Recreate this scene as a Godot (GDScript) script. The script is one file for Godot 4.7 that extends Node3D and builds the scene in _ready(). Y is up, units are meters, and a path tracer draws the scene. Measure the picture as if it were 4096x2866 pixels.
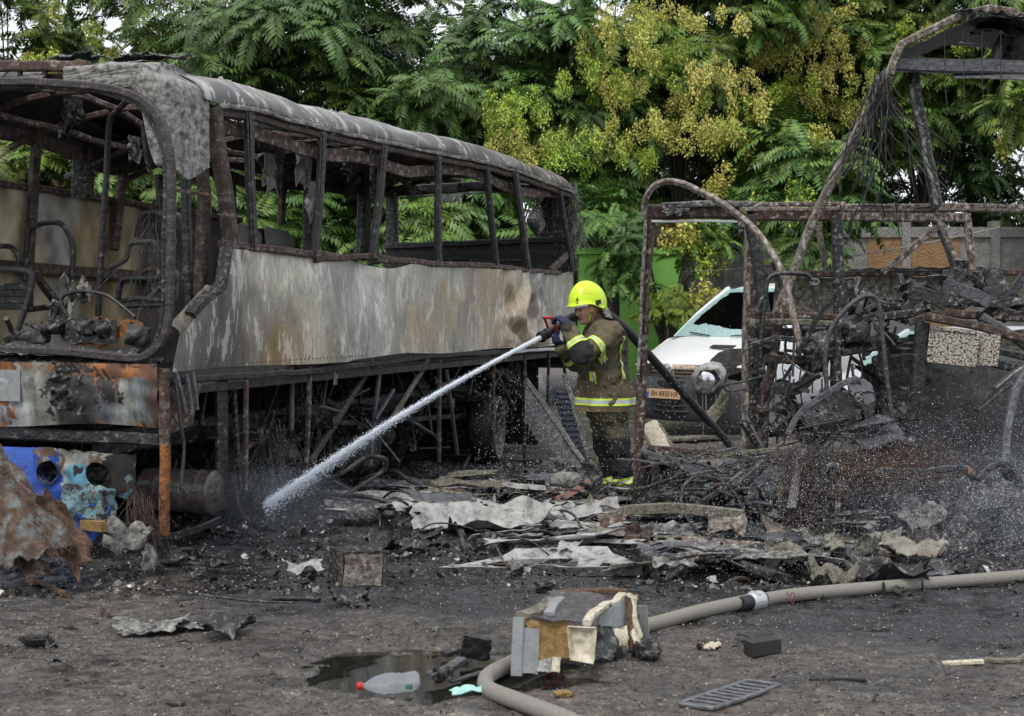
extends Node3D
# Burnt-out buses in a yard, a firefighter hosing them down. Units are metres, y is up.
const F := 5500.0
const CX := 2048.0
const HY := 1230.0
const EYE := 1.6

class MB:
	var v := PackedVector3Array()
	var uv := PackedVector2Array()
	var c := PackedColorArray()
	var i := PackedInt32Array()
	func tri(a: int, b: int, d: int) -> void:
		i.append(a); i.append(b); i.append(d)
	func quad(a: Vector3, b: Vector3, d: Vector3, e: Vector3) -> void:
		var k := v.size()
		v.append(a); v.append(b); v.append(d); v.append(e)
		tri(k, k + 1, k + 2); tri(k, k + 2, k + 3)
	func box(o: Vector3, s: Vector3, b := Basis()) -> void:
		var h := s * 0.5
		var p := []
		for k in 8:
			p.append(o + b * Vector3(h.x * (1 if k & 1 else -1), h.y * (1 if k & 2 else -1), h.z * (1 if k & 4 else -1)))
		for f in [[0, 1, 3, 2], [5, 4, 6, 7], [4, 0, 2, 6], [1, 5, 7, 3], [2, 3, 7, 6], [4, 5, 1, 0]]:
			quad(p[f[0]], p[f[1]], p[f[2]], p[f[3]])
	func sweep(path: Array, prof: Array, up := Vector3.UP, scales := [], loop := false) -> void:
		var n := path.size()
		var m := prof.size()
		var k0 := v.size()
		var u := up
		for q in n:
			var t: Vector3
			if loop:
				t = path[(q + 1) % n] - path[(q - 1 + n) % n]
			else:
				t = path[mini(q + 1, n - 1)] - path[maxi(q - 1, 0)]
			t = t.normalized()
			if absf(t.dot(u)) > 0.98 and q == 0:
				u = Vector3.RIGHT if absf(t.x) < 0.8 else Vector3.BACK
			u = (u - t * t.dot(u)).normalized()
			var s := t.cross(u)
			var f: float = scales[q] if scales.size() > q else 1.0
			for w in prof:
				v.append(path[q] + (s * w.x + u * w.y) * f)
		for q in (n if loop else n - 1):
			var a := k0 + q * m
			var b := k0 + ((q + 1) % n) * m
			for w in m:
				var x := (w + 1) % m
				tri(a + w, a + x, b + x); tri(a + w, b + x, b + w)
		if not loop:
			for e in 2:
				var base := v.size()
				var r := k0 + (n - 1) * m * e
				for w in m:
					v.append(v[r + w])
				for w in range(1, m - 1):
					if e:
						tri(base, base + w, base + w + 1)
					else:
						tri(base, base + w + 1, base + w)
	func tube(path: Array, r: float, sides := 8, scales := [], loop := false) -> void:
		var p := []
		for k in sides:
			p.append(Vector2(cos(TAU * k / sides), sin(TAU * k / sides)) * r)
		sweep(path, p, Vector3.UP, scales, loop)
	func grid(nu: int, nv: int, f: Callable) -> void:
		var k := v.size()
		for b in nv + 1:
			for a in nu + 1:
				v.append(f.call(float(a) / nu, float(b) / nv))
				uv.append(Vector2(float(a) / nu, 1.0 - float(b) / nv))
		for b in nv:
			for a in nu:
				var q := k + b * (nu + 1) + a
				tri(q, q + nu + 1, q + nu + 2); tri(q, q + nu + 2, q + 1)
	func sheet(nu: int, nv: int, f: Callable, thick: float) -> void:
		# a curved sheet with two faces and a rim
		var P := []
		for b in nv + 1:
			for a in nu + 1:
				P.append(f.call(float(a) / nu, float(b) / nv))
		var w := nu + 1
		var k := v.size()
		for side in 2:
			for b in nv + 1:
				for a in w:
					var du: Vector3 = P[b * w + mini(a + 1, nu)] - P[b * w + maxi(a - 1, 0)]
					var dv: Vector3 = P[mini(b + 1, nv) * w + a] - P[maxi(b - 1, 0) * w + a]
					v.append(P[b * w + a] + du.cross(dv).normalized() * thick * (0.5 - side))
					uv.append(Vector2(float(a) / nu, 1.0 - float(b) / nv))
		var m := w * (nv + 1)
		for b in nv:
			for a in nu:
				var q := k + b * w + a
				tri(q, q + w, q + w + 1); tri(q, q + w + 1, q + 1)
				q += m
				tri(q, q + w + 1, q + w); tri(q, q + 1, q + w + 1)
		var rim := []
		for a in nu: rim.append(a)
		for b in nv: rim.append(b * w + nu)
		for a in nu: rim.append(nv * w + nu - a)
		for b in nv: rim.append((nv - b) * w)
		for q in rim.size():
			var a: int = k + rim[q]
			var b: int = k + rim[(q + 1) % rim.size()]
			var z := v.size()
			for x in [a, b, b + m, a + m]:
				v.append(v[x]); uv.append(uv[x])
			tri(z, z + 1, z + 2); tri(z, z + 2, z + 3)
	func lathe(prof: Array, o: Vector3, axis: Vector3, sides := 24) -> void:
		# prof: Vector2(radius, along the axis)
		var t := axis.normalized()
		var s := t.cross(Vector3.UP if absf(t.y) < 0.9 else Vector3.RIGHT).normalized()
		var u := t.cross(s)
		var k := v.size()
		for p in prof:
			for q in sides:
				var a := TAU * q / sides
				v.append(o + t * p.y + (s * cos(a) + u * sin(a)) * p.x)
		for r in prof.size() - 1:
			for q in sides:
				var a := k + r * sides + q
				var b := k + r * sides + (q + 1) % sides
				tri(a, b, b + sides); tri(a, b + sides, a + sides)
	func blob(o: Vector3, s: Vector3, noise: FastNoiseLite, amp: float, seg := 8, b := Basis(), sq := 1.0) -> void:
		# a lumpy stone or chunk; sq under 1 makes it boxy
		var k := v.size()
		for r in seg + 1:
			for q in seg * 2:
				var th := PI * r / seg
				var ph := TAU * q / (seg * 2)
				var d := Vector3(sin(th) * cos(ph), cos(th), sin(th) * sin(ph))
				d = Vector3(signf(d.x) * pow(absf(d.x), sq), signf(d.y) * pow(absf(d.y), sq), signf(d.z) * pow(absf(d.z), sq))
				d *= 1.0 + amp * noise.get_noise_3dv((d + o) * 40.0)
				v.append(o + b * (d * s))
		var w := seg * 2
		for r in seg:
			for q in w:
				var a := k + r * w + q
				var e := k + r * w + (q + 1) % w
				tri(a, e, e + w); tri(a, e + w, a + w)
	func rough(noise: FastNoiseLite, amp: float, freq: float) -> void:
		for k in v.size():
			var p := v[k] * freq
			v[k] += Vector3(noise.get_noise_3dv(p), noise.get_noise_3dv(p + Vector3(70, 0, 0)), noise.get_noise_3dv(p + Vector3(0, 70, 0))) * amp
	func mesh(flat: bool, shift: Vector3) -> ArrayMesh:
		var V := PackedVector3Array()
		var N := PackedVector3Array()
		var U := PackedVector2Array()
		var C := PackedColorArray()
		var I := PackedInt32Array()
		var has_u := uv.size() == v.size()
		var has_c := c.size() == v.size()
		if flat:
			for t in range(0, i.size(), 3):
				var a := v[i[t]]
				var b := v[i[t + 1]]
				var d := v[i[t + 2]]
				var nn := (d - a).cross(b - a).normalized()
				for q in 3:
					V.append(v[i[t + q]] - shift); N.append(nn); I.append(t + q)
					if has_u: U.append(uv[i[t + q]])
					if has_c: C.append(c[i[t + q]])
		else:
			N.resize(v.size())
			for t in range(0, i.size(), 3):
				var nn := (v[i[t + 2]] - v[i[t]]).cross(v[i[t + 1]] - v[i[t]])
				for q in 3:
					N[i[t + q]] += nn
			for k in v.size():
				V.append(v[k] - shift)
				N[k] = N[k].normalized() if N[k].length_squared() > 1e-20 else Vector3.UP
			U = uv; C = c; I = i
		var arr := []
		arr.resize(Mesh.ARRAY_MAX)
		arr[Mesh.ARRAY_VERTEX] = V
		arr[Mesh.ARRAY_NORMAL] = N
		if has_u: arr[Mesh.ARRAY_TEX_UV] = U
		if has_c: arr[Mesh.ARRAY_COLOR] = C
		arr[Mesh.ARRAY_INDEX] = I
		var m := ArrayMesh.new()
		m.add_surface_from_arrays(Mesh.PRIMITIVE_TRIANGLES, arr)
		return m

var rng := RandomNumberGenerator.new()
var nz := FastNoiseLite.new()      # smooth noise, about one bump a unit
var nf := FastNoiseLite.new()      # fractal noise
var M := {}
var taken := {}
var wires := {}

func rr(a: float, b: float) -> float:
	return rng.randf_range(a, b)

func L(r: float, g: float, b: float) -> Color:
	return Color(r, g, b).linear_to_srgb()

func W(px: float, py: float, d: float) -> Vector3:
	return Vector3((px - CX) * d / F, EYE - (py - HY) * d / F, -d)

func G(px: float, py: float, h := 0.0) -> Vector3:
	return W(px, py, F * (EYE - h) / (py - HY))

func Ws(pts: Array, d: float) -> Array:
	var o := []
	for p in pts:
		o.append(W(p[0], p[1], p[2] if p.size() > 2 else d))
	return o

func smooth_path(pts: Array, per := 6) -> Array:
	var o := []
	for k in pts.size() - 1:
		var a: Vector3 = pts[maxi(k - 1, 0)]
		var b: Vector3 = pts[k]
		var c: Vector3 = pts[k + 1]
		var d: Vector3 = pts[mini(k + 2, pts.size() - 1)]
		for q in per:
			o.append(b.cubic_interpolate(c, a, d, float(q) / per))
	o.append(pts[-1])
	return o

func numbered(called: String) -> String:
	var n: int = taken.get(called, 0)
	taken[called] = n + 1
	return called if n == 0 else "%s_%03d" % [called, n]

func thing(called: String, label: String, category: String, at := Transform3D(), group := "") -> Node3D:
	var o := Node3D.new()
	o.name = numbered(called)
	add_child(o)
	o.transform = at
	tag(o, label, category, group)
	return o

func tag(o: Node, label: String, category := "", group := "") -> Node:
	if label: o.set_meta("label", label)
	if category: o.set_meta("category", category)
	if group: o.set_meta("group", group)
	return o

func put(parent: Node3D, called: String, mb: MB, m: Material, flat := true, space := Transform3D()) -> MeshInstance3D:
	# commits a mesh whose vertices are given in SPACE, with its origin at the middle of its base
	var lo := Vector3.INF
	var hi := -Vector3.INF
	for p in mb.v:
		lo = lo.min(p); hi = hi.max(p)
	var o := MeshInstance3D.new()
	var s := Vector3((lo.x + hi.x) / 2, lo.y, (lo.z + hi.z) / 2)
	o.mesh = mb.mesh(flat, s)
	o.material_override = m
	if parent == self:
		o.name = numbered(called)
		add_child(o)
		o.transform = space * Transform3D(Basis(), s)
	else:
		o.name = called
		parent.add_child(o, true)
		o.transform = parent.global_transform.affine_inverse() * space * Transform3D(Basis(), s)
	return o

func rect(w: float, h: float, ch := 0.18) -> Array:
	var x := w / 2
	var y := h / 2
	var e := minf(w, h) * ch
	return [Vector2(x - e, y), Vector2(-x + e, y), Vector2(-x, y - e), Vector2(-x, -y + e), Vector2(-x + e, -y), Vector2(x - e, -y), Vector2(x, -y + e), Vector2(x, y - e)]

func bar(pts: Array, w: float, h: float, up := Vector3.UP, jit := 0.0, mb: MB = null) -> MB:
	# a chamfered beam along pts; jit roughens it as heat does
	if mb == null: mb = MB.new()
	var path := pts
	if jit > 0.0:
		path = []
		for k in pts.size() - 1:
			var n := maxi(2, int(pts[k].distance_to(pts[k + 1]) / 0.1))
			for q in n:
				var p: Vector3 = pts[k].lerp(pts[k + 1], float(q) / n)
				path.append(p + Vector3(nz.get_noise_3dv(p * 2.3), nz.get_noise_3dv(p * 2.3 + Vector3(9, 3, 1)), nz.get_noise_3dv(p * 2.3 + Vector3(1, 8, 5))) * jit)
		path.append(pts[-1])
	mb.sweep(path, rect(w, h), up)
	return mb

func pipe(pts: Array, r: float, per := 6, sides := 8, mb: MB = null) -> MB:
	if mb == null: mb = MB.new()
	mb.tube(smooth_path(pts, per), r, sides)
	return mb

func scrap(o: Vector3, b: Basis, sx: float, sz: float, jag: float, curl: float, crump: float, thick := 0.003, seed_ := 0.0, n := 10) -> MB:
	# a torn, bent sheet: x and z across, y up, origin at its middle
	var mb := MB.new()
	var f := func(u: float, v: float) -> Vector3:
		var p := Vector2(u * 2 - 1, v * 2 - 1)
		var a := p.angle()
		var rim := smoothstep(.45, 1.0, maxf(absf(p.x), absf(p.y)))
		var s := 1.0 - .12 * rim + rim * jag * (nf.get_noise_2d(cos(a) * 130 + seed_ * 91, sin(a) * 130 + seed_ * 37) + 0.35 * nf.get_noise_2d(cos(a) * 600 + seed_ * 91, sin(a) * 600))
		p *= s
		var y := curl * (p.x * p.x * 0.7 + p.y * p.x * 0.5 - p.y * p.y * 0.25) * sx
		y += crump * .8 * nf.get_noise_3d(p.x * 80 + seed_ * 53, seed_ * 11, p.y * 80)
		y += crump * .9 * absf(nz.get_noise_3d(p.x * .9 + p.y * .5 + seed_ * 5, seed_, p.y * .7))
		return o + b * Vector3(p.x * sx * 0.5, y, p.y * sz * 0.5)
	mb.sheet(n, n, f, thick)
	return mb

func ntex(freq: float, ramp: Array, oct := 5, kind := FastNoiseLite.TYPE_SIMPLEX_SMOOTH, sd := 1, size := 512, warp := 0.0) -> NoiseTexture2D:
	var n := FastNoiseLite.new()
	n.seed = sd
	n.noise_type = kind
	n.frequency = freq * 1.5
	n.fractal_octaves = oct
	n.fractal_gain = 0.68
	if warp > 0.0:
		n.domain_warp_enabled = true
		n.domain_warp_amplitude = warp
		n.domain_warp_frequency = freq * 2
	var t := NoiseTexture2D.new()
	t.width = size; t.height = size
	t.seamless = true
	t.noise = n
	var g := Gradient.new()
	var off := PackedFloat32Array()
	var col := PackedColorArray()
	for r in ramp:
		off.append(r[0]); col.append(L(r[1], r[2], r[3]))
	g.offsets = off; g.colors = col
	t.color_ramp = g
	return t

func nnorm(freq: float, strength: float, sd := 5, oct := 4) -> NoiseTexture2D:
	var n := FastNoiseLite.new()
	n.seed = sd
	n.frequency = freq
	n.fractal_octaves = oct
	var t := NoiseTexture2D.new()
	t.width = 512; t.height = 512
	t.seamless = true
	t.noise = n
	t.as_normal_map = true
	t.bump_strength = strength
	return t

func pm(key: String, tex: Texture2D, rough: float, scale: float, norm: Texture2D = null, metal := 0.0, nscale := 1.0) -> StandardMaterial3D:
	var m := StandardMaterial3D.new()
	m.resource_name = key
	m.albedo_texture = tex
	m.roughness = rough
	m.metallic = metal
	m.uv1_triplanar = true
	m.uv1_world_triplanar = true
	m.uv1_scale = Vector3.ONE * scale * (1.9 if scale >= .8 else 1.5)
	if norm:
		m.normal_enabled = true
		m.normal_texture = norm
		m.normal_scale = nscale
	M[key] = m
	return m

func flatm(key: String, c: Color, rough: float, metal := 0.0) -> StandardMaterial3D:
	var m := StandardMaterial3D.new()
	m.resource_name = key
	m.albedo_color = c
	m.roughness = rough
	m.metallic = metal
	M[key] = m
	return m

func make_materials() -> void:
	var nb := nnorm(0.02, 6.0)
	var nb2 := nnorm(0.05, 5.0, 9)
	pm("char", ntex(0.014, [[0.0, .007, .007, .008], [0.5, .014, .0135, .014], [0.62, .024, .023, .023], [0.67, .06, .058, .056], [0.71, .17, .165, .16], [0.78, .26, .255, .245], [1.0, .34, .33, .32]], 6), 0.5, 0.9, nb)
	pm("soot", ntex(0.012, [[0.0, .009, .009, .01], [0.55, .019, .019, .021], [0.68, .032, .031, .032], [0.72, .1, .098, .096], [0.78, .2, .195, .19], [1.0, .28, .27, .26]], 6, 3, 3), 0.42, 0.8, nb)
	pm("black", ntex(0.01, [[0.0, .008, .008, .009], [0.6, .018, .0175, .018], [0.75, .04, .039, .038], [1.0, .1, .098, .095]], 5, 3, 4), 0.6, 0.8, nb)
	pm("rustdark", ntex(0.011, [[0.0, .012, .011, .011], [0.4, .03, .022, .019], [0.58, .062, .038, .029], [0.68, .095, .06, .045], [0.76, .2, .175, .15], [1.0, .3, .27, .24]], 6, 3, 6, 512, 12), 0.75, 1.1, nb)
	pm("rust", ntex(0.012, [[0.0, .014, .012, .012], [0.4, .038, .026, .022], [0.52, .075, .043, .032], [0.6, .11, .062, .042], [0.66, .06, .05, .046], [0.7, .24, .225, .21], [1.0, .4, .38, .36]], 6, 3, 8, 512, 10), 0.85, 1.0, nb)
	pm("rustorange", ntex(0.012, [[0.0, .025, .018, .015], [0.4, .1, .042, .018], [0.6, .26, .09, .02], [0.75, .33, .13, .03], [1.0, .38, .26, .15]], 5, 3, 10, 512, 14), 0.85, 1.2, nb)
	pm("rustpale", ntex(0.013, [[0.0, .018, .016, .015], [0.34, .05, .038, .032], [0.44, .12, .08, .06], [0.52, .22, .19, .165], [0.6, .1, .085, .075], [0.66, .34, .32, .295], [1.0, .46, .44, .41]], 6, 3, 12, 512, 14), 0.85, 1.2, nb)
	pm("ash", ntex(0.014, [[0.0, .015, .015, .015], [0.36, .05, .049, .047], [0.5, .13, .127, .12], [0.64, .24, .235, .22], [1.0, .4, .39, .37]], 6, 3, 14), 0.9, 1.0, nb)
	pm("roofash", ntex(0.017, [[0.0, .02, .02, .02], [0.3, .05, .049, .048], [0.4, .13, .127, .12], [0.52, .22, .215, .2], [0.66, .3, .295, .28], [1.0, .42, .41, .385]], 5, 3, 16, 512, 8), 0.8, 0.8, nb)
	pm("roofdark", ntex(0.01, [[0.0, .018, .018, .02], [0.4, .05, .046, .046], [0.48, .12, .11, .105], [0.56, .24, .225, .21], [0.6, .13, .095, .08], [0.66, .3, .285, .265], [1.0, .46, .445, .42]], 6, 3, 18, 512, 26), 0.45, 0.7, nb, .15)
	pm("cloth", ntex(0.06, [[0.0, .16, .16, .15], [0.5, .27, .265, .25], [1.0, .36, .35, .33]], 3, FastNoiseLite.TYPE_CELLULAR, 19), 0.95, 1.6, nb2)
	pm("steel", ntex(0.012, [[0.0, .05, .05, .055], [0.5, .13, .135, .145], [0.75, .2, .205, .21], [1.0, .34, .34, .34]], 5, 3, 20), 0.5, 1.0, nb, 0.3)
	pm("wetsteel", ntex(0.012, [[0.0, .03, .03, .033], [0.5, .07, .072, .08], [0.8, .11, .112, .12], [1.0, .2, .2, .2]], 5, 3, 21), 0.34, 1.0, nb)
	pm("pipe", ntex(0.014, [[0.0, .02, .019, .02], [0.5, .045, .043, .045], [0.7, .08, .07, .065], [1.0, .2, .18, .16]], 6, 3, 22), 0.55, 1.3, nb)
	pm("copper", ntex(0.02, [[0.0, .02, .014, .013], [0.5, .07, .04, .032], [1.0, .15, .085, .065]], 3, 3, 23), 0.6, 2.0)
	pm("speckle", ntex(0.045, [[0.0, .012, .011, .01], [0.43, .02, .018, .016], [0.48, .4, .36, .31], [1.0, .5, .46, .4]], 2, 3, 24), 0.85, 1.1)
	pm("tanwall", ntex(0.009, [[0.0, .07, .05, .03], [0.35, .16, .13, .09], [0.5, .23, .21, .17], [0.65, .27, .26, .24], [1.0, .33, .32, .3]], 6, 3, 25, 512, 18), 0.85, 0.6, nb2)
	pm("lichen", ntex(0.02, [[0.0, .025, .024, .021], [0.4, .075, .07, .055], [0.52, .16, .147, .115], [1.0, .28, .26, .21]], 5, 3, 27, 512, 10), 0.9, 0.9, nb2)
	pm("bark", ntex(0.02, [[0.0, .02, .018, .015], [0.5, .06, .052, .042], [1.0, .12, .1, .08]], 5, 3, 28), 0.95, 0.8, nb)
	pm("concrete", ntex(0.01, [[0.0, .15, .145, .135], [0.5, .24, .235, .225], [1.0, .33, .325, .31]], 5, 3, 29), 0.9, 0.5, nb2)
	pm("ochre", ntex(0.01, [[0.0, .2, .12, .06], [0.5, .28, .17, .085], [1.0, .34, .22, .12]], 5, 3, 30), 0.9, 0.5, nb2)
	pm("green", ntex(0.01, [[0.0, .13, .32, .05], [0.5, .17, .4, .07], [1.0, .2, .44, .09]], 4, 3, 31), 0.55, 0.4)
	pm("hose", ntex(0.03, [[0.0, .11, .1, .09], [0.45, .2, .185, .165], [1.0, .29, .27, .245]], 5, 3, 32), 0.9, 2.2, nnorm(0.12, 4.0, 33, 2))
	pm("blackhose", ntex(0.03, [[0.0, .012, .012, .014], [0.6, .03, .03, .033], [1.0, .07, .068, .068]], 5, 3, 34), 0.7, 2.2, nb2)
	pm("bluepaint", ntex(0.012, [[0.0, .012, .014, .02], [0.26, .015, .03, .1], [0.36, .02, .075, .36], [0.8, .025, .095, .43], [1.0, .05, .14, .5]], 4, 3, 35, 512, 8), 0.38, 0.5, nb2, 0.0, 0.35)
	pm("peel", ntex(0.011, [[0.0, .012, .011, .011], [0.4, .03, .025, .022], [0.46, .2, .21, .2], [0.5, .1, .24, .3], [0.6, .13, .3, .38], [0.66, .26, .28, .26], [0.75, .1, .06, .035], [1.0, .2, .15, .1]], 5, 3, 36, 512, 16), 0.75, 0.9, nb)
	pm("fur", ntex(0.02, [[0.0, .02, .014, .012], [0.45, .075, .045, .03], [0.7, .15, .085, .05], [1.0, .22, .15, .1]], 5, 3, 37), 0.95, 1.2, nb)
	pm("peelrust", ntex(0.01, [[0.0, .012, .011, .01], [0.36, .04, .026, .02], [0.47, .12, .06, .032], [0.53, .07, .068, .064], [0.62, .17, .18, .175], [0.7, .1, .14, .16], [1.0, .27, .28, .265]], 6, 3, 38, 512, 20), 0.85, 0.8, nb)
	pm("whitesheet", ntex(0.01, [[0.0, .03, .03, .03], [0.28, .09, .09, .088], [0.4, .2, .198, .192], [0.54, .32, .315, .305], [1.0, .44, .435, .42]], 6, 3, 39, 512, 14), 0.55, 0.9, nb)
	pm("foam", ntex(0.012, [[0.0, .08, .045, .018], [0.4, .2, .12, .04], [0.7, .3, .19, .07], [1.0, .42, .33, .2]], 4, 3, 40), 0.85, 1.6, nb2)
	pm("cream", ntex(0.012, [[0.0, .12, .09, .05], [0.3, .4, .34, .22], [0.6, .55, .52, .44], [1.0, .62, .6, .54]], 5, 3, 41), 0.75, 1.6, nb2)
	pm("purplestain", ntex(0.014, [[0.0, .022, .018, .02], [0.5, .05, .042, .046], [0.75, .1, .085, .085], [1.0, .3, .28, .26]], 5, 3, 42), 0.3, 1.4, nb2)
	pm("greyplate", ntex(0.01, [[0.0, .15, .16, .165], [0.5, .22, .23, .235], [1.0, .3, .31, .31]], 4, 3, 43), 0.5, 1.0, nb2, 0.0, .25)
	pm("frame", ntex(0.012, [[0.0, .012, .011, .012], [0.5, .028, .024, .025], [0.66, .05, .04, .038], [0.78, .1, .07, .055], [0.9, .24, .22, .2], [1.0, .3, .28, .26]], 6, 3, 45), 0.6, 1.2, nb)
	pm("tank", ntex(0.012, [[0.0, .02, .018, .018], [0.45, .045, .04, .038], [0.6, .09, .07, .058], [0.75, .06, .056, .056], [1.0, .16, .15, .145]], 6, 3, 47, 512, 14), 0.26, 0.9, nb)
	flatm("seam", L(.015, .015, .016), 0.7)
	flatm("redplastic", L(.42, .02, .02), 0.4)
	pm("lime", ntex(0.02, [[0.0, .3, .42, .02], [0.27, .5, .68, .025], [0.34, .6, .83, .03], [1.0, .66, .9, .035]], 5, 3, 46, 512, 30), 0.35, 3.0)
	flatm("limeband", L(.55, .75, .06), 0.6)
	flatm("silver", L(.42, .45, .46), 0.4)
	flatm("rubber", L(.012, .012, .013), 0.6)
	flatm("chrome", L(.6, .6, .62), 0.15, 0.9)
	flatm("alu", L(.45, .46, .48), 0.4, 0.5)
	var w := flatm("water", L(.012, .011, .009), 0.03)
	w.metallic_specular = 0.5
	w = flatm("drop", Color(0.9, 0.93, 0.97), 0.35)
	w.backlight_enabled = true
	w.backlight = Color(0.5, 0.5, 0.5)
	w = flatm("leaf", Color.WHITE, 0.55)
	w.vertex_color_use_as_albedo = true
	w.backlight_enabled = true
	w.backlight = Color(0.25, 0.3, 0.1)
	w = flatm("vc", Color.WHITE, 0.85)
	w.vertex_color_use_as_albedo = true
	w = flatm("glass", Color(0.8, 0.95, 0.92, 0.12), 0.04)
	w.transparency = BaseMaterial3D.TRANSPARENCY_ALPHA

func _ready() -> void:
	rng.seed = 20240
	nz.seed = 3
	nz.noise_type = FastNoiseLite.TYPE_SIMPLEX_SMOOTH
	nz.frequency = 1.0
	nz.fractal_type = FastNoiseLite.FRACTAL_NONE
	nf.seed = 11
	nf.frequency = 0.01
	nf.fractal_octaves = 4
	# camera: a standing photographer, lens shifted a little downwards
	var cam := Camera3D.new()
	add_child(cam)
	cam.position = Vector3(0, EYE, 0)
	var lens := CameraAttributesPhysical.new()
	lens.frustum_focal_length = 48.0
	lens.frustum_focus_distance = 10.8
	lens.frustum_near = 0.1
	lens.frustum_far = 600.0
	lens.exposure_aperture = 5.0
	cam.attributes = lens
	cam.projection = Camera3D.PROJECTION_FRUSTUM
	cam.near = 0.1
	cam.far = 600.0
	cam.size = 2866.0 / F * cam.near
	cam.frustum_offset = Vector2(0, -(1433.0 - HY) / F * cam.near)
	cam.current = true
	# overcast sky and a weak, very soft sun
	var we := WorldEnvironment.new()
	var e := Environment.new()
	var sm := ProceduralSkyMaterial.new()
	sm.sky_top_color = L(.78, .83, .9)
	sm.sky_horizon_color = L(.82, .85, .88)
	sm.ground_horizon_color = L(.2, .2, .19)
	sm.ground_bottom_color = L(.06, .055, .05)
	sm.sun_angle_max = 1.0
	var sky := Sky.new()
	sky.sky_material = sm
	e.background_mode = Environment.BG_SKY
	e.sky = sky
	e.tonemap_mode = Environment.TONE_MAPPER_LINEAR
	e.tonemap_exposure = 1.5
	e.sdfgi_enabled = true
	e.ssao_enabled = true
	e.ssil_enabled = true
	e.volumetric_fog_enabled = true
	e.volumetric_fog_density = 0.0
	we.environment = e
	add_child(we)
	var sun := DirectionalLight3D.new()
	add_child(sun)
	sun.light_energy = 0.5
	sun.light_angular_distance = 14.0
	sun.light_color = Color(1.0, 0.97, 0.93)
	sun.shadow_enabled = true
	sun.rotation_degrees = Vector3(-58, -28, 0)
	make_materials()
	build_ground()
	build_backdrop()
	build_trees()
	build_bus()
	build_wreck()
	build_firefighter()
	build_van()
	build_debris()
	build_scatter()
	build_details()
	#MORE

func gh(x: float, d: float) -> float:
	# height of the ground at x and distance d
	if d > 26.0 or absf(x) > 12.0:
		return 0.0
	var h := 0.02 * nz.get_noise_2d(x * 0.9, d * 0.9) + 0.011 * nz.get_noise_2d(x * 3.1 + 7, d * 3.1) + 0.006 * nz.get_noise_2d(x * 9.0, d * 9.0 + 3)
	for p in [[-.36, 6.12, .62, .42, .075], [.22, 5.93, .26, .12, .06], [1.62, 8.25, .6, .3, .06], [2.05, 8.9, .5, .3, .05]]:
		var q := Vector2((x - p[0]) / p[2], (d - p[1]) / p[3]).length() + 0.22 * nz.get_noise_2d(x * 4 + p[0], d * 5)
		h -= p[4] * smoothstep(1.25, 0.55, q)
	# low heaps of burnt litter round the wrecks
	for p in [[-1.2, 10.4, 1.5, 1.3, .10], [.3, 12.6, 1.9, 1.4, .07], [1.2, 10.3, 1.8, .9, .10], [3.4, 9.6, 1.6, 1.0, .16], [-2.6, 9.2, 1.2, .7, .05]]:
		var q := Vector2((x - p[0]) / p[2], (d - p[1]) / p[3]).length_squared()
		h += p[4] * exp(-q * 1.6) * (1.0 + 0.5 * nz.get_noise_2d(x * 4.0, d * 4.0))
	return h

func axis_steps(a: float, b: float, step: float, outer: Array) -> Array:
	var o := []
	for k in range(outer.size() - 1, -1, -1):
		if outer[k] < 0: pass
	var x := a
	while x < b - 1e-4:
		o.append(x)
		x += step
	o.append(b)
	return o

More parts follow.
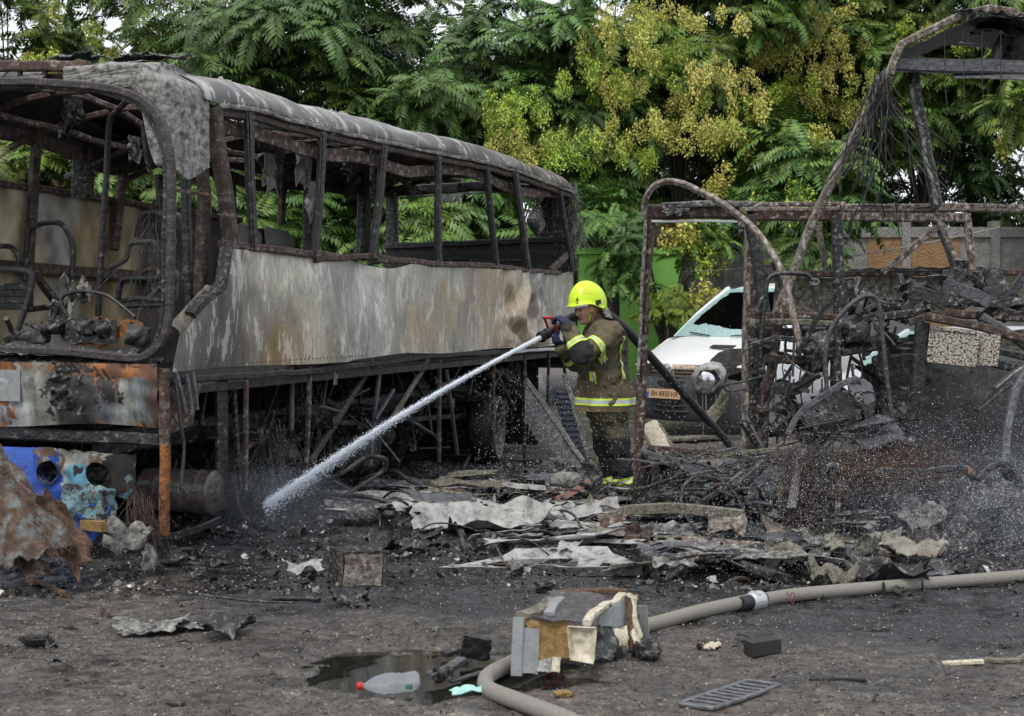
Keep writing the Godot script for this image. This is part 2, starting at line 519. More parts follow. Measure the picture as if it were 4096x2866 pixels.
func build_ground() -> void:
	var xs := [-260.0, -120.0, -50.0, -25.0, -14.0, -9.0]
	xs += axis_steps(-6.5, 6.5, 0.055, [])
	xs += [9.0, 14.0, 25.0, 50.0, 120.0, 260.0]
	var ds := [-20.0, 0.0, 2.0, 3.5]
	ds += axis_steps(4.6, 13.6, 0.05, [])
	ds += [13.8, 14.1, 14.5, 15.0, 15.6, 16.3, 17.2, 18.4, 20.0, 22.0, 25.0, 30.0, 40.0, 60.0, 100.0, 200.0, 420.0]
	var mb := MB.new()
	var d0 := 4.8
	var d1 := 24.0
	for d in ds:
		for x in xs:
			var fine := 0.0
			if d > 4.5 and d < 13.7 and absf(x) < 6.6:
				fine = 0.005 * nf.get_noise_2d(x * 1500, d * 1500)
			mb.v.append(Vector3(x, gh(x, d) + fine, -d))
			mb.uv.append(Vector2(clampf((x + 6.5) / 13.0, 0.001, 0.999), clampf(log(maxf(d, d0) / d0) / log(d1 / d0), 0.001, 0.999)))
	var w := xs.size()
	for b in ds.size() - 1:
		for a in w - 1:
			var q := b * w + a
			mb.tri(q, q + w, q + w + 1); mb.tri(q, q + w + 1, q + 1)
	# colour and wetness of the yard, mapped on plan
	var IW := 1400
	var IH := 900
	var col := PackedByteArray()
	var rou := PackedByteArray()
	col.resize(IW * IH * 3)
	rou.resize(IW * IH)
	var na := FastNoiseLite.new()
	na.seed = 77; na.frequency = 0.55; na.fractal_octaves = 5; na.fractal_gain = 0.6
	var nb := FastNoiseLite.new()
	nb.seed = 5; nb.frequency = 5.0; nb.fractal_octaves = 4; nb.fractal_gain = 0.7
	var lr := 9.0
	var rs := 12345
	var lut := PackedByteArray()
	for k in 1025:
		lut.append(int(255.0 * Color(k / 1024.0, 0, 0).linear_to_srgb().r))
	for y in IH:
		var d := d0 * exp((y + 0.5) / IH * log(d1 / d0))
		for x in IW:
			var X := -6.5 + 13.0 * (x + 0.5) / IW
			var a := na.get_noise_2d(X, d * 1.5)
			var g := nb.get_noise_2d(X * 1.3, d * 2.0)
			rs = (rs * 1103515245 + 12345) & 0x7fffffff
			var r1 := float(rs >> 8 & 1023) / 1023.0
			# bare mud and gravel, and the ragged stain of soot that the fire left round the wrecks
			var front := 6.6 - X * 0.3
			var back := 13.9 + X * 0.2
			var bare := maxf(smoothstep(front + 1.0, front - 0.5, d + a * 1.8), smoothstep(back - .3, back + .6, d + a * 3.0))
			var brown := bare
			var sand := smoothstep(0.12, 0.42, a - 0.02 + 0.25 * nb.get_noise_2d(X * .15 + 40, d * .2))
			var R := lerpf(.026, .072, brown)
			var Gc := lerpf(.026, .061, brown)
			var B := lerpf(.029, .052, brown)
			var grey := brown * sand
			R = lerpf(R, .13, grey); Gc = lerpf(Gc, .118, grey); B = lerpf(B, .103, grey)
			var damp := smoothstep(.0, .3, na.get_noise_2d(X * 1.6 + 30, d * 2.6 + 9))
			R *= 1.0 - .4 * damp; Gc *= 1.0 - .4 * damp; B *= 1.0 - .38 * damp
			if x < 14 or x > IW - 15 or y > IH - 15:
				g = 0.0; r1 = 0.5; a = 0.1
			var k := 1.0 + 1.1 * g + (r1 - 0.5) * 0.75
			if r1 > 0.985: k = 4.2
			elif r1 < 0.06: k *= 0.45
			if g > 0.42 and d > 7.5: k *= 1.8
			k = maxf(k, 0.2)
			var q := (y * IW + x)
			col[q * 3] = lut[clampi(int(R * k * 1024), 0, 1024)]
			col[q * 3 + 1] = lut[clampi(int(Gc * k * 1024), 0, 1024)]
			col[q * 3 + 2] = lut[clampi(int(B * k * 1024), 0, 1024)]
			var wet := clampf(smoothstep(-0.25, 0.25, -a + 0.1 - brown * 0.5) + damp * .6, 0, 1)
			rou[q] = int(clampf(lerpf(0.9, 0.27, wet) + g * 0.3, 0.15, 1.0) * 255)
	var m := StandardMaterial3D.new()
	m.resource_name = "sooty_yard"
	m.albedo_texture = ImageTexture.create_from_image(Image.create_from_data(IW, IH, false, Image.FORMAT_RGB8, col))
	m.roughness_texture = ImageTexture.create_from_image(Image.create_from_data(IW, IH, false, Image.FORMAT_L8, rou))
	m.texture_repeat = false
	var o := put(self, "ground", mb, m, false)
	o.set_meta("kind", "structure")
	# standing water: level sheets that the hollows of the ground fill up to
	for p in [[-.3, 6.05, 1.1, .6, -0.028], [1.75, 8.55, 1.1, .7, -0.024]]:
		var s := MB.new()
		s.grid(24, 16, func(u: float, v: float): return Vector3(p[0] + (u * 2 - 1) * p[2], p[4] + 0.0008 * nz.get_noise_2d(u * 30, v * 50), -p[1] - (v * 2 - 1) * p[3]))
		put(self, "puddle", s, M.water, false).set_meta("kind", "structure")

func build_backdrop() -> void:
	# concrete yard wall behind the trees, built of precast panels between posts
	var wall := thing("concrete_wall", "grey precast concrete yard wall with an ochre painted patch behind trees", "wall", Transform3D(Basis(), Vector3(4, 0, -24.0)))
	for k in 9:
		var x0 := 2.2 + k * 1.55
		var mb := MB.new()
		mb.box(Vector3(x0 + .775, 1.5, -24.0), Vector3(1.4, 3.0, .12))
		mb.box(Vector3(x0 + .775, 2.9, -23.93), Vector3(1.4, .16, .1))
		mb.box(Vector3(x0 + .775, 1.1, -23.94), Vector3(1.4, .09, .06))
		put(wall, "panel", mb, M.concrete)
		mb = MB.new()
		mb.box(Vector3(x0 - .0, 1.55, -23.96), Vector3(.15, 3.1, .22))
		put(wall, "post", mb, M.concrete)
	var q := MB.new()
	q.box(Vector3(7.0, 2.05, -23.925), Vector3(1.6, 1.6, .02))
	q.rough(nf, .03, 300)
	tag(put(wall, "painted_patch", q, M.ochre), "ochre paint patch")
	q = MB.new()
	q.box(Vector3(7.3, 1.75, -23.91), Vector3(.7, .6, .02))
	tag(put(wall, "painted_patch", q, M.concrete), "grey square painted inside the ochre patch")
	q = MB.new()
	q.box(Vector3(2.95, 2.75, -23.9), Vector3(.9, .7, .03))
	put(wall, "painted_patch", q, M.ochre)
	# bright green cabin
	var gc := thing("green_cabin", "bright lime green metal cabin standing behind hanging branches", "cabin", Transform3D(Basis(), Vector3(1.9, 0, -21.4)))
	for r in [[1.02, 1.48], [1.64, 2.05], [2.07, 2.62]]:
		q = MB.new()
		q.box(Vector3((r[0] + r[1]) / 2, 1.2, -21.0), Vector3(r[1] - r[0] - .012, 2.4, .05))
		put(gc, "wall_panel", q, M.green)
	q = MB.new()
	q.box(Vector3(1.56, 1.2, -21.03), Vector3(.15, 2.4, .04))
	tag(put(gc, "window_strip", q, M.rubber), "narrow dark window strip")
	q = MB.new()
	q.box(Vector3(1.82, 1.2, -21.4), Vector3(1.58, 2.38, .6))
	put(gc, "body", q, M.green)
	q = MB.new()
	q.box(Vector3(1.82, 2.46, -21.35), Vector3(1.7, .1, .8))
	put(gc, "roof", q, M.green)
	q = MB.new()
	q.box(Vector3(1.56, 1.36, -20.99), Vector3(.16, .03, .03))
	put(gc, "window_bar", q, M.alu)
	# pale building whose roof edge shows above the bus on the left
	var hs := thing("brick_building", "brick building with a pale roof edge beyond the burnt bus", "building", Transform3D(Basis(), Vector3(-11.5, 0, -27)))
	q = MB.new()
	q.box(Vector3(-13.3, 2.8, -28), Vector3(8, 5.6, 5))
	put(hs, "wall", q, pm("brick", ntex(0.02, [[0.0, .1, .05, .035], [0.5, .2, .1, .07], [1.0, .3, .22, .18]], 4, 3, 51), 0.9, 0.8))
	q = MB.new()
	q.v.append_array([Vector3(-18, 7.2, -24.9), Vector3(-9.0, 5.75, -24.9), Vector3(-9.0, 5.45, -24.9), Vector3(-18, 6.8, -24.9), Vector3(-18, 7.2, -31), Vector3(-9.0, 5.75, -31), Vector3(-9.0, 5.45, -31), Vector3(-18, 6.8, -31)])
	for f in [[0, 1, 2, 3], [4, 7, 6, 5], [0, 4, 5, 1], [3, 2, 6, 7], [1, 5, 6, 2]]:
		q.tri(f[0], f[1], f[2]); q.tri(f[0], f[2], f[3])
	put(hs, "roof", q, flatm("palegable", L(.36, .32, .24), .9))
	# thin cord strung in front of the wall
	var cp := []
	for k in 21:
		var t := k / 20.0
		cp.append(W(lerpf(2300, 4000, t), 1080 - 170 * pow(t, 1.5) + 40 * sin(PI * t), 21.5))
	q = MB.new()
	q.tube(cp, .012, 5)
	tag(put(self, "cord", q, M.cloth, false), "thin pale cord strung between the trees before the wall", "cord")
	# slender pale pole behind the foliage
	for p in [[2215, 2285, 700, 230, 23.0], [1950, 1965, 560, 380, 24.0]]:
		q = MB.new()
		var a := W(p[0], p[2], p[4])
		var b := W(p[1], p[3], p[4])
		q.tube([a - (b - a) * 1.2 * ((a.y + .3) / (b.y - a.y) / 1.2), a, b, b + (b - a) * .3], .04, 8)
		tag(put(self, "metal_pole", q, M.alu, false), "slender pale metal pole leaning among the green foliage" if p[0] > 2000 else "pale metal pole standing behind the bus roof's end", "pole")

func frond(mb: MB, o: Vector3, dir: Vector3, ln: float, droop: float, pairs: int, tint: float) -> void:
	var pts := []
	var d := dir.normalized()
	var p := o
	for k in 5:
		pts.append(p)
		d = (d + Vector3.DOWN * droop * (0.12 + 0.1 * k)).normalized()
		p += d * ln / 4.0
	var side := d.cross(Vector3.UP)
	if side.length() < 0.1: side = Vector3.RIGHT
	side = side.normalized()
	# stalk
	var gcol := Color(.05, .075, .02)
	for k in 4:
		var a: Vector3 = pts[k]
		var b: Vector3 = pts[k + 1]
		var q := mb.v.size()
		mb.v.append_array([a - side * .004, a + side * .004, b + side * .003, b - side * .003])
		for z in 4: mb.c.append(gcol)
		mb.tri(q, q + 1, q + 2); mb.tri(q, q + 2, q + 3)
	for k in pairs + 1:
		var t := 0.2 + 0.8 * k / pairs
		var x := minf(t * 4.0, 3.999)
		var a: Vector3 = pts[int(x)].lerp(pts[int(x) + 1], x - int(x))
		var ax: Vector3 = (pts[int(x) + 1] - pts[int(x)]).normalized()
		var ll := ln * 0.24 * (0.55 + 0.9 * sin(PI * clampf(0.15 + t * 0.72, 0, 1))) * 0.85
		for s in ([-1, 1] if k < pairs else [0]):
			var dr: Vector3 = (side * s + ax * (0.5 if s else 1.0) + Vector3.DOWN * (0.25 + 0.3 * droop) + Vector3(rr(-.12, .12), rr(-.12, .12), rr(-.12, .12))).normalized()
			var nrm := dr.cross(ax if s else side).normalized()
			var wd := nrm.cross(dr).normalized() * ll * 0.17
			var col := Color(.036, .084, .023).lerp(Color(.075, .145, .028), rr(0, 1)) * tint
			var q := mb.v.size()
			mb.v.append_array([a, a + dr * ll * .38 + wd, a + dr * ll, a + dr * ll * .38 - wd])
			for z in 4: mb.c.append(col)
			mb.tri(q, q + 1, q + 2); mb.tri(q, q + 2, q + 3)

func rosette(n: int, ln: float, droop: float) -> Mesh:
	var mb := MB.new()
	for k in n:
		var a := TAU * (k * 0.382 + rr(-.04, .04))
		var el := rr(-.15, .75)
		frond(mb, Vector3(0, rr(-.06, .06), 0), Vector3(cos(a) * cos(el), sin(el), sin(a) * cos(el)), ln * rr(.75, 1.15), droop * rr(.7, 1.5), 8, rr(.8, 1.15))
	return mb.mesh(true, Vector3.ZERO)

func seed_cluster() -> Mesh:
	var mb := MB.new()
	for k in 130:
		var o := Vector3(rr(-1, 1), rr(-1, 1), rr(-1, 1))
		if o.length() > 1.0: o = o.normalized() * rr(.5, 1)
		o = o * Vector3(.17, .24, .17) - Vector3(0, .12, 0)
		var d := Vector3(rr(-1, 1), rr(-1.4, .4), rr(-1, 1)).normalized()
		var s := d.cross(Vector3(rr(-1, 1), rr(-1, 1), rr(-1, 1))).normalized()
		var l := rr(.045, .075)
		var col := Color(.56, .44, .12).lerp(Color(.42, .42, .07), rr(0, 1)) * rr(.8, 1.25)
		var q := mb.v.size()
		mb.v.append_array([o, o + d * l * .5 + s * l * .28, o + d * l, o + d * l * .5 - s * l * .28])
		for z in 4: mb.c.append(col)
		mb.tri(q, q + 1, q + 2); mb.tri(q, q + 2, q + 3)
	return mb.mesh(true, Vector3.ZERO)

func multi(parent: Node3D, called: String, mesh: Mesh, xf: Array, cols: Array, m: Material) -> MultiMeshInstance3D:
	var mm := MultiMesh.new()
	mm.transform_format = MultiMesh.TRANSFORM_3D
	mm.use_colors = cols.size() > 0
	mm.mesh = mesh
	mm.instance_count = xf.size()
	for k in xf.size():
		mm.set_instance_transform(k, xf[k])
		if cols.size(): mm.set_instance_color(k, cols[k])
	var o := MultiMeshInstance3D.new()
	o.multimesh = mm
	o.material_override = m
	if parent == self:
		o.name = numbered(called)
		add_child(o)
	else:
		o.name = called
		parent.add_child(o, true)
		o.transform = parent.global_transform.affine_inverse()
	return o

var rosettes := []
var clusters := []

func tree(x: float, d: float, h: float, r: float, low: float, n: int, tint: Color, seeds: int, label: String, seed_low := 0.3, spots := []) -> void:
	var t := thing("ailanthus_tree" if r > 1.0 else "young_tree", label, "tree", Transform3D(Basis(), Vector3(x, 0, -d)), "trees behind the burnt buses")
	var top := Vector3(x + rr(-.6, .6), h * .72, -d)
	var tp := []
	for k in 7:
		var u := k / 6.0
		tp.append(Vector3(x, -.05, -d).lerp(top, u) + Vector3(nz.get_noise_2d(x * 3, u * 2.2), 0, nz.get_noise_2d(d * 3, u * 2.2 + 9)) * .35 * u)
	var mb := MB.new()
	mb.tube(tp, .06 + r * .045, 9, [1.25, 1.0, .9, .8, .65, .5, .35])
	put(t, "trunk", mb, M.bark, false)
	var xf := []
	var cols := []
	var sx := []
	var sc := []
	var lm := MB.new()
	var mid := Vector3(x, (h + low) / 2, -d)
	var ext := Vector3(r, (h - low) / 2, r * .85)
	var nb := maxi(2, n / 11)
	for b in nb:
		var dir := Vector3(rr(-1, 1), rr(-1, 1), rr(-1, 1.0)).normalized()
		if dir.z < -.3 and rng.randf() < .5: dir.z = -dir.z
		var e := mid + dir * ext * pow(rng.randf(), .4)
		var s: Vector3 = tp[clampi(int(e.y / h * 6.0 - 1.0), 1, 6)]
		var q := s.lerp(e, .55) + Vector3(0, .25, 0)
		lm.tube(smooth_path([s, q, e], 3), .028, 5, [1, .9, .75, .6, .5, .42, .35])
		var bt := rr(.72, 1.25)
		var yel := maxf(0.0, rr(-.6, .8))
		for k in 11:
			var o := e + Vector3(rr(-.75, .75), rr(-.6, .55), rr(-.6, .6)) * (.5 if r < 1.0 else 1.0)
			var out := (o - mid).normalized()
			var bs := Basis(Vector3.UP, rr(0, TAU))
			var tilt := Vector3(out.z, 0, -out.x)
			if tilt.length() > .05:
				bs = Basis(tilt.normalized(), rr(.1, .9)) * bs
			xf.append(Transform3D(bs.scaled(Vector3.ONE * rr(.7, 1.2) * (.55 if r < 1.0 else 1.0)), o))
			var c := tint * bt * rr(.8, 1.2)
			cols.append(Color(c.r * (1 + yel * .8), c.g * (1 + yel * .25), c.b * .9))
	put(t, "limbs", lm, M.bark, false).name = "branchwork"
	var third := [[], [], []]
	var tc := [[], [], []]
	for k in xf.size():
		third[k % 3].append(xf[k]); tc[k % 3].append(cols[k])
	for k in 3:
		if third[k].size():
			multi(t, "crown", rosettes[k], third[k], tc[k], M.leaf).set_meta("kind", "stuff")
	for k in seeds:
		var a := rr(-1.5, 1.5)
		var y := rr(seed_low, 1.0)
		var o := Vector3(x + sin(a) * r * rr(.55, 1.0), lerpf(low, h, y), -d + cos(a) * r * .9 * sqrt(maxf(.05, 1.0 - pow(y * 2 - 1, 2))) * rr(.85, 1.12))
		var warm := rng.randf()
		for z in rng.randi_range(2, 5):
			sx.append(Transform3D(Basis(Vector3.UP, rr(0, TAU)).scaled(Vector3.ONE * rr(.7, 1.15)), o + Vector3(rr(-.28, .28), rr(-.3, .2), rr(-.25, .25))))
			sc.append(Color(1.0, 1.0, 1.0).lerp(Color(.62, .95, .45), 1.0 - warm) * rr(.8, 1.15))
	for p in spots:   # bunches seen in the photograph, hung at the front of this crown
		var o := W(p[0], p[1], d - r * .85 - .75 + rr(-.2, .25))
		for z in rng.randi_range(4, 7):
			sx.append(Transform3D(Basis(Vector3.UP, rr(0, TAU)) * Basis(Vector3.BACK, rr(-.7, .7)) * Basis().scaled(Vector3(rr(.5, .9), rr(.7, 1.25), rr(.5, .9))), o + Vector3(rr(-.36, .36), rr(-.2, .2), rr(-.2, .2))))
			sc.append(Color(1.02, 1.04, 1.3).lerp(Color(.55, .98, .45), p[2]) * rr(.85, 1.2))
	if sx.size():
		multi(t, "seed_bunches", clusters[0], sx, sc, M.leaf).set_meta("kind", "stuff")

func build_trees() -> void:
	for k in 3:
		rosettes.append(rosette(10, .62, .55 + .25 * k))
	clusters.append(seed_cluster())
	var gn := Color(1.05, 1.12, 1.02)
	var lt := Color(1.4, 1.3, .85)
	tree(-10.0, 26.6, 8.8, 1.9, 3.0, 170, lt * .9, 3, "yellow green tree above the brick building's roof", .5)
	tree(1.95, 20.0, 2.9, .5, 1.7, 22, gn, 0, "slim sapling drooping before the middle of the green cabin")
	tree(-8.2, 24, 6.6, 1.7, 2.0, 90, lt, 4, "loose yellowish green tree at the brick building's end", .5)
	tree(-6.2, 25, 8.2, 1.9, 2.0, 170, gn, 3, "tall green tree with a few yellow bunches behind the bus windscreen", .6)
	tree(-4.4, 23, 7.6, 2.0, .8, 190, gn, 0, "broad mid green tree behind the bus's front roof")
	tree(-2.5, 25.5, 8.8, 1.9, 1.0, 230, gn, 0, "dense green tree behind the middle of the bus roof")
	tree(-1.0, 22.5, 5.6, 1.5, .8, 170, gn, 0, "low leafy tree seen through the bus's rear windows")
	tree(0.1, 23.5, 8.4, 1.4, 2.6, 150, gn, 0, "dark green tree rising over the bus's rear roof")
	tree(1.2, 23.2, 5.4, 1.2, 3.6, 110, gn, 4, "leafy tree with yellow seed bunches beside the bus's rear end", .62, [[2300, 500, .7], [2120, 390, .8], [2150, 550, .3], [2010, 570, .1], [2080, 565, .2], [2060, 430, .7], [2230, 560, .8], [2280, 620, .9], [1990, 500, .8]])
	tree(3.2, 24.0, 8.9, 1.9, 3.8, 230, lt, 12, "tree heavy with ochre seed bunches above the lime green cabin", .25, [[2370, 110, .2], [2480, 60, .1], [2410, 190, .5], [2560, 170, .3], [2650, 90, .4], [2440, 300, .1], [2480, 340, .2], [2640, 180, .6], [2880, 60, .1], [2760, 390, .1], [2800, 520, .1], [2600, 520, .2], [2470, 560, .5], [2520, 490, .3], [2690, 480, .2], [2740, 320, .7], [2840, 270, .0], [2920, 265, .0], [2980, 400, .1], [2560, 620, .8], [2880, 500, .3], [2320, 280, .8], [2700, 30, .2], [2520, 330, .6]])
	tree(4.3, 21.6, 4.7, 1.05, 2.3, 88, gn, 5, "dark leafy tree hanging over the white van", .3)
	tree(5.4, 26.0, 9.4, 2.1, 4.2, 240, lt, 10, "tall yellowing tree with many seed bunches behind the leaning pillar", .35, [[3000, 150, .2], [3070, 175, .1], [3200, 110, .0], [3280, 120, .1], [3100, 210, .2], [3350, 260, .0], [3250, 350, .0], [3420, 170, .1], [3130, 420, .6], [3380, 420, .3], [3330, 60, .1], [3480, 320, .4], [3220, 270, .1], [3160, 600, .7]])
	tree(7.9, 25.8, 9.0, 2.2, 4.3, 240, lt * 1.0, 10, "yellow green tree behind the torn roof arch", .4)
	tree(9.6, 22.6, 7.6, 1.6, 2.2, 140, lt, 3, "green tree at the right-hand end of the concrete wall", .4)
	for k in 12:
		tree(-10.2 + k * 2.0, 28.2 + rr(-.8, .8), rr(7.2, 9.6), 1.9, .3, 170, gn * rr(.92, 1.08), 0, "dense green tree in the rear row of the thicket")
	# saplings that hang in front of the cabin
	tree(1.35, 20.3, 3.2, .6, 2.1, 22, gn, 0, "small sapling hanging before the green cabin beside the bus")
	tree(2.35, 19.9, 2.9, .5, 1.2, 26, lt, 3, "drooping sapling with yellow bunches before the green cabin", .3)

# ---------------------------------------------------------------- the burnt bus on the left
var TB := Transform3D(Basis(Vector3(.3609, 0, -.9326), Vector3.UP, Vector3(.9326, 0, .3609)), Vector3(-2.15, 0, -8.46))

func onplane(px: float, py: float, axis: int, at: float) -> Vector3:
	# where the sight line through a point of the photograph meets a plane of the bus (bus axes: x to the rear, z out of the near side)
	var inv := TB.affine_inverse()
	var c := inv * Vector3(0, EYE, 0)
	var d := inv.basis * Vector3((px - CX) / F, -(py - HY) / F, -1)
	return c + d * (at - c[axis]) / d[axis]

func bz(px: float, py: float, z := 0.0) -> Vector3:
	return onplane(px, py, 2, z)

func bzs(a: Array, z := 0.0) -> Array:
	var o := []
	for p in a: o.append(bz(p[0], p[1], p[2] if p.size() > 2 else z))
	return o

func bxs(a: Array, x := 0.0) -> Array:
	var o := []
	for p in a: o.append(onplane(p[0], p[1], 0, p[2] if p.size() > 2 else x))
	return o

func paint_tex(w: int, h: int, f: Callable) -> ImageTexture:
	var im := Image.create(w, h, false, Image.FORMAT_RGB8)
	for y in h:
		for x in w:
			var c: Color = f.call((x + .5) / w, 1.0 - (y + .5) / h)
			im.set_pixel(x, y, c.linear_to_srgb())
	return ImageTexture.create_from_image(im)

func texm(key: String, t: Texture2D, rough: float, norm: Texture2D = null, nscale := 1.0, metal := 0.0) -> StandardMaterial3D:
	var m := StandardMaterial3D.new()
	m.resource_name = key
	m.albedo_texture = t
	m.roughness = rough
	m.metallic = metal
	m.texture_repeat = false
	if norm:
		m.normal_enabled = true
		m.normal_texture = norm
		m.normal_scale = nscale
	M[key] = m
	return m

func stops(x: float, s: Array) -> Color:
	for k in s.size() - 1:
		if x <= s[k + 1][0]:
			var t := smoothstep(s[k][0], s[k + 1][0], x)
			return Color(s[k][1], s[k][2], s[k][3]).lerp(Color(s[k + 1][1], s[k + 1][2], s[k + 1][3]), t)
	return Color(s[-1][1], s[-1][2], s[-1][3])

func panel_color(u: float, v: float) -> Color:
	var x := u * 8.0
	var wob := nf.get_noise_2d(x * 90, v * 60) * .5
	var streak := .55 * nf.get_noise_2d(x * 420 + 60 * nf.get_noise_2d(x * 60, v * 90), v * 120) + .35 * nf.get_noise_2d(x * 1300, v * 260 + 40)
	var fine := nf.get_noise_2d(x * 3200 + 90, v * 600)
	var c := stops(x + wob, [[0, .12, .105, .1], [.35, .15, .135, .128], [.6, .075, .07, .072], [.82, .1, .09, .092], [.98, .24, .23, .22], [1.12, .15, .125, .09], [1.3, .42, .39, .33], [1.9, .46, .43, .37], [2.25, .28, .27, .25], [2.6, .36, .35, .325], [3.0, .5, .475, .425], [3.5, .43, .38, .305], [4.0, .36, .345, .32], [4.5, .45, .41, .34], [5.1, .39, .325, .245], [5.7, .37, .29, .2], [6.1, .47, .42, .33], [6.5, .3, .29, .265], [7.0, .38, .345, .285], [7.3, .5, .44, .33], [8, .3, .27, .235]])
	# ochre scorch low on the front half, tan patches farther back
	var oc := exp(-pow((x - 1.35) / .35, 2)) * smoothstep(.85, .25, v + wob * .4) + .35 * exp(-pow((x - 2.25) / .3, 2)) * smoothstep(.5, .1, v)
	c = c.lerp(Color(.24, .155, .055), clampf(oc, 0, .9))
	var tan_ := smoothstep(.05, .3, nf.get_noise_2d(x * 55 + 400, v * 60)) * .6 * smoothstep(1.2, 2.0, x)
	c = c.lerp(Color(.37, .27, .165), tan_)
	var grey := smoothstep(.08, .25, nf.get_noise_2d(x * 75 + 900, v * 70 + 50)) * .55
	c = c.lerp(Color(.22, .22, .215), grey)
	c *= 1.0 + .6 * streak + .3 * fine
	if streak * .5 + fine > .3: c = c.lerp(Color(.12, .115, .11), .55)
	if streak - fine * .3 > .2: c = c.lerp(Color(.6, .58, .54), .5)
	c *= 1.15
	return Color(clampf(c.r, .01, .75), clampf(c.g, .01, .75), clampf(c.b, .01, .75))

func roof_color(u: float, v: float) -> Color:
	# scorched roof skin: pale where the paint burnt to ash, dark where soot stuck, runs going down over the curve
	var x := u * 7.5
	var w := nf.get_noise_2d(x * 80, v * 40)
	var run := nf.get_noise_2d(x * 700 + 40 * nf.get_noise_2d(x * 100, v * 60), v * 60 + 300)
	var fine := nf.get_noise_2d(x * 2600, v * 420)
	var c := stops(x + w * .8, [[0, .26, .25, .235], [.5, .2, .195, .17], [1.1, .24, .235, .2], [1.7, .3, .29, .265], [2.3, .13, .125, .12], [2.8, .22, .215, .205], [3.4, .36, .35, .33], [3.9, .13, .11, .105], [4.3, .28, .27, .26], [4.8, .12, .085, .08], [5.3, .17, .165, .17], [5.9, .24, .225, .21], [6.5, .16, .13, .115], [7.5, .14, .11, .095]])
	c = Color(c.r * .66, c.g * .63, c.b * .61)
	c *= 1.0 + .9 * run + .35 * fine
	var soot := smoothstep(.05, .3, nf.get_noise_2d(x * 110 + 600, v * 90) + .3 * fine)
	c = c.lerp(Color(.03, .029, .029), soot * .8)
	if run + fine * .5 > .3: c = c.lerp(Color(.42, .41, .39), .7)
	return Color(clampf(c.r, .012, .6), clampf(c.g, .012, .6), clampf(c.b, .012, .6))

func front_color(u: float, v: float) -> Color:
	# u from the kerb side corner outwards (0 = near corner), v up
	var z := u * 2.4
	var n := nf.get_noise_2d(z * 260, v * 100)
	var s := nf.get_noise_2d(z * 900 + 70, v * 90)
	var f := nf.get_noise_2d(z * 2500, v * 1000)
	var c := stops(z + n * .12, [[0, .05, .03, .02], [.08, .12, .13, .14], [.25, .2, .21, .19], [.38, .1, .115, .13], [.55, .035, .033, .035], [.72, .06, .055, .05], [.82, .2, .2, .17], [.98, .26, .27, .25], [1.1, .25, .265, .28], [1.4, .27, .285, .3], [2.4, .2, .2, .2]])
	c *= 1.0 + s * .9 + f * .3
	var rust := smoothstep(.12, .3, n + .5 * smoothstep(.72, .95, v) + .25 * smoothstep(.14, .04, v) - .15 + f * .3)
	if z < .45: rust = maxf(rust, smoothstep(.0, .25, n + .75 * smoothstep(.55, .95, v) - .2))
	c = c.lerp(Color(.28, .105, .025).lerp(Color(.12, .055, .03), smoothstep(-.2, .3, s)), clampf(rust, 0, 1))
	if n + f * .4 > .3 and z < 1.0: c = Color(.022, .02, .02)
	return Color(maxf(c.r, .008), maxf(c.g, .008), maxf(c.b, .008))

func crack_color(u: float, v: float) -> Color:
	# inner face of the far side skin: scorched cream paint with a net of cracks
	var x := u * 4.2
	var n := nf.get_noise_2d(x * 110, v * 90)
	var c := stops(x + n * .6, [[0, .4, .35, .23], [.5, .37, .35, .3], [1.0, .38, .31, .18], [1.5, .33, .32, .3], [2.0, .2, .15, .075], [2.3, .32, .26, .16], [2.8, .08, .065, .055], [4.2, .03, .028, .028]])
	c *= 1.0 + .9 * nf.get_noise_2d(x * 300, v * 300)
	return c

func beam(parent: Node3D, called: String, pts: Array, w: float, h: float, m: Material, up := Vector3.UP, jit := .007) -> MeshInstance3D:
	return put(parent, called, bar(pts, w, h, up, jit), m, true, TB)

func hoop(parent: Node3D, called: String, pts: Array, r: float, m: Material) -> MeshInstance3D:
	return put(parent, called, pipe(pts, r), m, false, TB)

func strands(from: Array, n: int, r: float, ln: float, spread: float, sag := 0.0) -> MB:
	# a bunch of loose wires; FROM is a list of points they start at
	var mb := MB.new()
	for k in n:
		var a: Vector3 = from[k % from.size()] + Vector3(rr(-1, 1), rr(-1, 1), rr(-1, 1)) * spread * .4
		var p := [a]
		var d := Vector3(rr(-.25, .25), -1, rr(-.25, .25))
		var l := ln * rr(.4, 1.1) / 5.0
		for q in 5:
			d = (d + Vector3(rr(-1, 1), rr(-.3, .3) + sag, rr(-1, 1)) * .35).normalized()
			a += d * l
			p.append(a)
		mb.tube(p, r, 3)
	return mb

func holed(mb: MB, f: Callable, c: Vector2, r: float, lo: Vector2, hi: Vector2, n := 32, rings := 5) -> void:
	# a rectangle lo..hi with a round hole, bent by f
	var k := mb.v.size()
	for q in rings + 1:
		for a in n:
			var t := TAU * (a + .5) / n
			var d := Vector2(cos(t), sin(t))
			var far := INF
			if d.x > 1e-6: far = minf(far, (hi.x - c.x) / d.x)
			elif d.x < -1e-6: far = minf(far, (lo.x - c.x) / d.x)
			if d.y > 1e-6: far = minf(far, (hi.y - c.y) / d.y)
			elif d.y < -1e-6: far = minf(far, (lo.y - c.y) / d.y)
			var p := c + d * lerpf(r, far, float(q) / rings)
			mb.v.append(f.call(p.x, p.y))
	for q in rings:
		for a in n:
			var x := k + q * n + a
			var y := k + q * n + (a + 1) % n
			mb.tri(x, y, y + n); mb.tri(x, y + n, x + n)

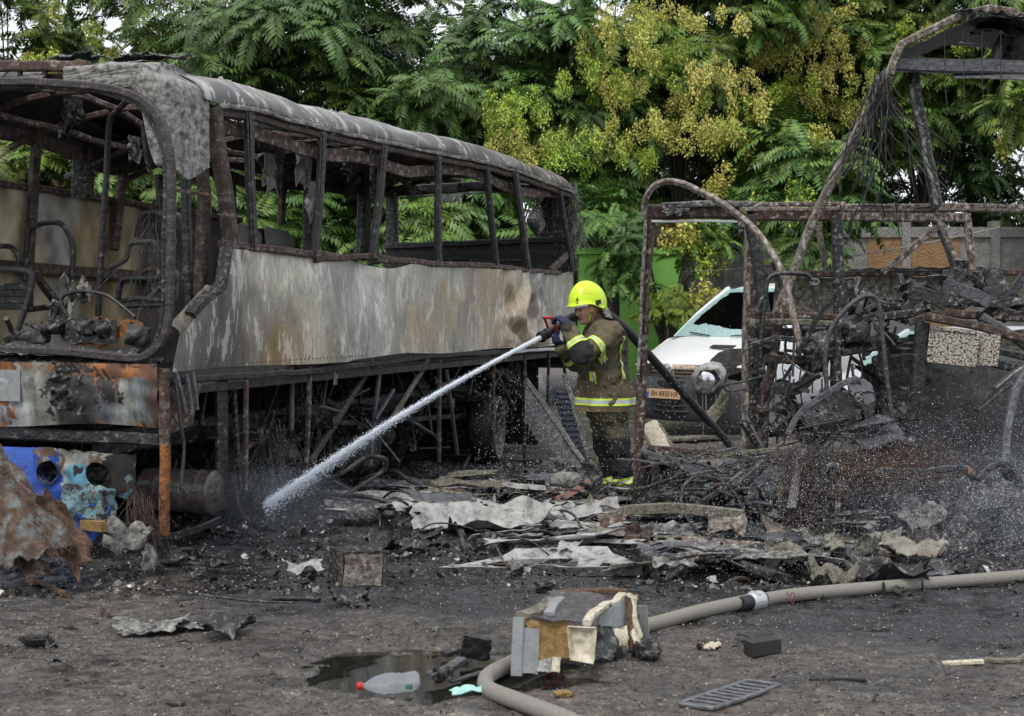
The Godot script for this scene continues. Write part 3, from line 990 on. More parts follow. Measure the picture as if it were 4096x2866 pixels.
func ragged(n: int, a: Vector3, b: Vector3, hang: Vector3, amt: float, sd: float) -> MB:
	# a torn curtain that hangs from the line a-b
	var mb := MB.new()
	mb.sheet(n, 8, func(u: float, v: float):
		var l := amt * (.45 + .9 * absf(nf.get_noise_2d(u * 260 + sd * 77, sd * 31)) + .25 * nf.get_noise_2d(u * 1900 + sd * 7, 4))
		var p: Vector3 = a.lerp(b, u) + hang * (1 - v) * l
		return p + Vector3(nz.get_noise_3d(u * 4 + sd, v * 3, 1), 0, nz.get_noise_3d(u * 4 + sd, v * 3, 8)) * .05 * (1 - v), .004)
	return mb

func ry0(x: float) -> float:
	# height of the gutter along the near side
	var rail := [[0, 2.925], [.6, 2.9], [1.0, 2.935], [2.0, 2.92], [3.0, 2.935], [4.1, 2.96], [5.3, 2.985], [6.0, 2.98], [7.5, 2.925], [7.95, 2.9]]
	for k in rail.size() - 1:
		if x <= rail[k + 1][0]:
			return lerpf(rail[k][1], rail[k + 1][1], (x - rail[k][0]) / (rail[k + 1][0] - rail[k][0]))
	return 2.9

func build_bus() -> void:
	var bus := thing("burnt_bus", "burnt-out bus with buckled scorched grey side panel and empty windows", "bus", TB)
	# --- near side
	var zw := func(x: float, y: float) -> float:
		# buckles of the side skin
		var w := .018 * sin(x * 2.1 + 1.0) + .02 * nz.get_noise_2d(x * .8, y * .7) + .012 * nz.get_noise_2d(x * 2.6 + 4, y * 1.4)
		w += .06 * exp(-pow((x - 2.3 + (y - 1.2) * .25) / .12, 2)) * smoothstep(2.0, 1.2, y)
		w -= .085 * exp(-pow((x - 2.75 + (2.0 - y) * .3) / .22, 2)) * smoothstep(1.4, 2.0, y)
		# the crushed patch towards the rear
		var c := exp(-pow((x - 6.35) / .55, 2))
		w += c * (.075 * sin((x * 8.0 + y * 5.0) + nz.get_noise_2d(x * 2, y * 2) * 3.0) * smoothstep(2.05, 1.5, y) + .03 * nz.get_noise_2d(x * 4, y * 4))
		w += .022 * sin((x + y * .2) * 14.0) * exp(-pow((x - 5.75) / .3, 2))
		return w
	var mb := MB.new()
	var skin := texm("scorched_side", paint_tex(1400, 160, panel_color), .36, null, 1.0, .25)
	for seg in [[0.0, .338, .0], [.335, .69, .005], [.687, 1.0, .0]]:   # three sheets, lapped over each other
		mb = MB.new()
		mb.sheet(90, 36, func(u0: float, v: float):
			var u: float = lerpf(seg[0], seg[1], u0)
			var bot := 1.2 + .006 * sin(u * 20.0) - .012 * exp(-pow((u - .25) / .08, 2)) + .016 * exp(-pow((u - .42) / .06, 2)) - .02 * u
			var top := 1.985 + .008 * sin(u * 17) - .06 * exp(-pow((u - .335) / .05, 2)) + .04 * smoothstep(.93, 1.0, u)
			var y := lerpf(bot, top, v)
			var xl := .06 + .09 * clampf((y - 1.2) / .22, 0, 1) + .44 * clampf((y - 1.42) / .29, 0, 1) + .07 * clampf((y - 1.71) / .28, 0, 1)
			var x := lerpf(xl, 7.98, u)
			return Vector3(x, y, zw.call(x, y) + seg[2]), .004)
		for k in mb.v.size():
			mb.uv[k] = Vector2(mb.v[k].x / 8.0, 1.0 - clampf((mb.v[k].y - 1.17) / .86, 0.002, .998))
		put(bus, "side_panel", mb, skin, false, TB)
	var rv := MB.new()
	rv.blob(Vector3.ZERO, Vector3(.007, .007, .005), nz, 0.0, 4)
	var rx := []
	for k in 150:
		var x := .2 + k * .052
		rx.append(TB * Transform3D(Basis(), Vector3(x, 1.225 - .003 * x, zw.call(x, 1.22) + .003)))
		if x > .7: rx.append(TB * Transform3D(Basis(), Vector3(x, ry0(x) + .055, .02)))
	multi(bus, "rivet_row", rv.mesh(false, Vector3.ZERO), rx, [], M.steel).set_meta("kind", "stuff")
	beam(bus, "lower_rail", [Vector3(.05, 1.145, -.03), Vector3(2.0, 1.12, -.03), Vector3(4.0, 1.17, -.03), Vector3(7.9, 1.12, -.03)], .05, .045, M.black)
	beam(bus, "trim_rail", [Vector3(5.9, 1.15, .015), Vector3(7.85, 1.135, .015)], .03, .035, M.alu)
	beam(bus, "window_sill", [Vector3(.66, 2.02, -.01), Vector3(1.9, 1.995, 0), Vector3(2.3, 1.985, .0)], .05, .05, M.rust)
	beam(bus, "window_sill", bzs([[1255, 1042], [1300, 1036], [1390, 1030], [1480, 1024], [1540, 1035], [1650, 1048]]), .05, .045, M.rustdark)
	beam(bus, "window_sill", bzs([[1500, 1040], [1600, 1042], [1750, 1055], [1985, 1066], [2120, 1085], [2240, 1092]]), .05, .05, M.rust)
	var pil := [[[[992, 448], [1000, 700], [1012, 992]], .07], [[[1288, 528], [1278, 760], [1256, 1032]], .065], [[[1536, 578], [1516, 800], [1487, 1038]], .065], [[[1752, 620], [1750, 800], [1755, 1050]], .06], [[[1945, 662], [1962, 850], [1985, 1062]], .058], [[[2058, 690], [2085, 880], [2112, 1078]], .12], [[[2240, 760], [2258, 900], [2288, 1085]], .065]]
	for p in pil:
		var pl := beam(bus, "window_pillar", bzs(p[0], -.015), p[1] * .78, .06, M.frame if p[1] < .1 else M.rustdark, Vector3.BACK, .006)
		var pts := bzs(p[0], .028)
		for s in [-.3, .3]:
			var q := []
			for a in pts: q.append(a + Vector3(s * p[1] * .78, 0, 0))
			put(pl, "bead", bar(q, p[1] * .16, .014, Vector3.BACK), M.soot, true, TB)
	beam(bus, "brace", bzs([[2200, 1085], [2268, 1020]]), .08, .05, M.rustdark, Vector3.BACK)
	# door post at the front and the burnt strip along the cut panel
	beam(bus, "door_post", bzs([[852, 430], [872, 620], [905, 800], [925, 1000]], -.02), .1, .09, M.rustdark, Vector3.BACK, .006)
	beam(bus, "door_post", bxs([[792, 560], [815, 760], [812, 960], [800, 1180]], .75), .08, .08, M.rustdark, Vector3.BACK)
	beam(bus, "door_post", bxs([[740, 600], [748, 1000], [760, 1250]], 1.0), .05, .06, M.soot, Vector3.BACK)
	beam(bus, "rubber_strip", bzs([[915, 980], [900, 1060], [880, 1140], [800, 1220], [760, 1260]], .02), .06, .08, M.char, Vector3.BACK, .02)
	mb = MB.new()
	var k0 := bzs([[676, 1300], [823, 1140]], -.05)
	var k1 := bzs([[718, 1342], [872, 1165]], .02)
	mb.sheet(10, 4, func(u: float, v: float): return k0[0].lerp(k0[1], u).lerp(k1[0].lerp(k1[1], u), v) + Vector3(0, 0, .03 * sin(v * PI)), .006)
	tag(put(bus, "kick_plate", mb, M.lichen, false, TB), "dull brass coloured strip on the slanting panel edge")
	beam(bus, "grab_bar", bxs([[700, 760], [835, 780]], .35), .022, .022, M.rust)
	# --- roof
	var rail := [[0, 2.925], [.6, 2.9], [1.0, 2.935], [2.0, 2.92], [3.0, 2.935], [4.1, 2.96], [5.3, 2.985], [6.0, 2.98], [7.5, 2.925], [7.95, 2.9]]
	var rp := []
	for r in rail.slice(1): rp.append(Vector3(r[0], r[1] + .02, .0))
	beam(bus, "gutter", rp, .045, .03, M.roofdark)
	for k in rp.size(): rp[k] = rp[k] + Vector3(0, -.045, -.03)
	beam(bus, "window_header", rp, .05, .05, M.rustdark)
	rp = []
	for k in 24:
		var x := .7 + k * .3
		rp.append(Vector3(x, 2.86 - .13 * exp(-pow((x - 2.1) / .7, 2)) - .05 * exp(-pow((x - 3.6) / .5, 2)) - .04 * sin(x * 2.2), -.09))
	beam(bus, "inner_header", rp, .03, .1, M.rust)
	var ry := func(x: float) -> float:
		for k in rail.size() - 1:
			if x <= rail[k + 1][0]:
				return lerpf(rail[k][1], rail[k + 1][1], (x - rail[k][0]) / (rail[k + 1][0] - rail[k][0]))
		return 2.9
	var roofm := texm("scorched_roof", paint_tex(1200, 72, roof_color), .42, null, 1.0, .1)
	for side in 2:
		mb = MB.new()
		mb.sheet(150, 14, func(u: float, v: float):
			var x := .42 + u * 7.5
			var rag := .05 * nf.get_noise_2d(x * 200, 3 + side * 50) + .03 * nf.get_noise_2d(x * 900, 8)
			var a := v * (1.45 + rag * 4.0)
			var y: float = ry.call(x) + .03 + sin(a) * .22 - (.2 * exp(-pow((x - 2.4) / .5, 2)) if side else 0.0)
			var z := .01 - (1 - cos(a)) * .42
			var d := .016 * nz.get_noise_2d(x * 1.1, v * 1.2) + .006 * nf.get_noise_2d(x * 260, v * 90) + .007 * exp(-pow((fmod(x + .35, 1.15) - .5) / .012, 2))
			return Vector3(x, y + d, z + d if side == 0 else -2.4 - z), .005)
		if side == 0:
			for k in mb.v.size():
				mb.uv[k] = Vector2((mb.v[k].x - .42) / 7.5, mb.uv[k].y)
		put(bus, "roof_cove", mb, roofm if side == 0 else M.black, false, TB)
	# ragged scraps that curl above the cove
	for r in [[.55, .5, .10, "char"], [1.25, .35, .09, "cloth"], [1.65, .3, .05, "char"], [2.95, .75, .1, "cloth"], [3.6, .5, .05, "char"], [4.3, .8, .04, "ash"], [5.4, .9, .05, "ash"], [6.3, .5, .07, "char"], [.2, .7, .05, "char"]]:
		var x0: float = r[0]
		var wd: float = r[1]
		var hh: float = r[2]
		mb = MB.new()
		mb.sheet(16, 6, func(u: float, v: float):
			var x := x0 + u * wd
			return Vector3(x, ry.call(x) + .22 + hh * sin(PI * clampf(u * 1.1, 0, 1)) * v * (1.0 + nf.get_noise_2d(x * 900, 9)) + .02 * nz.get_noise_2d(x * 9, v * 4), -.3 - v * .22 + .03 * nz.get_noise_2d(x * 6, v * 4 + 7)), .006)
		put(bus, "roof_scrap", mb, M[r[3]], false, TB)
	# rounded front corner with blistered, ashen skin
	mb = MB.new()
	mb.sheet(40, 26, func(u: float, v: float):
		var a := clampf((u - .3) / .45, 0, 1) * PI / 2
		var rad := .2
		var p := Vector2(0.0, -.75 + u / .3 * .55) if u < .3 else Vector2(rad - cos(a) * rad, -rad + sin(a) * rad)
		if u > .75: p = Vector2(rad + (u - .75) * 1.2, 0.0)
		var low := 2.98 - .5 * smoothstep(.28, .5, u) - .1 * smoothstep(.5, 1.0, u) + .13 * smoothstep(.8, 1.0, u) + .02 * nf.get_noise_2d(u * 900, 5)
		var high := 3.12 + .04 * (1 - u)
		var y := lerpf(low, high, v)
		var inw := pow(smoothstep(.72, 1.0, v), 2) * .18
		var nn := Vector2(-1, 0).lerp(Vector2(0, 1), smoothstep(.3, .75, u)).normalized()
		p -= nn * (inw - .012 * nf.get_noise_2d(u * 1500, v * 1500))
		return Vector3(p.x, y + .006 * nf.get_noise_2d(u * 300, v * 300), p.y), .008)
	tag(put(bus, "corner_panel", mb, M.roofash, false, TB), "blistered ash grey corner of the roof")
	# brow over the windscreen: rusty beams showing between torn ashen skin
	beam(bus, "brow_beam", [Vector3(.06, 3.13, -.6), Vector3(.05, 3.17, -1.2), Vector3(.06, 3.16, -2.2)], .06, .07, M.rust)
	beam(bus, "brow_beam", [Vector3(.14, 3.08, -.5), Vector3(.13, 3.1, -1.2), Vector3(.14, 3.09, -2.2)], .05, .05, M.rustdark)
	beam(bus, "brow_beam", [Vector3(.3, 3.06, -.4), Vector3(.3, 3.09, -1.2), Vector3(.3, 3.08, -2.2)], .05, .06, M.soot)
	for z in [-.7, -.95, -1.15]:
		beam(bus, "brow_strut", [Vector3(.06, 3.02, z), Vector3(.07, 3.15, z)], .03, .03, M.soot)
	for r in [[-.35, -.8, .05, "roofash"], [-.95, -1.4, .07, "roofdark"], [-1.3, -2.3, .09, "roofdark"]]:
		mb = MB.new()
		mb.sheet(24, 8, func(u: float, v: float):
			var z: float = lerpf(r[0], r[1], u)
			return Vector3(.02 + v * .3, 3.14 + r[2] * v + .03 * nf.get_noise_2d(z * 300, v * 200) - .07 * pow(1 - v, 2), z + .05 * nf.get_noise_2d(v * 500, z * 50)), .006)
		put(bus, "brow_skin", mb, M[r[3]], false, TB)
	for k in 5:
		mb = scrap(Vector3(.15 + rr(0, .3), 3.21 + rr(0, .05), -.3 - k * .27), Basis(Vector3.UP, rr(0, 6)), .4, .2, .5, .05, .04, .006, k + 3.0)
		put(bus, "roof_scrap", mb, M.char, false, TB)
	# roof skeleton
	for z in [-.5, -.95, -1.4, -1.85]:
		var p := []
		for k in 20:
			var x := .25 + k * .4
			p.append(Vector3(x, 3.16 - .1 * absf(z + 1.2) - (.32 * exp(-pow((x - 2.3) / 1.1, 2)) + .1 * sin(x * 1.7 + z * 3)) * (.5 + .5 * smoothstep(-.3, -1.5, z)), z))
		beam(bus, "roof_stringer", p, .05, .045, M.rust if z < -.9 else M.rustdark)
	for x in [.7, 1.35, 2.0, 2.7, 3.5, 4.3, 5.1, 5.9, 6.7, 7.5]:
		var p := []
		for k in 13:
			var t := k / 12.0
			p.append(Vector3(x + .03 * nz.get_noise_2d(x, t * 2), ry.call(x) + .2 * sin(PI * t) - .3 * exp(-pow((x - 2.3) / .9, 2)) * t, -.05 - t * 2.3))
		beam(bus, "roof_rib", p, .04, .045, M.rustdark if int(x * 10) % 2 else M.soot)
	for r in [[3.3, 7.7, -1.3, -2.2, .02], [4.6, 7.8, -.3, -1.35, .03], [2.2, 3.2, -1.75, -2.3, -.18]]:
		mb = MB.new()
		mb.sheet(30, 10, func(u: float, v: float):
			var x: float = lerpf(r[0], r[1], u)
			var z: float = lerpf(r[2], r[3], v)
			return Vector3(x + .15 * nf.get_noise_2d(z * 250, r[0] * 40), 3.1 + r[4] + .06 * nf.get_noise_2d(x * 130, z * 130), z + .15 * nf.get_noise_2d(x * 250, 9)), .006)
		put(bus, "ceiling_sheet", mb, M.black, false, TB)
	# torn cloth and lining that hang from the roof
	for r in [[[1190, 560], [1240, 565], -.55, .5, "cloth"], [[1230, 720], [1290, 735], -.8, .42, "cloth"], [[1040, 520], [1130, 540], -.5, .52, "char"], [[1055, 610], [1100, 620], -.45, .38, "cloth"], [[575, 380], [625, 385], -.45, .55, "char"], [[513, 540], [560, 550], -1.1, .24, "ash"], [[1370, 620], [1430, 640], -1.2, .3, "char"], [[330, 400], [250, 380], -1.1, .3, "char"], [[650, 590], [720, 600], -.9, .12, "ash"], [[1480, 600], [1510, 600], -.9, .6, "char"]]:
		mb = ragged(18, bz(r[0][0], r[0][1], r[2]), bz(r[1][0], r[1][1], r[2]), Vector3.DOWN, r[3], r[3] * 17.0)
		put(bus, "hanging_lining", mb, M[r[4]], false, TB)
	# --- front end
	var wf := [[-700, 1395], [-300, 1398], [0, 1400], [300, 1412], [520, 1432], [600, 1415], [650, 1360], [672, 1280], [680, 1150], [684, 900], [684, 700], [676, 600], [650, 500], [600, 425], [530, 380], [420, 352], [250, 334], [0, 326], [-300, 330], [-700, 345]]
	beam(bus, "windscreen_frame", smooth_path(bxs(wf, -.03), 3), .05, .045, M.frame, Vector3.RIGHT, .004)
	var wf2 := []
	for p in wf: wf2.append([p[0] - 26 if p[0] > 500 else p[0], p[1] + (20 if p[1] < 600 else 0)])
	beam(bus, "frame_seal", smooth_path(bxs(wf2, .02), 3), .025, .03, M.char, Vector3.RIGHT, .01)
	mb = MB.new()
	mb.sheet(60, 10, func(u: float, v: float):
		var z := -2.4 + u * 2.2
		return Vector3(-.05 + v * .16, 1.31 + .05 * nf.get_noise_2d(z * 260, v * 200) + .045 * sin(v * PI) - .04 * smoothstep(.6, 1.0, u), z), .012)
	put(bus, "melted_seal", mb, M.char, false, TB)
	mb = MB.new()
	mb.sheet(120, 24, func(u: float, v: float): return Vector3(-.03 - .05 * sin(u * PI) + .012 * nz.get_noise_2d(u * 9, v * 3) + .05 * pow(1 - v, 3), lerpf(.85 + .02 * sin(u * 9), 1.25, v), -u * 2.4 - .02), .005)
	put(bus, "front_panel", mb, texm("front_paint", paint_tex(480, 90, front_color), .6), false, TB)
	mb = MB.new()
	mb.sheet(14, 6, func(u: float, v: float): return Vector3(-.075 - .04 * sin((1.0 + u * .55) / 2.4 * PI) + .03, lerpf(1.0, 1.2, v), -1.02 - u * .55), .004)
	put(bus, "access_flap", mb, M.greyplate, false, TB)
	mb = MB.new()
	mb.sheet(20, 8, func(u: float, v: float): return Vector3(-.04 + v * .12, 1.24 + .05 * v + .02 * nz.get_noise_2d(u * 8, v * 3), -2.4 + u * 2.36), .006)
	put(bus, "front_ledge", mb, M.char, false, TB)
	mb = MB.new()
	mb.sheet(12, 10, func(u: float, v: float): return Vector3(-.1 + u * .06, lerpf(.98, 1.26, v) - .06 * u, -.75 + u * .2) + Vector3(nz.get_noise_2d(u * 4, v * 4) * .06, 0, nf.get_noise_2d(v * 900, 4) * .06), .005)
	put(bus, "torn_flap", mb, M.char, false, TB)
	beam(bus, "corner_post", bzs([[655, 1475], [658, 1780]], .0), .055, .055, M.rust, Vector3.BACK)
	beam(bus, "corner_post", bzs([[658, 1780], [657, 2140]], .003), .056, .056, M.rustorange, Vector3.BACK)
	beam(bus, "cross_beam", [Vector3(.05, .78, -.05), Vector3(.05, .78, -2.3)], .07, .08, M.soot)
	mb = MB.new()
	mb.sheet(10, 12, func(u: float, v: float): return Vector3(.04 + u * (.42 - .1 * (1 - v)), lerpf(.8 + .05 * u, 1.12, v), -.03), .005)
	tag(put(bus, "wheel_arch_plate", mb, M.rust, false, TB), "orange rusted plate behind the corner post")
	for p in [[[700, 1490], [742, 1650]], [[745, 1500], [765, 1650]], [[772, 1490], [788, 1640]]]:
		beam(bus, "bracket", bzs(p, .03), .025, .02, M.steel, Vector3.BACK)
	# bumper: plain blue half, then the lamp corner with two round holes and flaking paint
	mb = MB.new()
	mb.sheet(18, 10, func(u: float, v: float): return Vector3(-.12 + .05 * v * v - .03 * sin(u * 2.5), lerpf(.3, .71, v), -1.55 + u * .66), .012)
	tag(put(bus, "bumper", mb, M.bluepaint, false, TB), "plain bright blue half of the bumper")
	var bend := func(a: float, y: float) -> Vector3:
		var p := clampf((a - .1) / .75, 0, 1)
		return Vector3(-.14 + .34 * pow(p, 2.2) + .02 * nz.get_noise_2d(a * 6, y * 6), y - .1 * a * a + .012 * nf.get_noise_2d(a * 900, y * 900), -.88 + a * .85)
	mb = MB.new()
	holed(mb, bend, Vector2(.16, .575), .065, Vector2(0, .45), Vector2(.31, .72), 72, 16)
	holed(mb, bend, Vector2(.5, .58), .075, Vector2(.31, .45), Vector2(.72, .72), 72, 16)
	for k in mb.v.size():
		# flaking paint: blue where the heat spared it, then primer, teal undercoat, rust and char
		var p := mb.v[k]
		var a := (p.z + .88) / .85
		var n1 := nf.get_noise_3dv(p * 420)
		var n2 := nf.get_noise_3dv(p * 1300 + Vector3(50, 0, 0))
		var c := Color(.02, .07, .34) * (1.0 + .4 * n1)
		if a * 1.4 + p.y - .6 + n1 * .5 + n2 * .25 > .22: c = Color(.24, .25, .235) * (1.0 + n2)
		if a * 1.4 + n1 * 1.1 + n2 * .3 > .46 and p.y < .58 + n1 * .2: c = Color(.1, .27, .36) * (1.0 + n2 * .6)
		if p.y > .62 + n1 * .15 and n2 > .02: c = Color(.13, .085, .055) * (1.0 + n1)
		if a + n1 * .45 + n2 * .2 > .56: c = Color(.02, .018, .017)
		mb.c.append(c)
	tag(put(bus, "lamp_corner", mb, M.vc, false, TB), "flaking blue and grey bumper corner with two empty lamp holes")
	mb = MB.new()
	mb.sheet(20, 10, func(u: float, v: float):
		var a := .0 + u * .62 - .1 * (1 - v) * u
		return bend.call(a, lerpf(.16 + .1 * nf.get_noise_2d(u * 500, 3), .45, v) + .02 * u), .008)
	put(bus, "bumper_skin", mb, M.bluepaint, false, TB)
	mb = MB.new()
	mb.sheet(10, 7, func(u: float, v: float): return bend.call(.28 + u * .34, .3 + v * .22) + Vector3(-.012, .0, .0), .004)
	mb.rough(nf, .03, 900)
	put(bus, "paint_flake", mb, M.peel, false, TB)
	for p in [[.16, .575, .065], [.5, .58, .075]]:
		mb = MB.new()
		var o: Vector3 = bend.call(p[0], p[1])
		mb.lathe([Vector2(p[2] + .008, -.01), Vector2(p[2], .0), Vector2(p[2], .12), Vector2(.001, .13)], o, Vector3(1, 0, -.25))
		put(bus, "lamp_recess", mb, M.char, false, TB)
	mb = MB.new()
	mb.box(Vector3(-.12, .25, -.42), Vector3(.05, .06, .24), Basis(Vector3.RIGHT, -.05) * Basis(Vector3.UP, -.35))
	tag(put(bus, "fog_lamp", mb, M.foam, true, TB), "small rectangular yellow brown fog lamp")
	mb = MB.new()
	mb.lathe([Vector2(.001, -.3), Vector2(.1, -.29), Vector2(.135, -.26), Vector2(.14, -.16), Vector2(.146, -.155), Vector2(.146, -.14), Vector2(.14, -.135), Vector2(.14, .12), Vector2(.147, .125), Vector2(.147, .14), Vector2(.14, .145), Vector2(.14, .2), Vector2(.147, .205), Vector2(.147, .225), Vector2(.132, .232), Vector2(.09, .25), Vector2(.001, .256)], Vector3(.5, .4, -.2), Vector3(.15, -.03, 1), 40)
	tag(put(bus, "air_tank", mb, M.tank, false, TB), "round steel air tank with wet scorched sheen")
	beam(bus, "bottom_rail", bzs([[560, 2150], [700, 2145], [870, 2080]], -.1), .05, .05, M.soot)
	put(bus, "wire_tangle", strands(bzs([[540, 1980], [580, 2000], [620, 2040]], .0), 90, .0022, .3, .16), M.copper, false, TB)
	put(bus, "wire_tangle", strands(bzs([[640, 740], [625, 820], [600, 900]], -.05), 26, .0016, .75, .08), M.char, false, TB)
	put(bus, "wire_tangle", strands(bzs([[740, 600], [760, 620]], -.3), 22, .0014, .6, .12), M.pipe, false, TB)
	hoop(bus, "air_hose", bzs([[700, 1520], [722, 1700], [735, 1800], [722, 1940]], .03), .011, M.pipe)
	# --- underside, seen below the side panel
	mb = MB.new()
	mb.box(Vector3(4.0, 1.07, -1.2), Vector3(7.7, .05, 2.3))
	put(bus, "floor", mb, M.black, true, TB)
	mb = MB.new()
	mb.sheet(50, 8, func(u: float, v: float): return Vector3(.5 + u * 7.3, lerpf(.0, 1.05, v), -2.3 + .05 * nz.get_noise_2d(u * 9, v * 3)), .006)
	put(bus, "far_skirt", mb, M.black, false, TB)
	mb = MB.new()
	mb.sheet(10, 6, func(u: float, v: float): return Vector3(7.7, lerpf(.02, 1.05, v), -2.35 + u * 2.0), .008)
	put(bus, "rear_skirt", mb, M.black, false, TB)
	for x in [2.9, 4.9, 6.7]:
		mb = MB.new()
		mb.sheet(8, 6, func(u: float, v: float): return Vector3(x + .1 * nz.get_noise_2d(u * 3, x), lerpf(.05, .95, v), -2.2 + u * (1.5 + .3 * nz.get_noise_2d(v * 3, x))), .008)
		put(bus, "burnt_bulkhead", mb, M.char, false, TB)
	for z in [-.65, -1.75]:
		beam(bus, "chassis_beam", [Vector3(.2, .72, z), Vector3(7.6, .7, z)], .08, .18, M.soot)
	for x in [1.3, 2.4, 3.6, 4.7, 5.6, 6.6]:
		beam(bus, "chassis_crossmember", [Vector3(x, .7, -.1), Vector3(x, .7, -2.25)], .06, .1, M.char)
	for p in [[[985, 1480], [978, 1960], .05, "rust", -.04], [[1240, 1465], [1225, 1880], .05, "rust", -.05], [[885, 1495], [885, 2040], .17, "soot", -.12], [[930, 1490], [960, 1960], .05, "char", -.2], [[1170, 1470], [1165, 1720], .05, "steel", -.25], [[1310, 1470], [1250, 1900], .03, "pipe", -.3], [[1500, 1440], [1240, 1850], .075, "pipe", -.18], [[1735, 1410], [1560, 1690], .06, "lichen", -.1], [[1520, 1450], [1480, 1860], .05, "wetsteel", -.1], [[1575, 1560], [1500, 1680], .035, "wetsteel", -.05], [[1758, 1410], [1755, 1850], .06, "rustdark", -.06], [[1785, 1480], [1830, 1820], .035, "wetsteel", -.05], [[1975, 1400], [1970, 1810], .05, "rustdark", -.06], [[2098, 1395], [2098, 1860], .05, "rustdark", -.05], [[2195, 1390], [2190, 1640], .035, "soot", -.04], [[1440, 1480], [1440, 1730], .03, "soot", -.6], [[1130, 1480], [1050, 1700], .03, "soot", -.5], [[1970, 1460], [2060, 1640], .05, "rustdark", -.25], [[1850, 1440], [1790, 1560], .04, "steel", -.4], [[830, 1500], [800, 1700], .04, "char", -.5], [[2240, 1390], [2285, 1620], .05, "char", -.1], [[1640, 1470], [1700, 1600], .04, "soot", -.5]]:
		beam(bus, "skirt_post" if absf(p[0][0] - p[1][0]) < 40 else "skirt_strut", bzs([p[0], p[1]], p[4]), p[2] * .72, .03, M[p[3]], Vector3.BACK, .004)
	for p in [[[1420, 1710], [1500, 1690], [1900, 1660]], [[1300, 1600], [1360, 1640]], [[1240, 1690], [1420, 1690]], [[1800, 1670], [1960, 1660]]]:
		beam(bus, "skirt_rail", bzs(p, -.4), .04, .05, M.soot)
	beam(bus, "spar", bzs([[1150, 1470], [1500, 1450], [2000, 1425]], -.4), .04, .05, M.rustdark)
	beam(bus, "peeling_strip", bzs([[1345, 1470], [1340, 1540]], -.05), .06, .01, M.rustpale, Vector3.BACK)
	# the burnt clutter of pipes, rods and brackets under the floor
	for k in 130:
		var o := Vector3(rr(.7, 7.6), rr(.12, 1.0), rr(-1.5, -.12))
		var dr := Vector3(rr(-1, 1), rr(-1, 1), rr(-.5, .5)).normalized() * rr(.12, .5)
		if k % 6 == 0:
			put(bus, "burnt_fitting", scrap(o, Basis(Vector3(rr(-1, 1), rr(-1, 1), rr(-1, 1)).normalized(), rr(0, 3)), rr(.08, .3), rr(.06, .18), .4, .2, .05, .006, k * 1.7, 6), M[["char", "soot", "wetsteel"][k % 3]], false, TB)
		elif k % 6 == 1:
			put(bus, "burnt_hose", pipe([o - dr / 2, o + Vector3(rr(-.1, .1), -.1, rr(-.1, .1)), o + dr / 2], rr(.008, .016)), M.char, false, TB)
		else:
			put(bus, "burnt_rod", bar([o - dr / 2, o + dr / 2], rr(.008, .03), rr(.006, .02), Vector3.BACK, .006), M[["char", "soot", "frame", "pipe", "rustdark"][k % 5]], true, TB)
	# engine and axle remains
	for p in [[Vector3(5.3, .62, -1.2), Vector3(.45, .35, .4)], [Vector3(4.4, .5, -1.0), Vector3(.3, .22, .3)], [Vector3(6.9, .6, -.9), Vector3(.4, .3, .4)], [Vector3(2.6, .5, -1.1), Vector3(.35, .2, .5)], [Vector3(6.3, .45, -.45), Vector3(.18, .16, .2)], [Vector3(3.5, .36, -.6), Vector3(.22, .2, .25)], [Vector3(1.9, .35, -.5), Vector3(.2, .2, .15)]]:
		mb = MB.new()
		mb.blob(p[0], p[1], nz, .35, 9, Basis(Vector3.UP, p[0].x), .5)
		put(bus, "engine_lump", mb, M.char, false, TB)
	for p in [[[1990, 1480], [2040, 1500], [2060, 1540]], [[1950, 1500], [2000, 1490], [2030, 1520]]]:
		hoop(bus, "engine_pipe", bzs(p, -.3), .045, M.pipe)
	for k in 8:
		put(bus, "wire_tangle", strands([Vector3(rr(1.2, 7.4), 1.05, rr(-1.0, -.1))], 16, .004, rr(.4, .8), .2), M.char, false, TB)
	put(bus, "wire_tangle", strands(bzs([[1080, 1720], [1100, 1740]], -.2), 40, .004, .7, .2), M.char, false, TB)
	# wheels, burnt down to their rims
	for w in [[5.95, .36, -.16, .31, .2], [1.55, .33, -.3, .3, .0], [5.95, .36, -2.1, .31, 0.0], [1.55, .33, -2.1, .3, 0.0]]:
		var wb := TB * Transform3D(Basis(Vector3.UP, w[4]), Vector3(w[0], w[1], w[2]))
		var wh := Node3D.new()
		wh.name = "wheel"
		bus.add_child(wh, true)
		wh.transform = TB.affine_inverse() * wb
		mb = MB.new()
		var R: float = w[3]
		mb.lathe([Vector2(R - .02, -.24), Vector2(R + .04, -.2), Vector2(R + .05, -.05), Vector2(R + .02, .02), Vector2(R, .028)], Vector3.ZERO, Vector3.BACK, 40)
		put(wh, "tyre_remains", mb, M.black, false, wb)
		mb = MB.new()
		mb.lathe([Vector2(R, .028), Vector2(R - .015, .034), Vector2(R - .03, .02), Vector2(R - .035, -.1), Vector2(R - .05, -.16)], Vector3.ZERO, Vector3.BACK, 40)
		put(wh, "rim", mb, M.rustpale if w[0] > 4 else M.rustdark, false, wb)
		mb = MB.new()
		mb.lathe([Vector2(R - .05, -.16), Vector2(.12, -.13), Vector2(.1, -.05), Vector2(.05, -.03), Vector2(.001, -.03)], Vector3.ZERO, Vector3.BACK, 32)
		put(wh, "hub", mb, M.soot, false, wb)
	# radiator grille hanging out at the back and the blue louvred door behind it
	var ga := W(2105, 1530, 13.9)
	var gb := W(2335, 1850, 13.2)
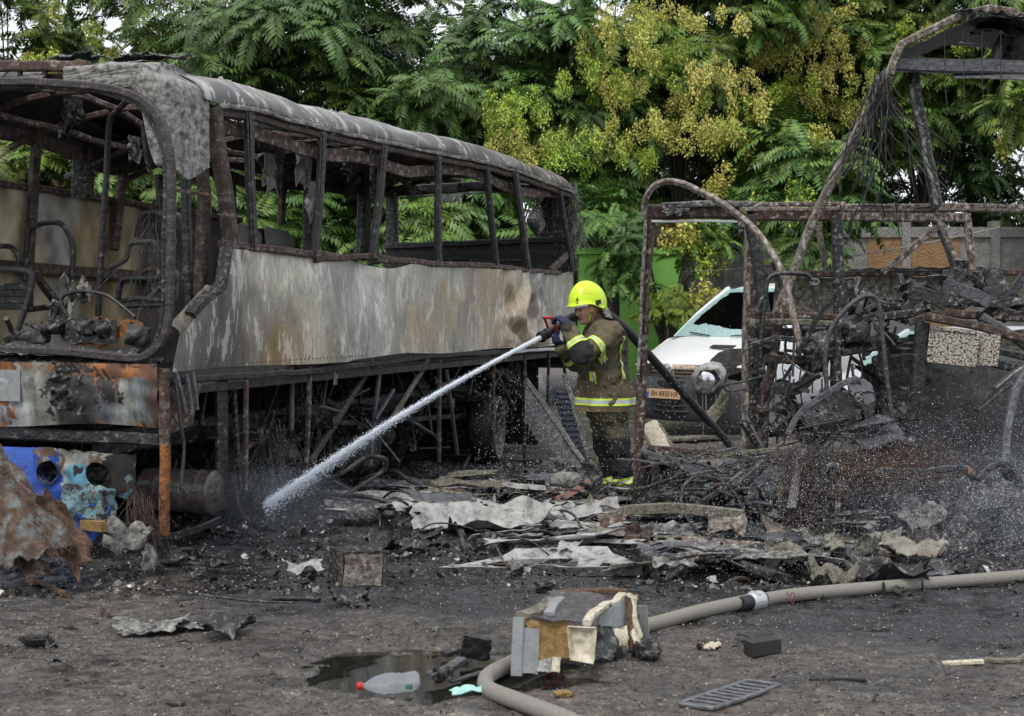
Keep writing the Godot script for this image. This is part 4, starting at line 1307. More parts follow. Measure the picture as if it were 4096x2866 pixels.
	for k in 22:
		var t := k / 21.0
		var a := ga.lerp(gb, t) + Vector3(0, -.02 * sin(t * PI), 0)
		mb = MB.new()
		var l := .42 - .16 * t + .06 * sin(t * 9)
		mb.sweep([a, a + Vector3(-.0, -l * .5, .03), a + Vector3(.03 * sin(t * 7), -l, .05)], rect(.026, .008), Vector3.BACK)
		put(bus, "grille_fin", mb, M.steel, true)
	mb = bar([ga + Vector3(0, .03, -.01), gb + Vector3(.0, .0, 0)], .05, .03, Vector3.BACK, .01)
	put(bus, "grille_frame", mb, M.wetsteel)
	mb = MB.new()
	var da := W(2215, 1560, 14.2)
	var db := W(2290, 1560, 14.35)
	mb.sheet(6, 12, func(u: float, v: float): return da.lerp(db, u) + Vector3(.25 * (1 - v), -1.0 * (1 - v), .1 * (1 - v)), .012)
	tag(put(bus, "engine_door", mb, flatm("navy", L(.007, .011, .028), .45), false), "dark blue louvred engine door hanging open")
	for k in 17:
		mb = bar([da.lerp(db, .15) + Vector3(.25, -1.0, .1) * (k + .6) / 18.0 + Vector3(0, 0, .02), da.lerp(db, .8) + Vector3(.25, -1.0, .1) * (k + .6) / 18.0 + Vector3(0, 0, .02)], .02, .02)
		put(bus, "louvre", mb, M.navy)
	mb = bar([W(2255, 1500, 14.0), W(2355, 1835, 13.6)], .05, .03, Vector3.BACK, .01)
	put(bus, "door_edge", mb, M.char)
	# --- far side, seen from inside through the windscreen and windows
	var ck := FastNoiseLite.new()
	ck.noise_type = FastNoiseLite.TYPE_CELLULAR
	ck.cellular_return_type = FastNoiseLite.RETURN_DISTANCE2_SUB
	ck.frequency = 1.0
	ck.domain_warp_enabled = true
	ck.domain_warp_amplitude = .25
	ck.domain_warp_frequency = 2.0
	var wall_tex := paint_tex(520, 190, func(u: float, v: float):
		var c := crack_color(u, v)
		var e := ck.get_noise_2d(u * 30.0, v * 9.0)
		if e < -.95 and u < .42: c *= .35
		return c)
	mb = MB.new()
	mb.sheet(60, 16, func(u: float, v: float): return Vector3(.4 + u * 4.2, lerpf(1.0, 2.56 - .08 * u + .01 * sin(u * 30), v), -2.37 + .02 * nz.get_noise_2d(u * 8, v * 3)), .005)
	put(bus, "far_wall", mb, texm("cracked_paint", wall_tex, .7), false, TB)
	mb = MB.new()
	mb.sheet(30, 10, func(u: float, v: float): return Vector3(4.5 + u * 3.4, lerpf(1.0, 2.4 - .45 * smoothstep(.3, .4, u), v), -2.36 + .02 * nz.get_noise_2d(u * 8, v * 3)), .005)
	put(bus, "far_wall", mb, M.black, false, TB)
	for r in [[4.5, 4.95], [5.02, 5.6]]:
		mb = MB.new()
		mb.sheet(8, 8, func(u: float, v: float): return Vector3(lerpf(r[0], r[1], u), lerpf(1.9, 2.42 - .06 * u * u, v), -2.33 + .02 * nz.get_noise_2d(u * 4, v * 3)), .005)
		put(bus, "pale_panel", mb, M.greyplate, false, TB)
	beam(bus, "far_sill", [Vector3(.4, 2.57, -2.35), Vector3(2.5, 2.52, -2.35), Vector3(4.6, 2.46, -2.35)], .05, .05, M.rust)
	beam(bus, "far_rail", bzs([[-200, 1040], [0, 1060], [300, 1085], [640, 1112]], -2.28), .04, .09, M.rustdark)
	beam(bus, "far_brace", bzs([[130, 1090], [240, 1230]], -2.2), .07, .05, M.rust)
	for p in [[[160, 430], [128, 820], [110, 1080]], [[360, 560], [352, 780]], [[500, 660], [478, 800], [455, 1000]], [[640, 700], [650, 930]], [[925, 690], [930, 880]], [[1130, 700], [1125, 900]], [[1230, 740], [1225, 1000]], [[1460, 780], [1450, 1010]]]:
		beam(bus, "far_pillar", bzs(p, -2.3), .085, .06, M.rustdark, Vector3.BACK)
	for p in [[[1250, 750], [1240, 1010], .16], [[1460, 690], [1440, 1030], .2], [[330, 780], [320, 640], .1]]:
		beam(bus, "charred_post", bzs([p[0], p[1]], -2.1), p[2], .1, M.char, Vector3.BACK, .04)
	rp = []
	for k in 26:
		var x := .2 + k * .3
		rp.append(Vector3(x, 2.93 - .16 * exp(-pow((x - 2.5) / .5, 2)) - .1 * exp(-pow((x - 4.9) / .7, 2)), -2.34))
	beam(bus, "far_header", rp, .05, .11, M.rustdark)
	mb = MB.new()
	mb.sheet(40, 8, func(u: float, v: float):
		var x := .3 + u * 7.4
		return Vector3(x, 2.95 - .16 * exp(-pow((x - 2.5) / .5, 2)) + .28 * sin(v * 1.5), -2.33 + .75 * (1 - cos(v * 1.5)) + .02 * nz.get_noise_2d(u * 9, v * 3)), .006)
	put(bus, "far_lining", mb, M.black, false, TB)
	# rear wall
	mb = MB.new()
	mb.sheet(20, 8, func(u: float, v: float): return Vector3(7.86, lerpf(.9, 2.33 + .03 * u, v), -2.38 + u * 2.34), .008)
	put(bus, "rear_wall", mb, M.black, false, TB)
	beam(bus, "rear_sill", [Vector3(7.83, 2.34, -2.38), Vector3(7.83, 2.38, -.05)], .06, .07, M.soot)
	beam(bus, "rear_header", [Vector3(7.88, 3.0, -2.38), Vector3(7.88, 3.03, -1.2), Vector3(7.88, 2.94, -.05)], .06, .12, M.soot)
	for z in [-2.3, -.16]:
		beam(bus, "rear_post", [Vector3(7.88, 2.3, z), Vector3(7.88, 2.98, z)], .14, .1, M.char, Vector3.RIGHT)
	beam(bus, "curtain_rod", bzs([[1600, 792], [1860, 775], [2040, 768]], -1.9), .025, .025, M.soot)
	put(bus, "hanging_lining", ragged(14, bz(1765, 782, -1.85), bz(1850, 775, -1.85), Vector3.DOWN, .14, 3.3), M.ash, false, TB)
	for k in 9:
		var p := bzs([[2110 + k * 8, 770 + (k % 3) * 12], [2150 + k * 12, 790 + (k % 4) * 8], [2190 - k * 10, 880], [2110 + k * 18, 1050]], -.7 - .05 * k)
		hoop(bus, "sagging_hose", p, .018, M.char)
	mb = strands([Vector3(7.95, 2.95, -.1), Vector3(7.98, 2.9, -.3), Vector3(7.98, 2.7, -.05), Vector3(7.98, 2.5, -.05), Vector3(7.97, 2.2, -.1)], 300, .004, .3, .3)
	put(bus, "frayed_lining", mb, M.ash, false, TB)
	mb = MB.new()
	mb.sheet(6, 14, func(u: float, v: float): return Vector3(7.9 + .06 * nf.get_noise_2d(u * 400, v * 500), lerpf(2.0, 3.02, v), -.02 - u * .35 + .08 * nf.get_noise_2d(v * 600, u * 300)), .02)
	put(bus, "frayed_corner", mb, M.char, false, TB)
	mb = MB.new()
	mb.sheet(6, 8, func(u: float, v: float): return Vector3(7.98 + .02 * u, lerpf(1.18, 2.02, v), -.02 - u * .2), .006)
	put(bus, "rear_corner", mb, M.greyplate, false, TB)
	# --- inside: pole, seat frames, dashboard and steering wheel
	hoop(bus, "grab_pole", bxs([[522, 362], [505, 405], [455, 455], [435, 500], [425, 700], [405, 1000], [388, 1330]], .75), .021, M.soot)
	for s in [[[[95, 1180], [108, 960], [140, 905], [225, 890], [268, 925], [292, 1010], [282, 1190]], 1.3, .021, "soot"], [[[0, 985], [45, 990], [72, 1030], [70, 1060]], 1.2, .02, "soot"], [[[0, 1078], [90, 1082], [128, 1110], [105, 1220], [70, 1320]], .9, .022, "pipe"], [[[440, 1070], [500, 1040], [515, 985], [545, 970], [615, 972], [620, 1010]], 1.4, .02, "pipe"], [[[545, 950], [560, 880], [590, 852], [690, 855], [725, 880], [740, 1000], [720, 1180]], 2.2, .022, "pipe"], [[[470, 1200], [485, 1130], [520, 1116], [640, 1115]], 1.0, .022, "soot"], [[[480, 1225], [650, 1222]], 1.0, .016, "soot"], [[[480, 1205], [560, 1195], [640, 1205]], 1.05, .02, "pipe"], [[[550, 1110], [590, 1080], [630, 1085], [640, 1140]], 1.5, .018, "rust"], [[[690, 1080], [715, 1110], [710, 1200]], 1.3, .02, "pipe"], [[[560, 1240], [600, 1190], [640, 1150]], 1.2, .02, "steel"], [[[100, 1240], [170, 1232], [240, 1222]], 1.1, .022, "rustdark"], [[[700, 1100], [800, 1160], [870, 1220]], 1.4, .02, "pipe"], [[[760, 1130], [800, 1050], [820, 900]], 1.3, .03, "char"]]:
		hoop(bus, "seat_frame", bxs(s[0], s[1]), s[2], M[s[3]])
	for k in 4:
		var p := onplane(30, 1150 + k * 26, 0, .92)
		beam(bus, "seat_slat", [p + Vector3(0, 0, -.35), p + Vector3(0, 0, .22)], .03, .05, M.soot)
	for s in [[5.6, -1.9], [6.2, -1.5], [6.5, -.9], [7.2, -.55], [6.9, -1.9], [4.9, -1.7]]:
		var o := Vector3(s[0], 0, s[1])
		hoop(bus, "seat_frame", [o + Vector3(0, 1.1, -.22), o + Vector3(0, 2.0, -.22), o + Vector3(0, 2.1, -.16), o + Vector3(0, 2.11, .16), o + Vector3(0, 2.0, .22), o + Vector3(0, 1.1, .22)], .017, M.char)
	hoop(bus, "steering_wheel", bxs([[270, 1270], [245, 1210], [260, 1180], [330, 1165], [420, 1180], [480, 1220], [540, 1270]], .45), .013, M.soot)
	mb = MB.new()
	var db0 := onplane(285, 1275, 0, .35)
	var dash := func(a: float, y: float) -> Vector3:
		return db0 + Vector3(.03 * a, y - .10 * a * a - .015, a)
	holed(mb, dash, Vector2(.1, -.06), .035, Vector2(0, -.2), Vector2(.17, .02), 20)
	holed(mb, dash, Vector2(.235, -.0), .036, Vector2(.17, -.2), Vector2(.29, .03), 20)
	holed(mb, dash, Vector2(.34, -.01), .036, Vector2(.29, -.1), Vector2(.4, .03), 20)
	holed(mb, dash, Vector2(.47, .0), .018, Vector2(.4, -.1), Vector2(.56, .03), 16)
	tag(put(bus, "dashboard", mb, M.rustorange, false, TB), "rusted dashboard plate with round gauge holes")
	mb = MB.new()
	mb.sheet(10, 8, func(u: float, v: float): return onplane(310 + u * 30, 1275 + (1 - v) * 100, 0, .33) + Vector3(0, .02 * nz.get_noise_2d(u * 5, v * 5), -.1 + u * .35), .006)
	put(bus, "dash_cover", mb, M.char, false, TB)
	for k in 16:
		var o := onplane(40 + k * 34, 1330 + rr(-25, 40), 0, .3 + rr(0, .25))
		mb = MB.new()
		if k % 2: mb.blob(o, Vector3(rr(.04, .08), rr(.03, .06), rr(.05, .1)), nz, .6, 6, Basis(Vector3.UP, rr(0, 3)), .6)
		else: bar([o, o + Vector3(rr(-.1, .1), rr(-.04, .12), rr(-.2, .2))], .03, .03, Vector3.UP, .02, mb)
		put(bus, "burnt_fitting", mb, M.char if k % 3 else M.pipe, false, TB)
	for p in [[260, 1200], [190, 1265]]:
		mb = scrap(onplane(p[0] + 50, p[1], 0, .55), Basis(Vector3.UP, .4), .2, .14, .7, .3, .14, .01, p[0] * .1)
		put(bus, "burnt_fitting", mb, M.ash, false, TB)

# ---------------------------------------------------------------- the burnt bus skeleton on the right
func wb(parent: Node3D, called: String, pts: Array, d: float, w: float, h: float, m: String, up := Vector3.BACK, jit := .006) -> MeshInstance3D:
	return put(parent, called, bar(Ws(pts, d), w, h, up, jit), M[m])

func wp(parent: Node3D, called: String, pts: Array, d: float, r: float, m: String, per := 6) -> MeshInstance3D:
	return put(parent, called, pipe(Ws(pts, d), r, per), M[m], false)

func plate(parent: Node3D, called: String, c: Array, m: String, thick := .006, crump := .02, n := 8) -> MeshInstance3D:
	# a bent four-cornered plate; corners are points
	var mb := MB.new()
	var sd := rr(0, 50)
	mb.sheet(n, n, func(u: float, v: float):
		var p: Vector3 = c[0].lerp(c[1], u).lerp(c[3].lerp(c[2], u), v)
		var e := 1.0 - 16.0 * u * (1 - u) * v * (1 - v)
		return p + Vector3(nf.get_noise_3d(u * 150 + sd, v * 150, 3), nf.get_noise_3d(u * 150, v * 150 + sd, 40), nf.get_noise_3d(u * 150, v * 150, 90 + sd)) * crump * (1.0 + e * 1.5), thick)
	return put(parent, called, mb, M[m], false)

func wire_mass(parent: Node3D, called: String, o: Vector3, ext: Vector3, n: int, ln: float, r: float, m: String) -> MeshInstance3D:
	# springy tangle of burnt wire inside an ellipsoid
	var mb := MB.new()
	for k in n:
		var a := o + Vector3(rr(-1, 1), rr(-1, 1), rr(-1, 1)) * ext
		var d := Vector3(rr(-1, 1), rr(-.7, .7), rr(-1, 1)).normalized()
		var p := [a]
		for q in 7:
			d = (d + Vector3(rr(-1, 1), rr(-1, 1) - .15, rr(-1, 1)) * .6 + (o - a) / ext * .22).normalized()
			a += d * ln * rr(.5, 1.2) / 12.0
			p.append(a)
		mb.tube(p, r * .5, 3)
	return put(parent, called, mb, M[m], false)

func build_wreck() -> void:
	var w := thing("burnt_bus_skeleton", "skeleton of a burnt bus with rusty posts, arched roof rib and wiring", "bus", Transform3D(Basis(), Vector3(3.2, 0, -10.4)))
	# doorway and side frame
	var p := wb(w, "door_post", [[2600, 845], [2590, 1000], [2578, 1250], [2562, 1600], [2548, 2030]], 11.1, .075, .08, "rust")
	put(p, "door_seal", bar(Ws([[2582, 880], [2566, 1250], [2552, 1500]], 11.03), .025, .03, Vector3.BACK, .006), M.ash)
	put(p, "door_seal", bar(Ws([[2616, 900], [2600, 1100], [2582, 1330]], 11.05), .02, .04, Vector3.BACK, .006), M.rustdark)
	wb(w, "door_header", [[2590, 848], [2700, 845], [2960, 848]], 11.1, .1, .12, "rustdark", Vector3.UP)
	wb(w, "header_cap", [[2648, 822], [2800, 816], [3010, 818]], 11.05, .1, .05, "ash", Vector3.UP)
	wb(w, "header_trim", [[2606, 886], [2780, 884], [2950, 888]], 11.04, .02, .02, "alu", Vector3.UP, .004)
	put(w, "melted_trim", ragged(16, W(2655, 832, 11.0), W(2760, 834, 11.0), Vector3.DOWN, .075, 2.2), M.ash, false)
	# shallow box frame on top of the header
	for s in [[[2966, 838], [3350, 836], 11.0], [[2990, 818], [3375, 815], 11.35], [[2966, 838, 11.0], [3012, 814, 11.35], 11.0], [[3350, 836, 11.0], [3375, 815, 11.35], 11.0], [[3010, 836, 11.0], [3050, 815, 11.35], 11.0]]:
		wb(w, "box_frame", [s[0], s[1]], s[2], .035, .035, "rustpale", Vector3.UP, .004)
	wb(w, "side_header", [[2990, 862], [3200, 862], [3345, 864]], 11.1, .06, .09, "rust", Vector3.UP)
	wb(w, "side_header", [[3345, 866], [3600, 868], [3880, 872]], 11.1, .06, .075, "rustpale", Vector3.UP)
	wb(w, "upper_header", [[3375, 832], [3600, 832], [3740, 830], [4300, 838]], 11.1, .07, .07, "rustpale", Vector3.UP)
	put(w, "ash_crust", ragged(40, W(3400, 815, 11.08), W(4250, 820, 11.08), Vector3.DOWN, .045, 5.1), M.ash, false)
	p = wb(w, "side_post", [[2995, 870], [2990, 1200], [2984, 1500], [2978, 1990]], 10.9, .06, .08, "rustpale")
	put(p, "post_edge", bar(Ws([[3014, 880], [3012, 1200], [3008, 1600], [3002, 1900]], 10.87), .045, .06, Vector3.BACK, .01), M.rust)
	put(w, "melted_trim", ragged(8, W(2955, 885, 10.95), W(2985, 886, 10.95), Vector3.DOWN, .13, 7.7), M.ash, false)
	wb(w, "burnt_post", [[2998, 860], [3030, 1050], [3062, 1250], [3060, 1420]], 10.7, .085, .07, "black")
	wb(w, "burnt_post", [[3348, 840], [3352, 1050], [3362, 1290]], 10.9, .085, .08, "char")
	wb(w, "side_post", [[3362, 880], [3366, 1085]], 11.0, .03, .05, "rustpale")
	wb(w, "side_post", [[3868, 872], [3880, 980], [3890, 1085]], 11.1, .055, .06, "rustpale")
	wb(w, "diagonal_brace", [[3772, 892], [3660, 985], [3530, 1092]], 11.1, .05, .05, "rustpale")
	wb(w, "diagonal_brace", [[3738, 885], [3785, 985], [3820, 1085]], 11.15, .04, .04, "steel")
	wb(w, "diagonal_brace", [[3755, 885], [3800, 985], [3835, 1080]], 11.08, .045, .05, "rustpale")
	wb(w, "diagonal_brace", [[3270, 900], [3305, 1095]], 11.3, .045, .05, "lichen")
	# leaning windscreen pillar, roof arch and roof rails
	wb(w, "screen_pillar", [[3105, 1260, 10.95], [3140, 1180, 10.95], [3245, 900, 10.9], [3400, 580, 10.7], [3500, 400, 10.6], [3560, 300, 10.5]], 10.8, .068, .07, "rustpale", Vector3.BACK, .004)
	wb(w, "roof_arch", [[3560, 300], [3575, 240], [3610, 175], [3700, 132], [3850, 58], [3960, 32], [4060, 48], [4160, 110], [4300, 200]], 10.5, .05, .055, "rustpale", Vector3.UP, .008)
	var mb := MB.new()
	var ap := smooth_path(Ws([[3562, 290], [3580, 235], [3615, 178], [3700, 137], [3850, 66], [3960, 40], [4060, 54], [4160, 116], [4300, 206]], 10.5), 6)
	mb.sheet(ap.size() - 1, 8, func(u: float, v: float): return ap[mini(int(round(u * (ap.size() - 1))), ap.size() - 1)] + Vector3(.02, -.04 - .06 * v, -.75 * v) + Vector3.ONE * .03 * nf.get_noise_2d(u * 900, v * 200), .01)
	put(w, "roof_lining", mb, M.char, false)
	put(w, "ash_crust", ragged(30, W(3820, 50, 10.45), W(4200, 90, 10.45), Vector3.UP, .05, 9.3), M.char, false)
	wb(w, "roof_rail", [[3570, 255, 10.6], [3700, 262], [4000, 270], [4300, 275]], 10.6, .08, .11, "wetsteel", Vector3.UP)
	wb(w, "roof_rail", [[3735, 158], [3940, 168]], 11.4, .07, .08, "steel", Vector3.UP, .004)
	plate(w, "roof_duct", [W(3815, 285, 10.65), W(4300, 290, 10.65), W(4300, 318, 10.5), W(3820, 318, 10.5)], "steel", .006, .012)
	for k in 3:
		put(w, "roof_sheet", pipe(Ws([[3985 + k * 25, 245], [4000 + k * 20, 190], [4050 + k * 10, 120], [4150, 90]], 10.9 + k * .15), .05, 6), M.steel if k != 1 else M.char, false)
	plate(w, "roof_lining", [W(3890, 100, 10.9), W(4200, 90, 10.9), W(4200, 150, 10.6), W(3900, 140, 10.6)], "char", .008, .05)
	wb(w, "roof_post", [[3655, 260], [3660, 360], [3690, 520], [3720, 680], [3752, 840]], 10.8, .085, .08, "char")
	put(w, "post_ash", bar(Ws([[3650, 330], [3690, 560], [3745, 820]], 10.73), .03, .02, Vector3.BACK, .03), M.ash)
	put(w, "hanging_wires", strands([W(3500, 340, 10.5), W(3530, 300, 10.5), W(3520, 420, 10.5)], 44, .006, 1.0, .14), M.black, false)
	for k in 4:
		wp(w, "loose_wire", [[3780 + k * 75, 120], [3782 + k * 74, 330], [3790 + k * 76, 420 + k * 60]], 10.5, .004, "black", 4)
	# windscreen frame, bent over
	var bp := Ws([[2576, 870, 11.05], [2582, 800, 11.0], [2610, 752, 10.95], [2660, 728, 10.9], [2720, 732, 10.85], [2800, 765, 10.7], [2900, 822, 10.5], [3000, 900, 10.3], [3080, 1000, 10.1], [3135, 1110, 9.95], [3172, 1250, 9.8], [3205, 1400, 9.7]], 10)
	put(w, "bent_screen_frame", bar(smooth_path(bp, 4), .047, .042, Vector3.BACK, .004), M.rustpale)
	# sill, side skin and the deck behind it
	wb(w, "side_sill", [[3060, 1098], [3400, 1096], [3750, 1090], [4300, 1088]], 11.3, .06, .05, "rustdark", Vector3.UP)
	put(w, "ash_crust", ragged(30, W(3390, 1086, 11.25), W(3950, 1082, 11.25), Vector3.UP, .04, 3.9), M.ash, false)
	plate(w, "side_skin", [W(3090, 1108, 11.4), W(3420, 1105, 11.4), W(3420, 1290, 11.4), W(3090, 1300, 11.4)], "lichen", .006, .02)
	plate(w, "side_skin", [W(3420, 1105, 11.4), W(3800, 1100, 11.4), W(3800, 1250, 11.4), W(3420, 1290, 11.4)], "lichen", .006, .02)
	plate(w, "side_skin", [W(3800, 1100, 11.4), W(4300, 1095, 11.4), W(4300, 1300, 11.4), W(3800, 1280, 11.4)], "tanwall", .006, .03)
	for s in [[[[3010, 1262], [3200, 1262], [3420, 1275]], 10.2, .06, .05, "rust"], [[[3000, 1288], [3220, 1290], [3400, 1298]], 10.0, .05, .05, "lichen"], [[[3340, 1298], [3500, 1272], [3700, 1248]], 9.9, .06, .06, "char"], [[[3020, 1330], [3300, 1335], [3480, 1330]], 10.3, .05, .08, "black"], [[[3700, 1266], [3900, 1302], [4150, 1370]], 9.6, .07, .06, "rustdark"], [[[3930, 1268], [4060, 1350], [4120, 1400]], 9.7, .05, .06, "wetsteel"], [[[3700, 1262], [3930, 1264], [4200, 1280]], 10.2, .06, .06, "rust"], [[[3500, 1362], [3900, 1345]], 10.6, .03, .03, "pipe"], [[[3370, 1410], [3500, 1390], [3660, 1385]], 9.9, .06, .06, "char"], [[[3370, 1378], [3500, 1375]], 10.2, .04, .05, "black"], [[[3880, 1435], [4050, 1470], [4100, 1480]], 9.6, .05, .06, "char"], [[[3960, 1400], [4100, 1430]], 9.9, .04, .05, "char"], [[[3985, 1560], [4060, 1500], [4150, 1440]], 9.4, .08, .05, "wetsteel"], [[[3060, 1435], [3200, 1440], [3300, 1420]], 10.0, .05, .06, "rustdark"], [[[3000, 1385], [3100, 1355], [3250, 1360], [3330, 1390]], 9.9, .04, .04, "char"], [[[4020, 1850], [4030, 1700], [4060, 1560], [4110, 1480]], 9.2, .06, .05, "steel"], [[[3905, 1642], [4000, 1560], [4110, 1500]], 9.3, .12, .02, "soot"]]:
		wb(w, "deck_beam", s[0], s[1], s[2], s[3], s[4], Vector3.UP)
	for s in [[[[3692, 1290], [3680, 1430], [3668, 1570]], 9.7, .09, "black"], [[[3350, 1290], [3345, 1450], [3352, 1640]], 9.9, .07, "char"], [[[3120, 1250], [3085, 1480], [3060, 1560]], 10.1, .07, "rustdark"], [[[3200, 1300], [3195, 1420]], 10.2, .04, "char"], [[[3022, 1300], [3030, 1600], [3010, 1960]], 10.6, .12, "char"], [[[3060, 1560], [3055, 1900]], 10.2, .06, "rustdark"]]:
		wb(w, "deck_post", s[0], s[1], s[2], s[2], s[3])
	plate(w, "black_bulkhead", [W(3480, 1440, 10.9), W(4300, 1440, 10.9), W(4300, 1900, 10.6), W(3440, 1900, 10.6)], "black", .01, .05)
	plate(w, "black_bulkhead", [W(3640, 1480, 10.2), W(3900, 1470, 10.4), W(3890, 1860, 10.2), W(3600, 1860, 10.0)], "black", .01, .06)
	# seat tubes
	wp(w, "seat_hoop", [[3040, 1400], [3062, 1200], [3072, 1125], [3100, 1098], [3160, 1094], [3232, 1102], [3258, 1150], [3266, 1230], [3250, 1330], [3228, 1480]], 9.9, .016, "soot")
	wp(w, "seat_hoop", [[3325, 1660], [3310, 1560], [3302, 1430], [3320, 1330], [3370, 1252], [3430, 1200], [3480, 1183], [3510, 1205], [3525, 1290], [3545, 1480], [3568, 1672]], 9.5, .0165, "pipe")
	wp(w, "seat_hoop", [[3050, 1340], [3035, 1240], [3060, 1190]], 9.95, .025, "char")
	mb = MB.new()
	mb.tube(smooth_path(Ws([[3247, 1118], [3270, 1118], [3275, 1135], [3250, 1140], [3240, 1128]], 9.88), 4), .008, 6)
	put(w, "latch_ring", mb, M.steel, false)
	# charred heap on the deck
	for k in 64:
		var a := Vector2(rr(3400, 4110), 0)
		a.y = 1255 - rr(0, 1) * (40 + 140 * exp(-pow((a.x - 3850) / 190, 2)))
		var o := W(a.x, a.y, rr(9.8, 10.8))
		var ln := rr(.1, .4)
		var dr := Vector3(rr(-1, 1), rr(-.6, .9), rr(-.8, .8)).normalized() * ln
		if k % 4 == 0:
			put(w, "charred_scrap", scrap(o, Basis(Vector3(rr(-1, 1), rr(-1, 1), rr(-1, 1)).normalized(), rr(0, 3)), rr(.15, .35), rr(.1, .25), .5, .3, .08, .008, k * 1.3, 6), M.char if k % 8 else M.ash, false)
		else:
			put(w, "charred_scrap", bar([o - dr / 2, o + dr / 2], rr(.02, .07), rr(.01, .04), Vector3.BACK, .03), M.char if k % 3 else M.soot)
	for s in [[[[3800, 1230], [3800, 1150], [3830, 1090], [3850, 1040]], .1, "char"], [[[3770, 1225], [3790, 1140], [3830, 1080]], .06, "soot"], [[[3640, 1170], [3700, 1185], [3800, 1230]], .1, "soot"], [[[3790, 1140], [3880, 1180], [3960, 1215]], .09, "wetsteel"], [[[3980, 1110], [3985, 1230]], .14, "soot"], [[[4090, 1100], [4010, 1240]], .06, "soot"], [[[3935, 1150], [4010, 1230]], .06, "soot"], [[[3380, 1130], [3410, 1190]], .05, "char"], [[[3640, 1290], [3780, 1255], [3900, 1262]], .05, "rustdark"]]:
		wb(w, "charred_scrap", s[0], 9.75, s[1], .03, s[2], Vector3.BACK, .03)
	plate(w, "rust_cap", [W(3610, 1160, 10.5), W(3690, 1140, 10.5), W(3700, 1165, 10.3), W(3615, 1172, 10.3)], "rust")
	# speckled metal case
	var cb := Basis(Vector3.UP, -.35) * Basis(Vector3.BACK, -.1)
	var cc := W(3815, 1385, 9.65)
	var case_ := Node3D.new()
	case_.name = "heater_case"
	w.add_child(case_)
	mb = MB.new()
	mb.box(cc, Vector3(.33, .25, .16), cb)
	mb.box(cc + cb * Vector3(.235, -.0, -.02), Vector3(.14, .22, .12), cb)
	put(case_, "body", mb, M.speckle)
	for e in [Vector3(0, .115, .085), Vector3(0, -.115, .085)]:
		mb = MB.new()
		mb.box(cc + cb * e, Vector3(.33, .022, .014), cb)
		put(case_, "flange", mb, M.speckle)
	for e in [Vector3(-.155, 0, .086), Vector3(.155, 0, .086)]:
		mb = MB.new()
		mb.box(cc + cb * e, Vector3(.022, .208, .014), cb)
		put(case_, "flange", mb, M.speckle)
	plate(w, "side_skin", [W(3965, 1310, 10.3), W(4110, 1330, 10.3), W(4100, 1400, 10.3), W(3960, 1395, 10.3)], "lichen")
	# driver's platform: seat bases, brackets, slats
	plate(w, "seat_pan", [W(3405, 1757, 9.5), W(3570, 1690, 9.6), W(3625, 1748, 9.3), W(3480, 1800, 9.2)], "wetsteel", .012, .015)
	for k in 6:
		wb(w, "slat", [[3350 + k * 22, 1730 - k * 6], [3520 + k * 12, 1660 + k * 4]], 9.5 - k * .03, .03, .012, "wetsteel", Vector3.UP, .004)
	for k in 5:
		wb(w, "slat", [[3300 - k * 26, 1660 + k * 14], [3420 - k * 10, 1628 + k * 12]], 9.45 - k * .04, .035, .012, "soot", Vector3.UP, .004)
	put(w, "arm_bracket", bar(smooth_path(Ws([[3150, 1740], [3200, 1660], [3290, 1585], [3380, 1535], [3430, 1520]], 9.35), 4), .04, .02, Vector3.BACK, .01), M.wetsteel)
	plate(w, "arm_bracket", [W(3380, 1530, 9.35), W(3450, 1515, 9.4), W(3505, 1570, 9.35), W(3420, 1575, 9.3)], "wetsteel", .01, .01)
	plate(w, "arm_bracket", [W(3430, 1520, 9.35), W(3475, 1525, 9.4), W(3508, 1600, 9.35), W(3470, 1625, 9.3)], "wetsteel", .01, .01)
	mb = MB.new()
	mb.tube(smooth_path(Ws([[3420, 1590], [3440, 1585], [3448, 1598], [3430, 1608], [3420, 1590]], 9.3), 4), .009, 6)
	put(w, "latch_ring", mb, M.steel, false)
	put(w, "pedal_arm", bar(smooth_path(Ws([[2985, 1558], [2920, 1566], [2900, 1555], [2905, 1538], [2960, 1530], [3060, 1505]], 10.2), 4), .05, .012, Vector3.UP, .006), M.soot)
	plate(w, "pedal_arm", [W(3030, 1400, 10.1), W(3250, 1425, 10.0), W(3240, 1470, 10.0), W(3080, 1465, 10.1)], "black", .01, .03)
	put(w, "pedal_arm", bar(smooth_path(Ws([[3080, 1555], [3170, 1558], [3215, 1540], [3270, 1470]], 9.9), 4), .09, .015, Vector3.BACK, .006), M.soot)
	wb(w, "floor_bar", [[3030, 1640], [3250, 1620], [3420, 1612]], 10.0, .03, .04, "rustdark", Vector3.UP)
	for s in [[3290, 1380, .09], [3270, 1440, .08], [3420, 1330, .1], [3250, 1400, .06]]:
		mb = MB.new()
		mb.blob(W(s[0], s[1], 9.9), Vector3.ONE * s[2], nz, .5, 7, Basis(), .7)
		put(w, "burnt_linkage", mb, M.char, false)
	for k in 12:
		wp(w, "loose_wire", [[3100 + k * 38, 1440 + (k % 3) * 40], [3110 + k * 36 + rr(-20, 20), 1520], [3090 + k * 40, 1600 + rr(-30, 60)]], 9.6 + (k % 4) * .15, .006, "black", 4)
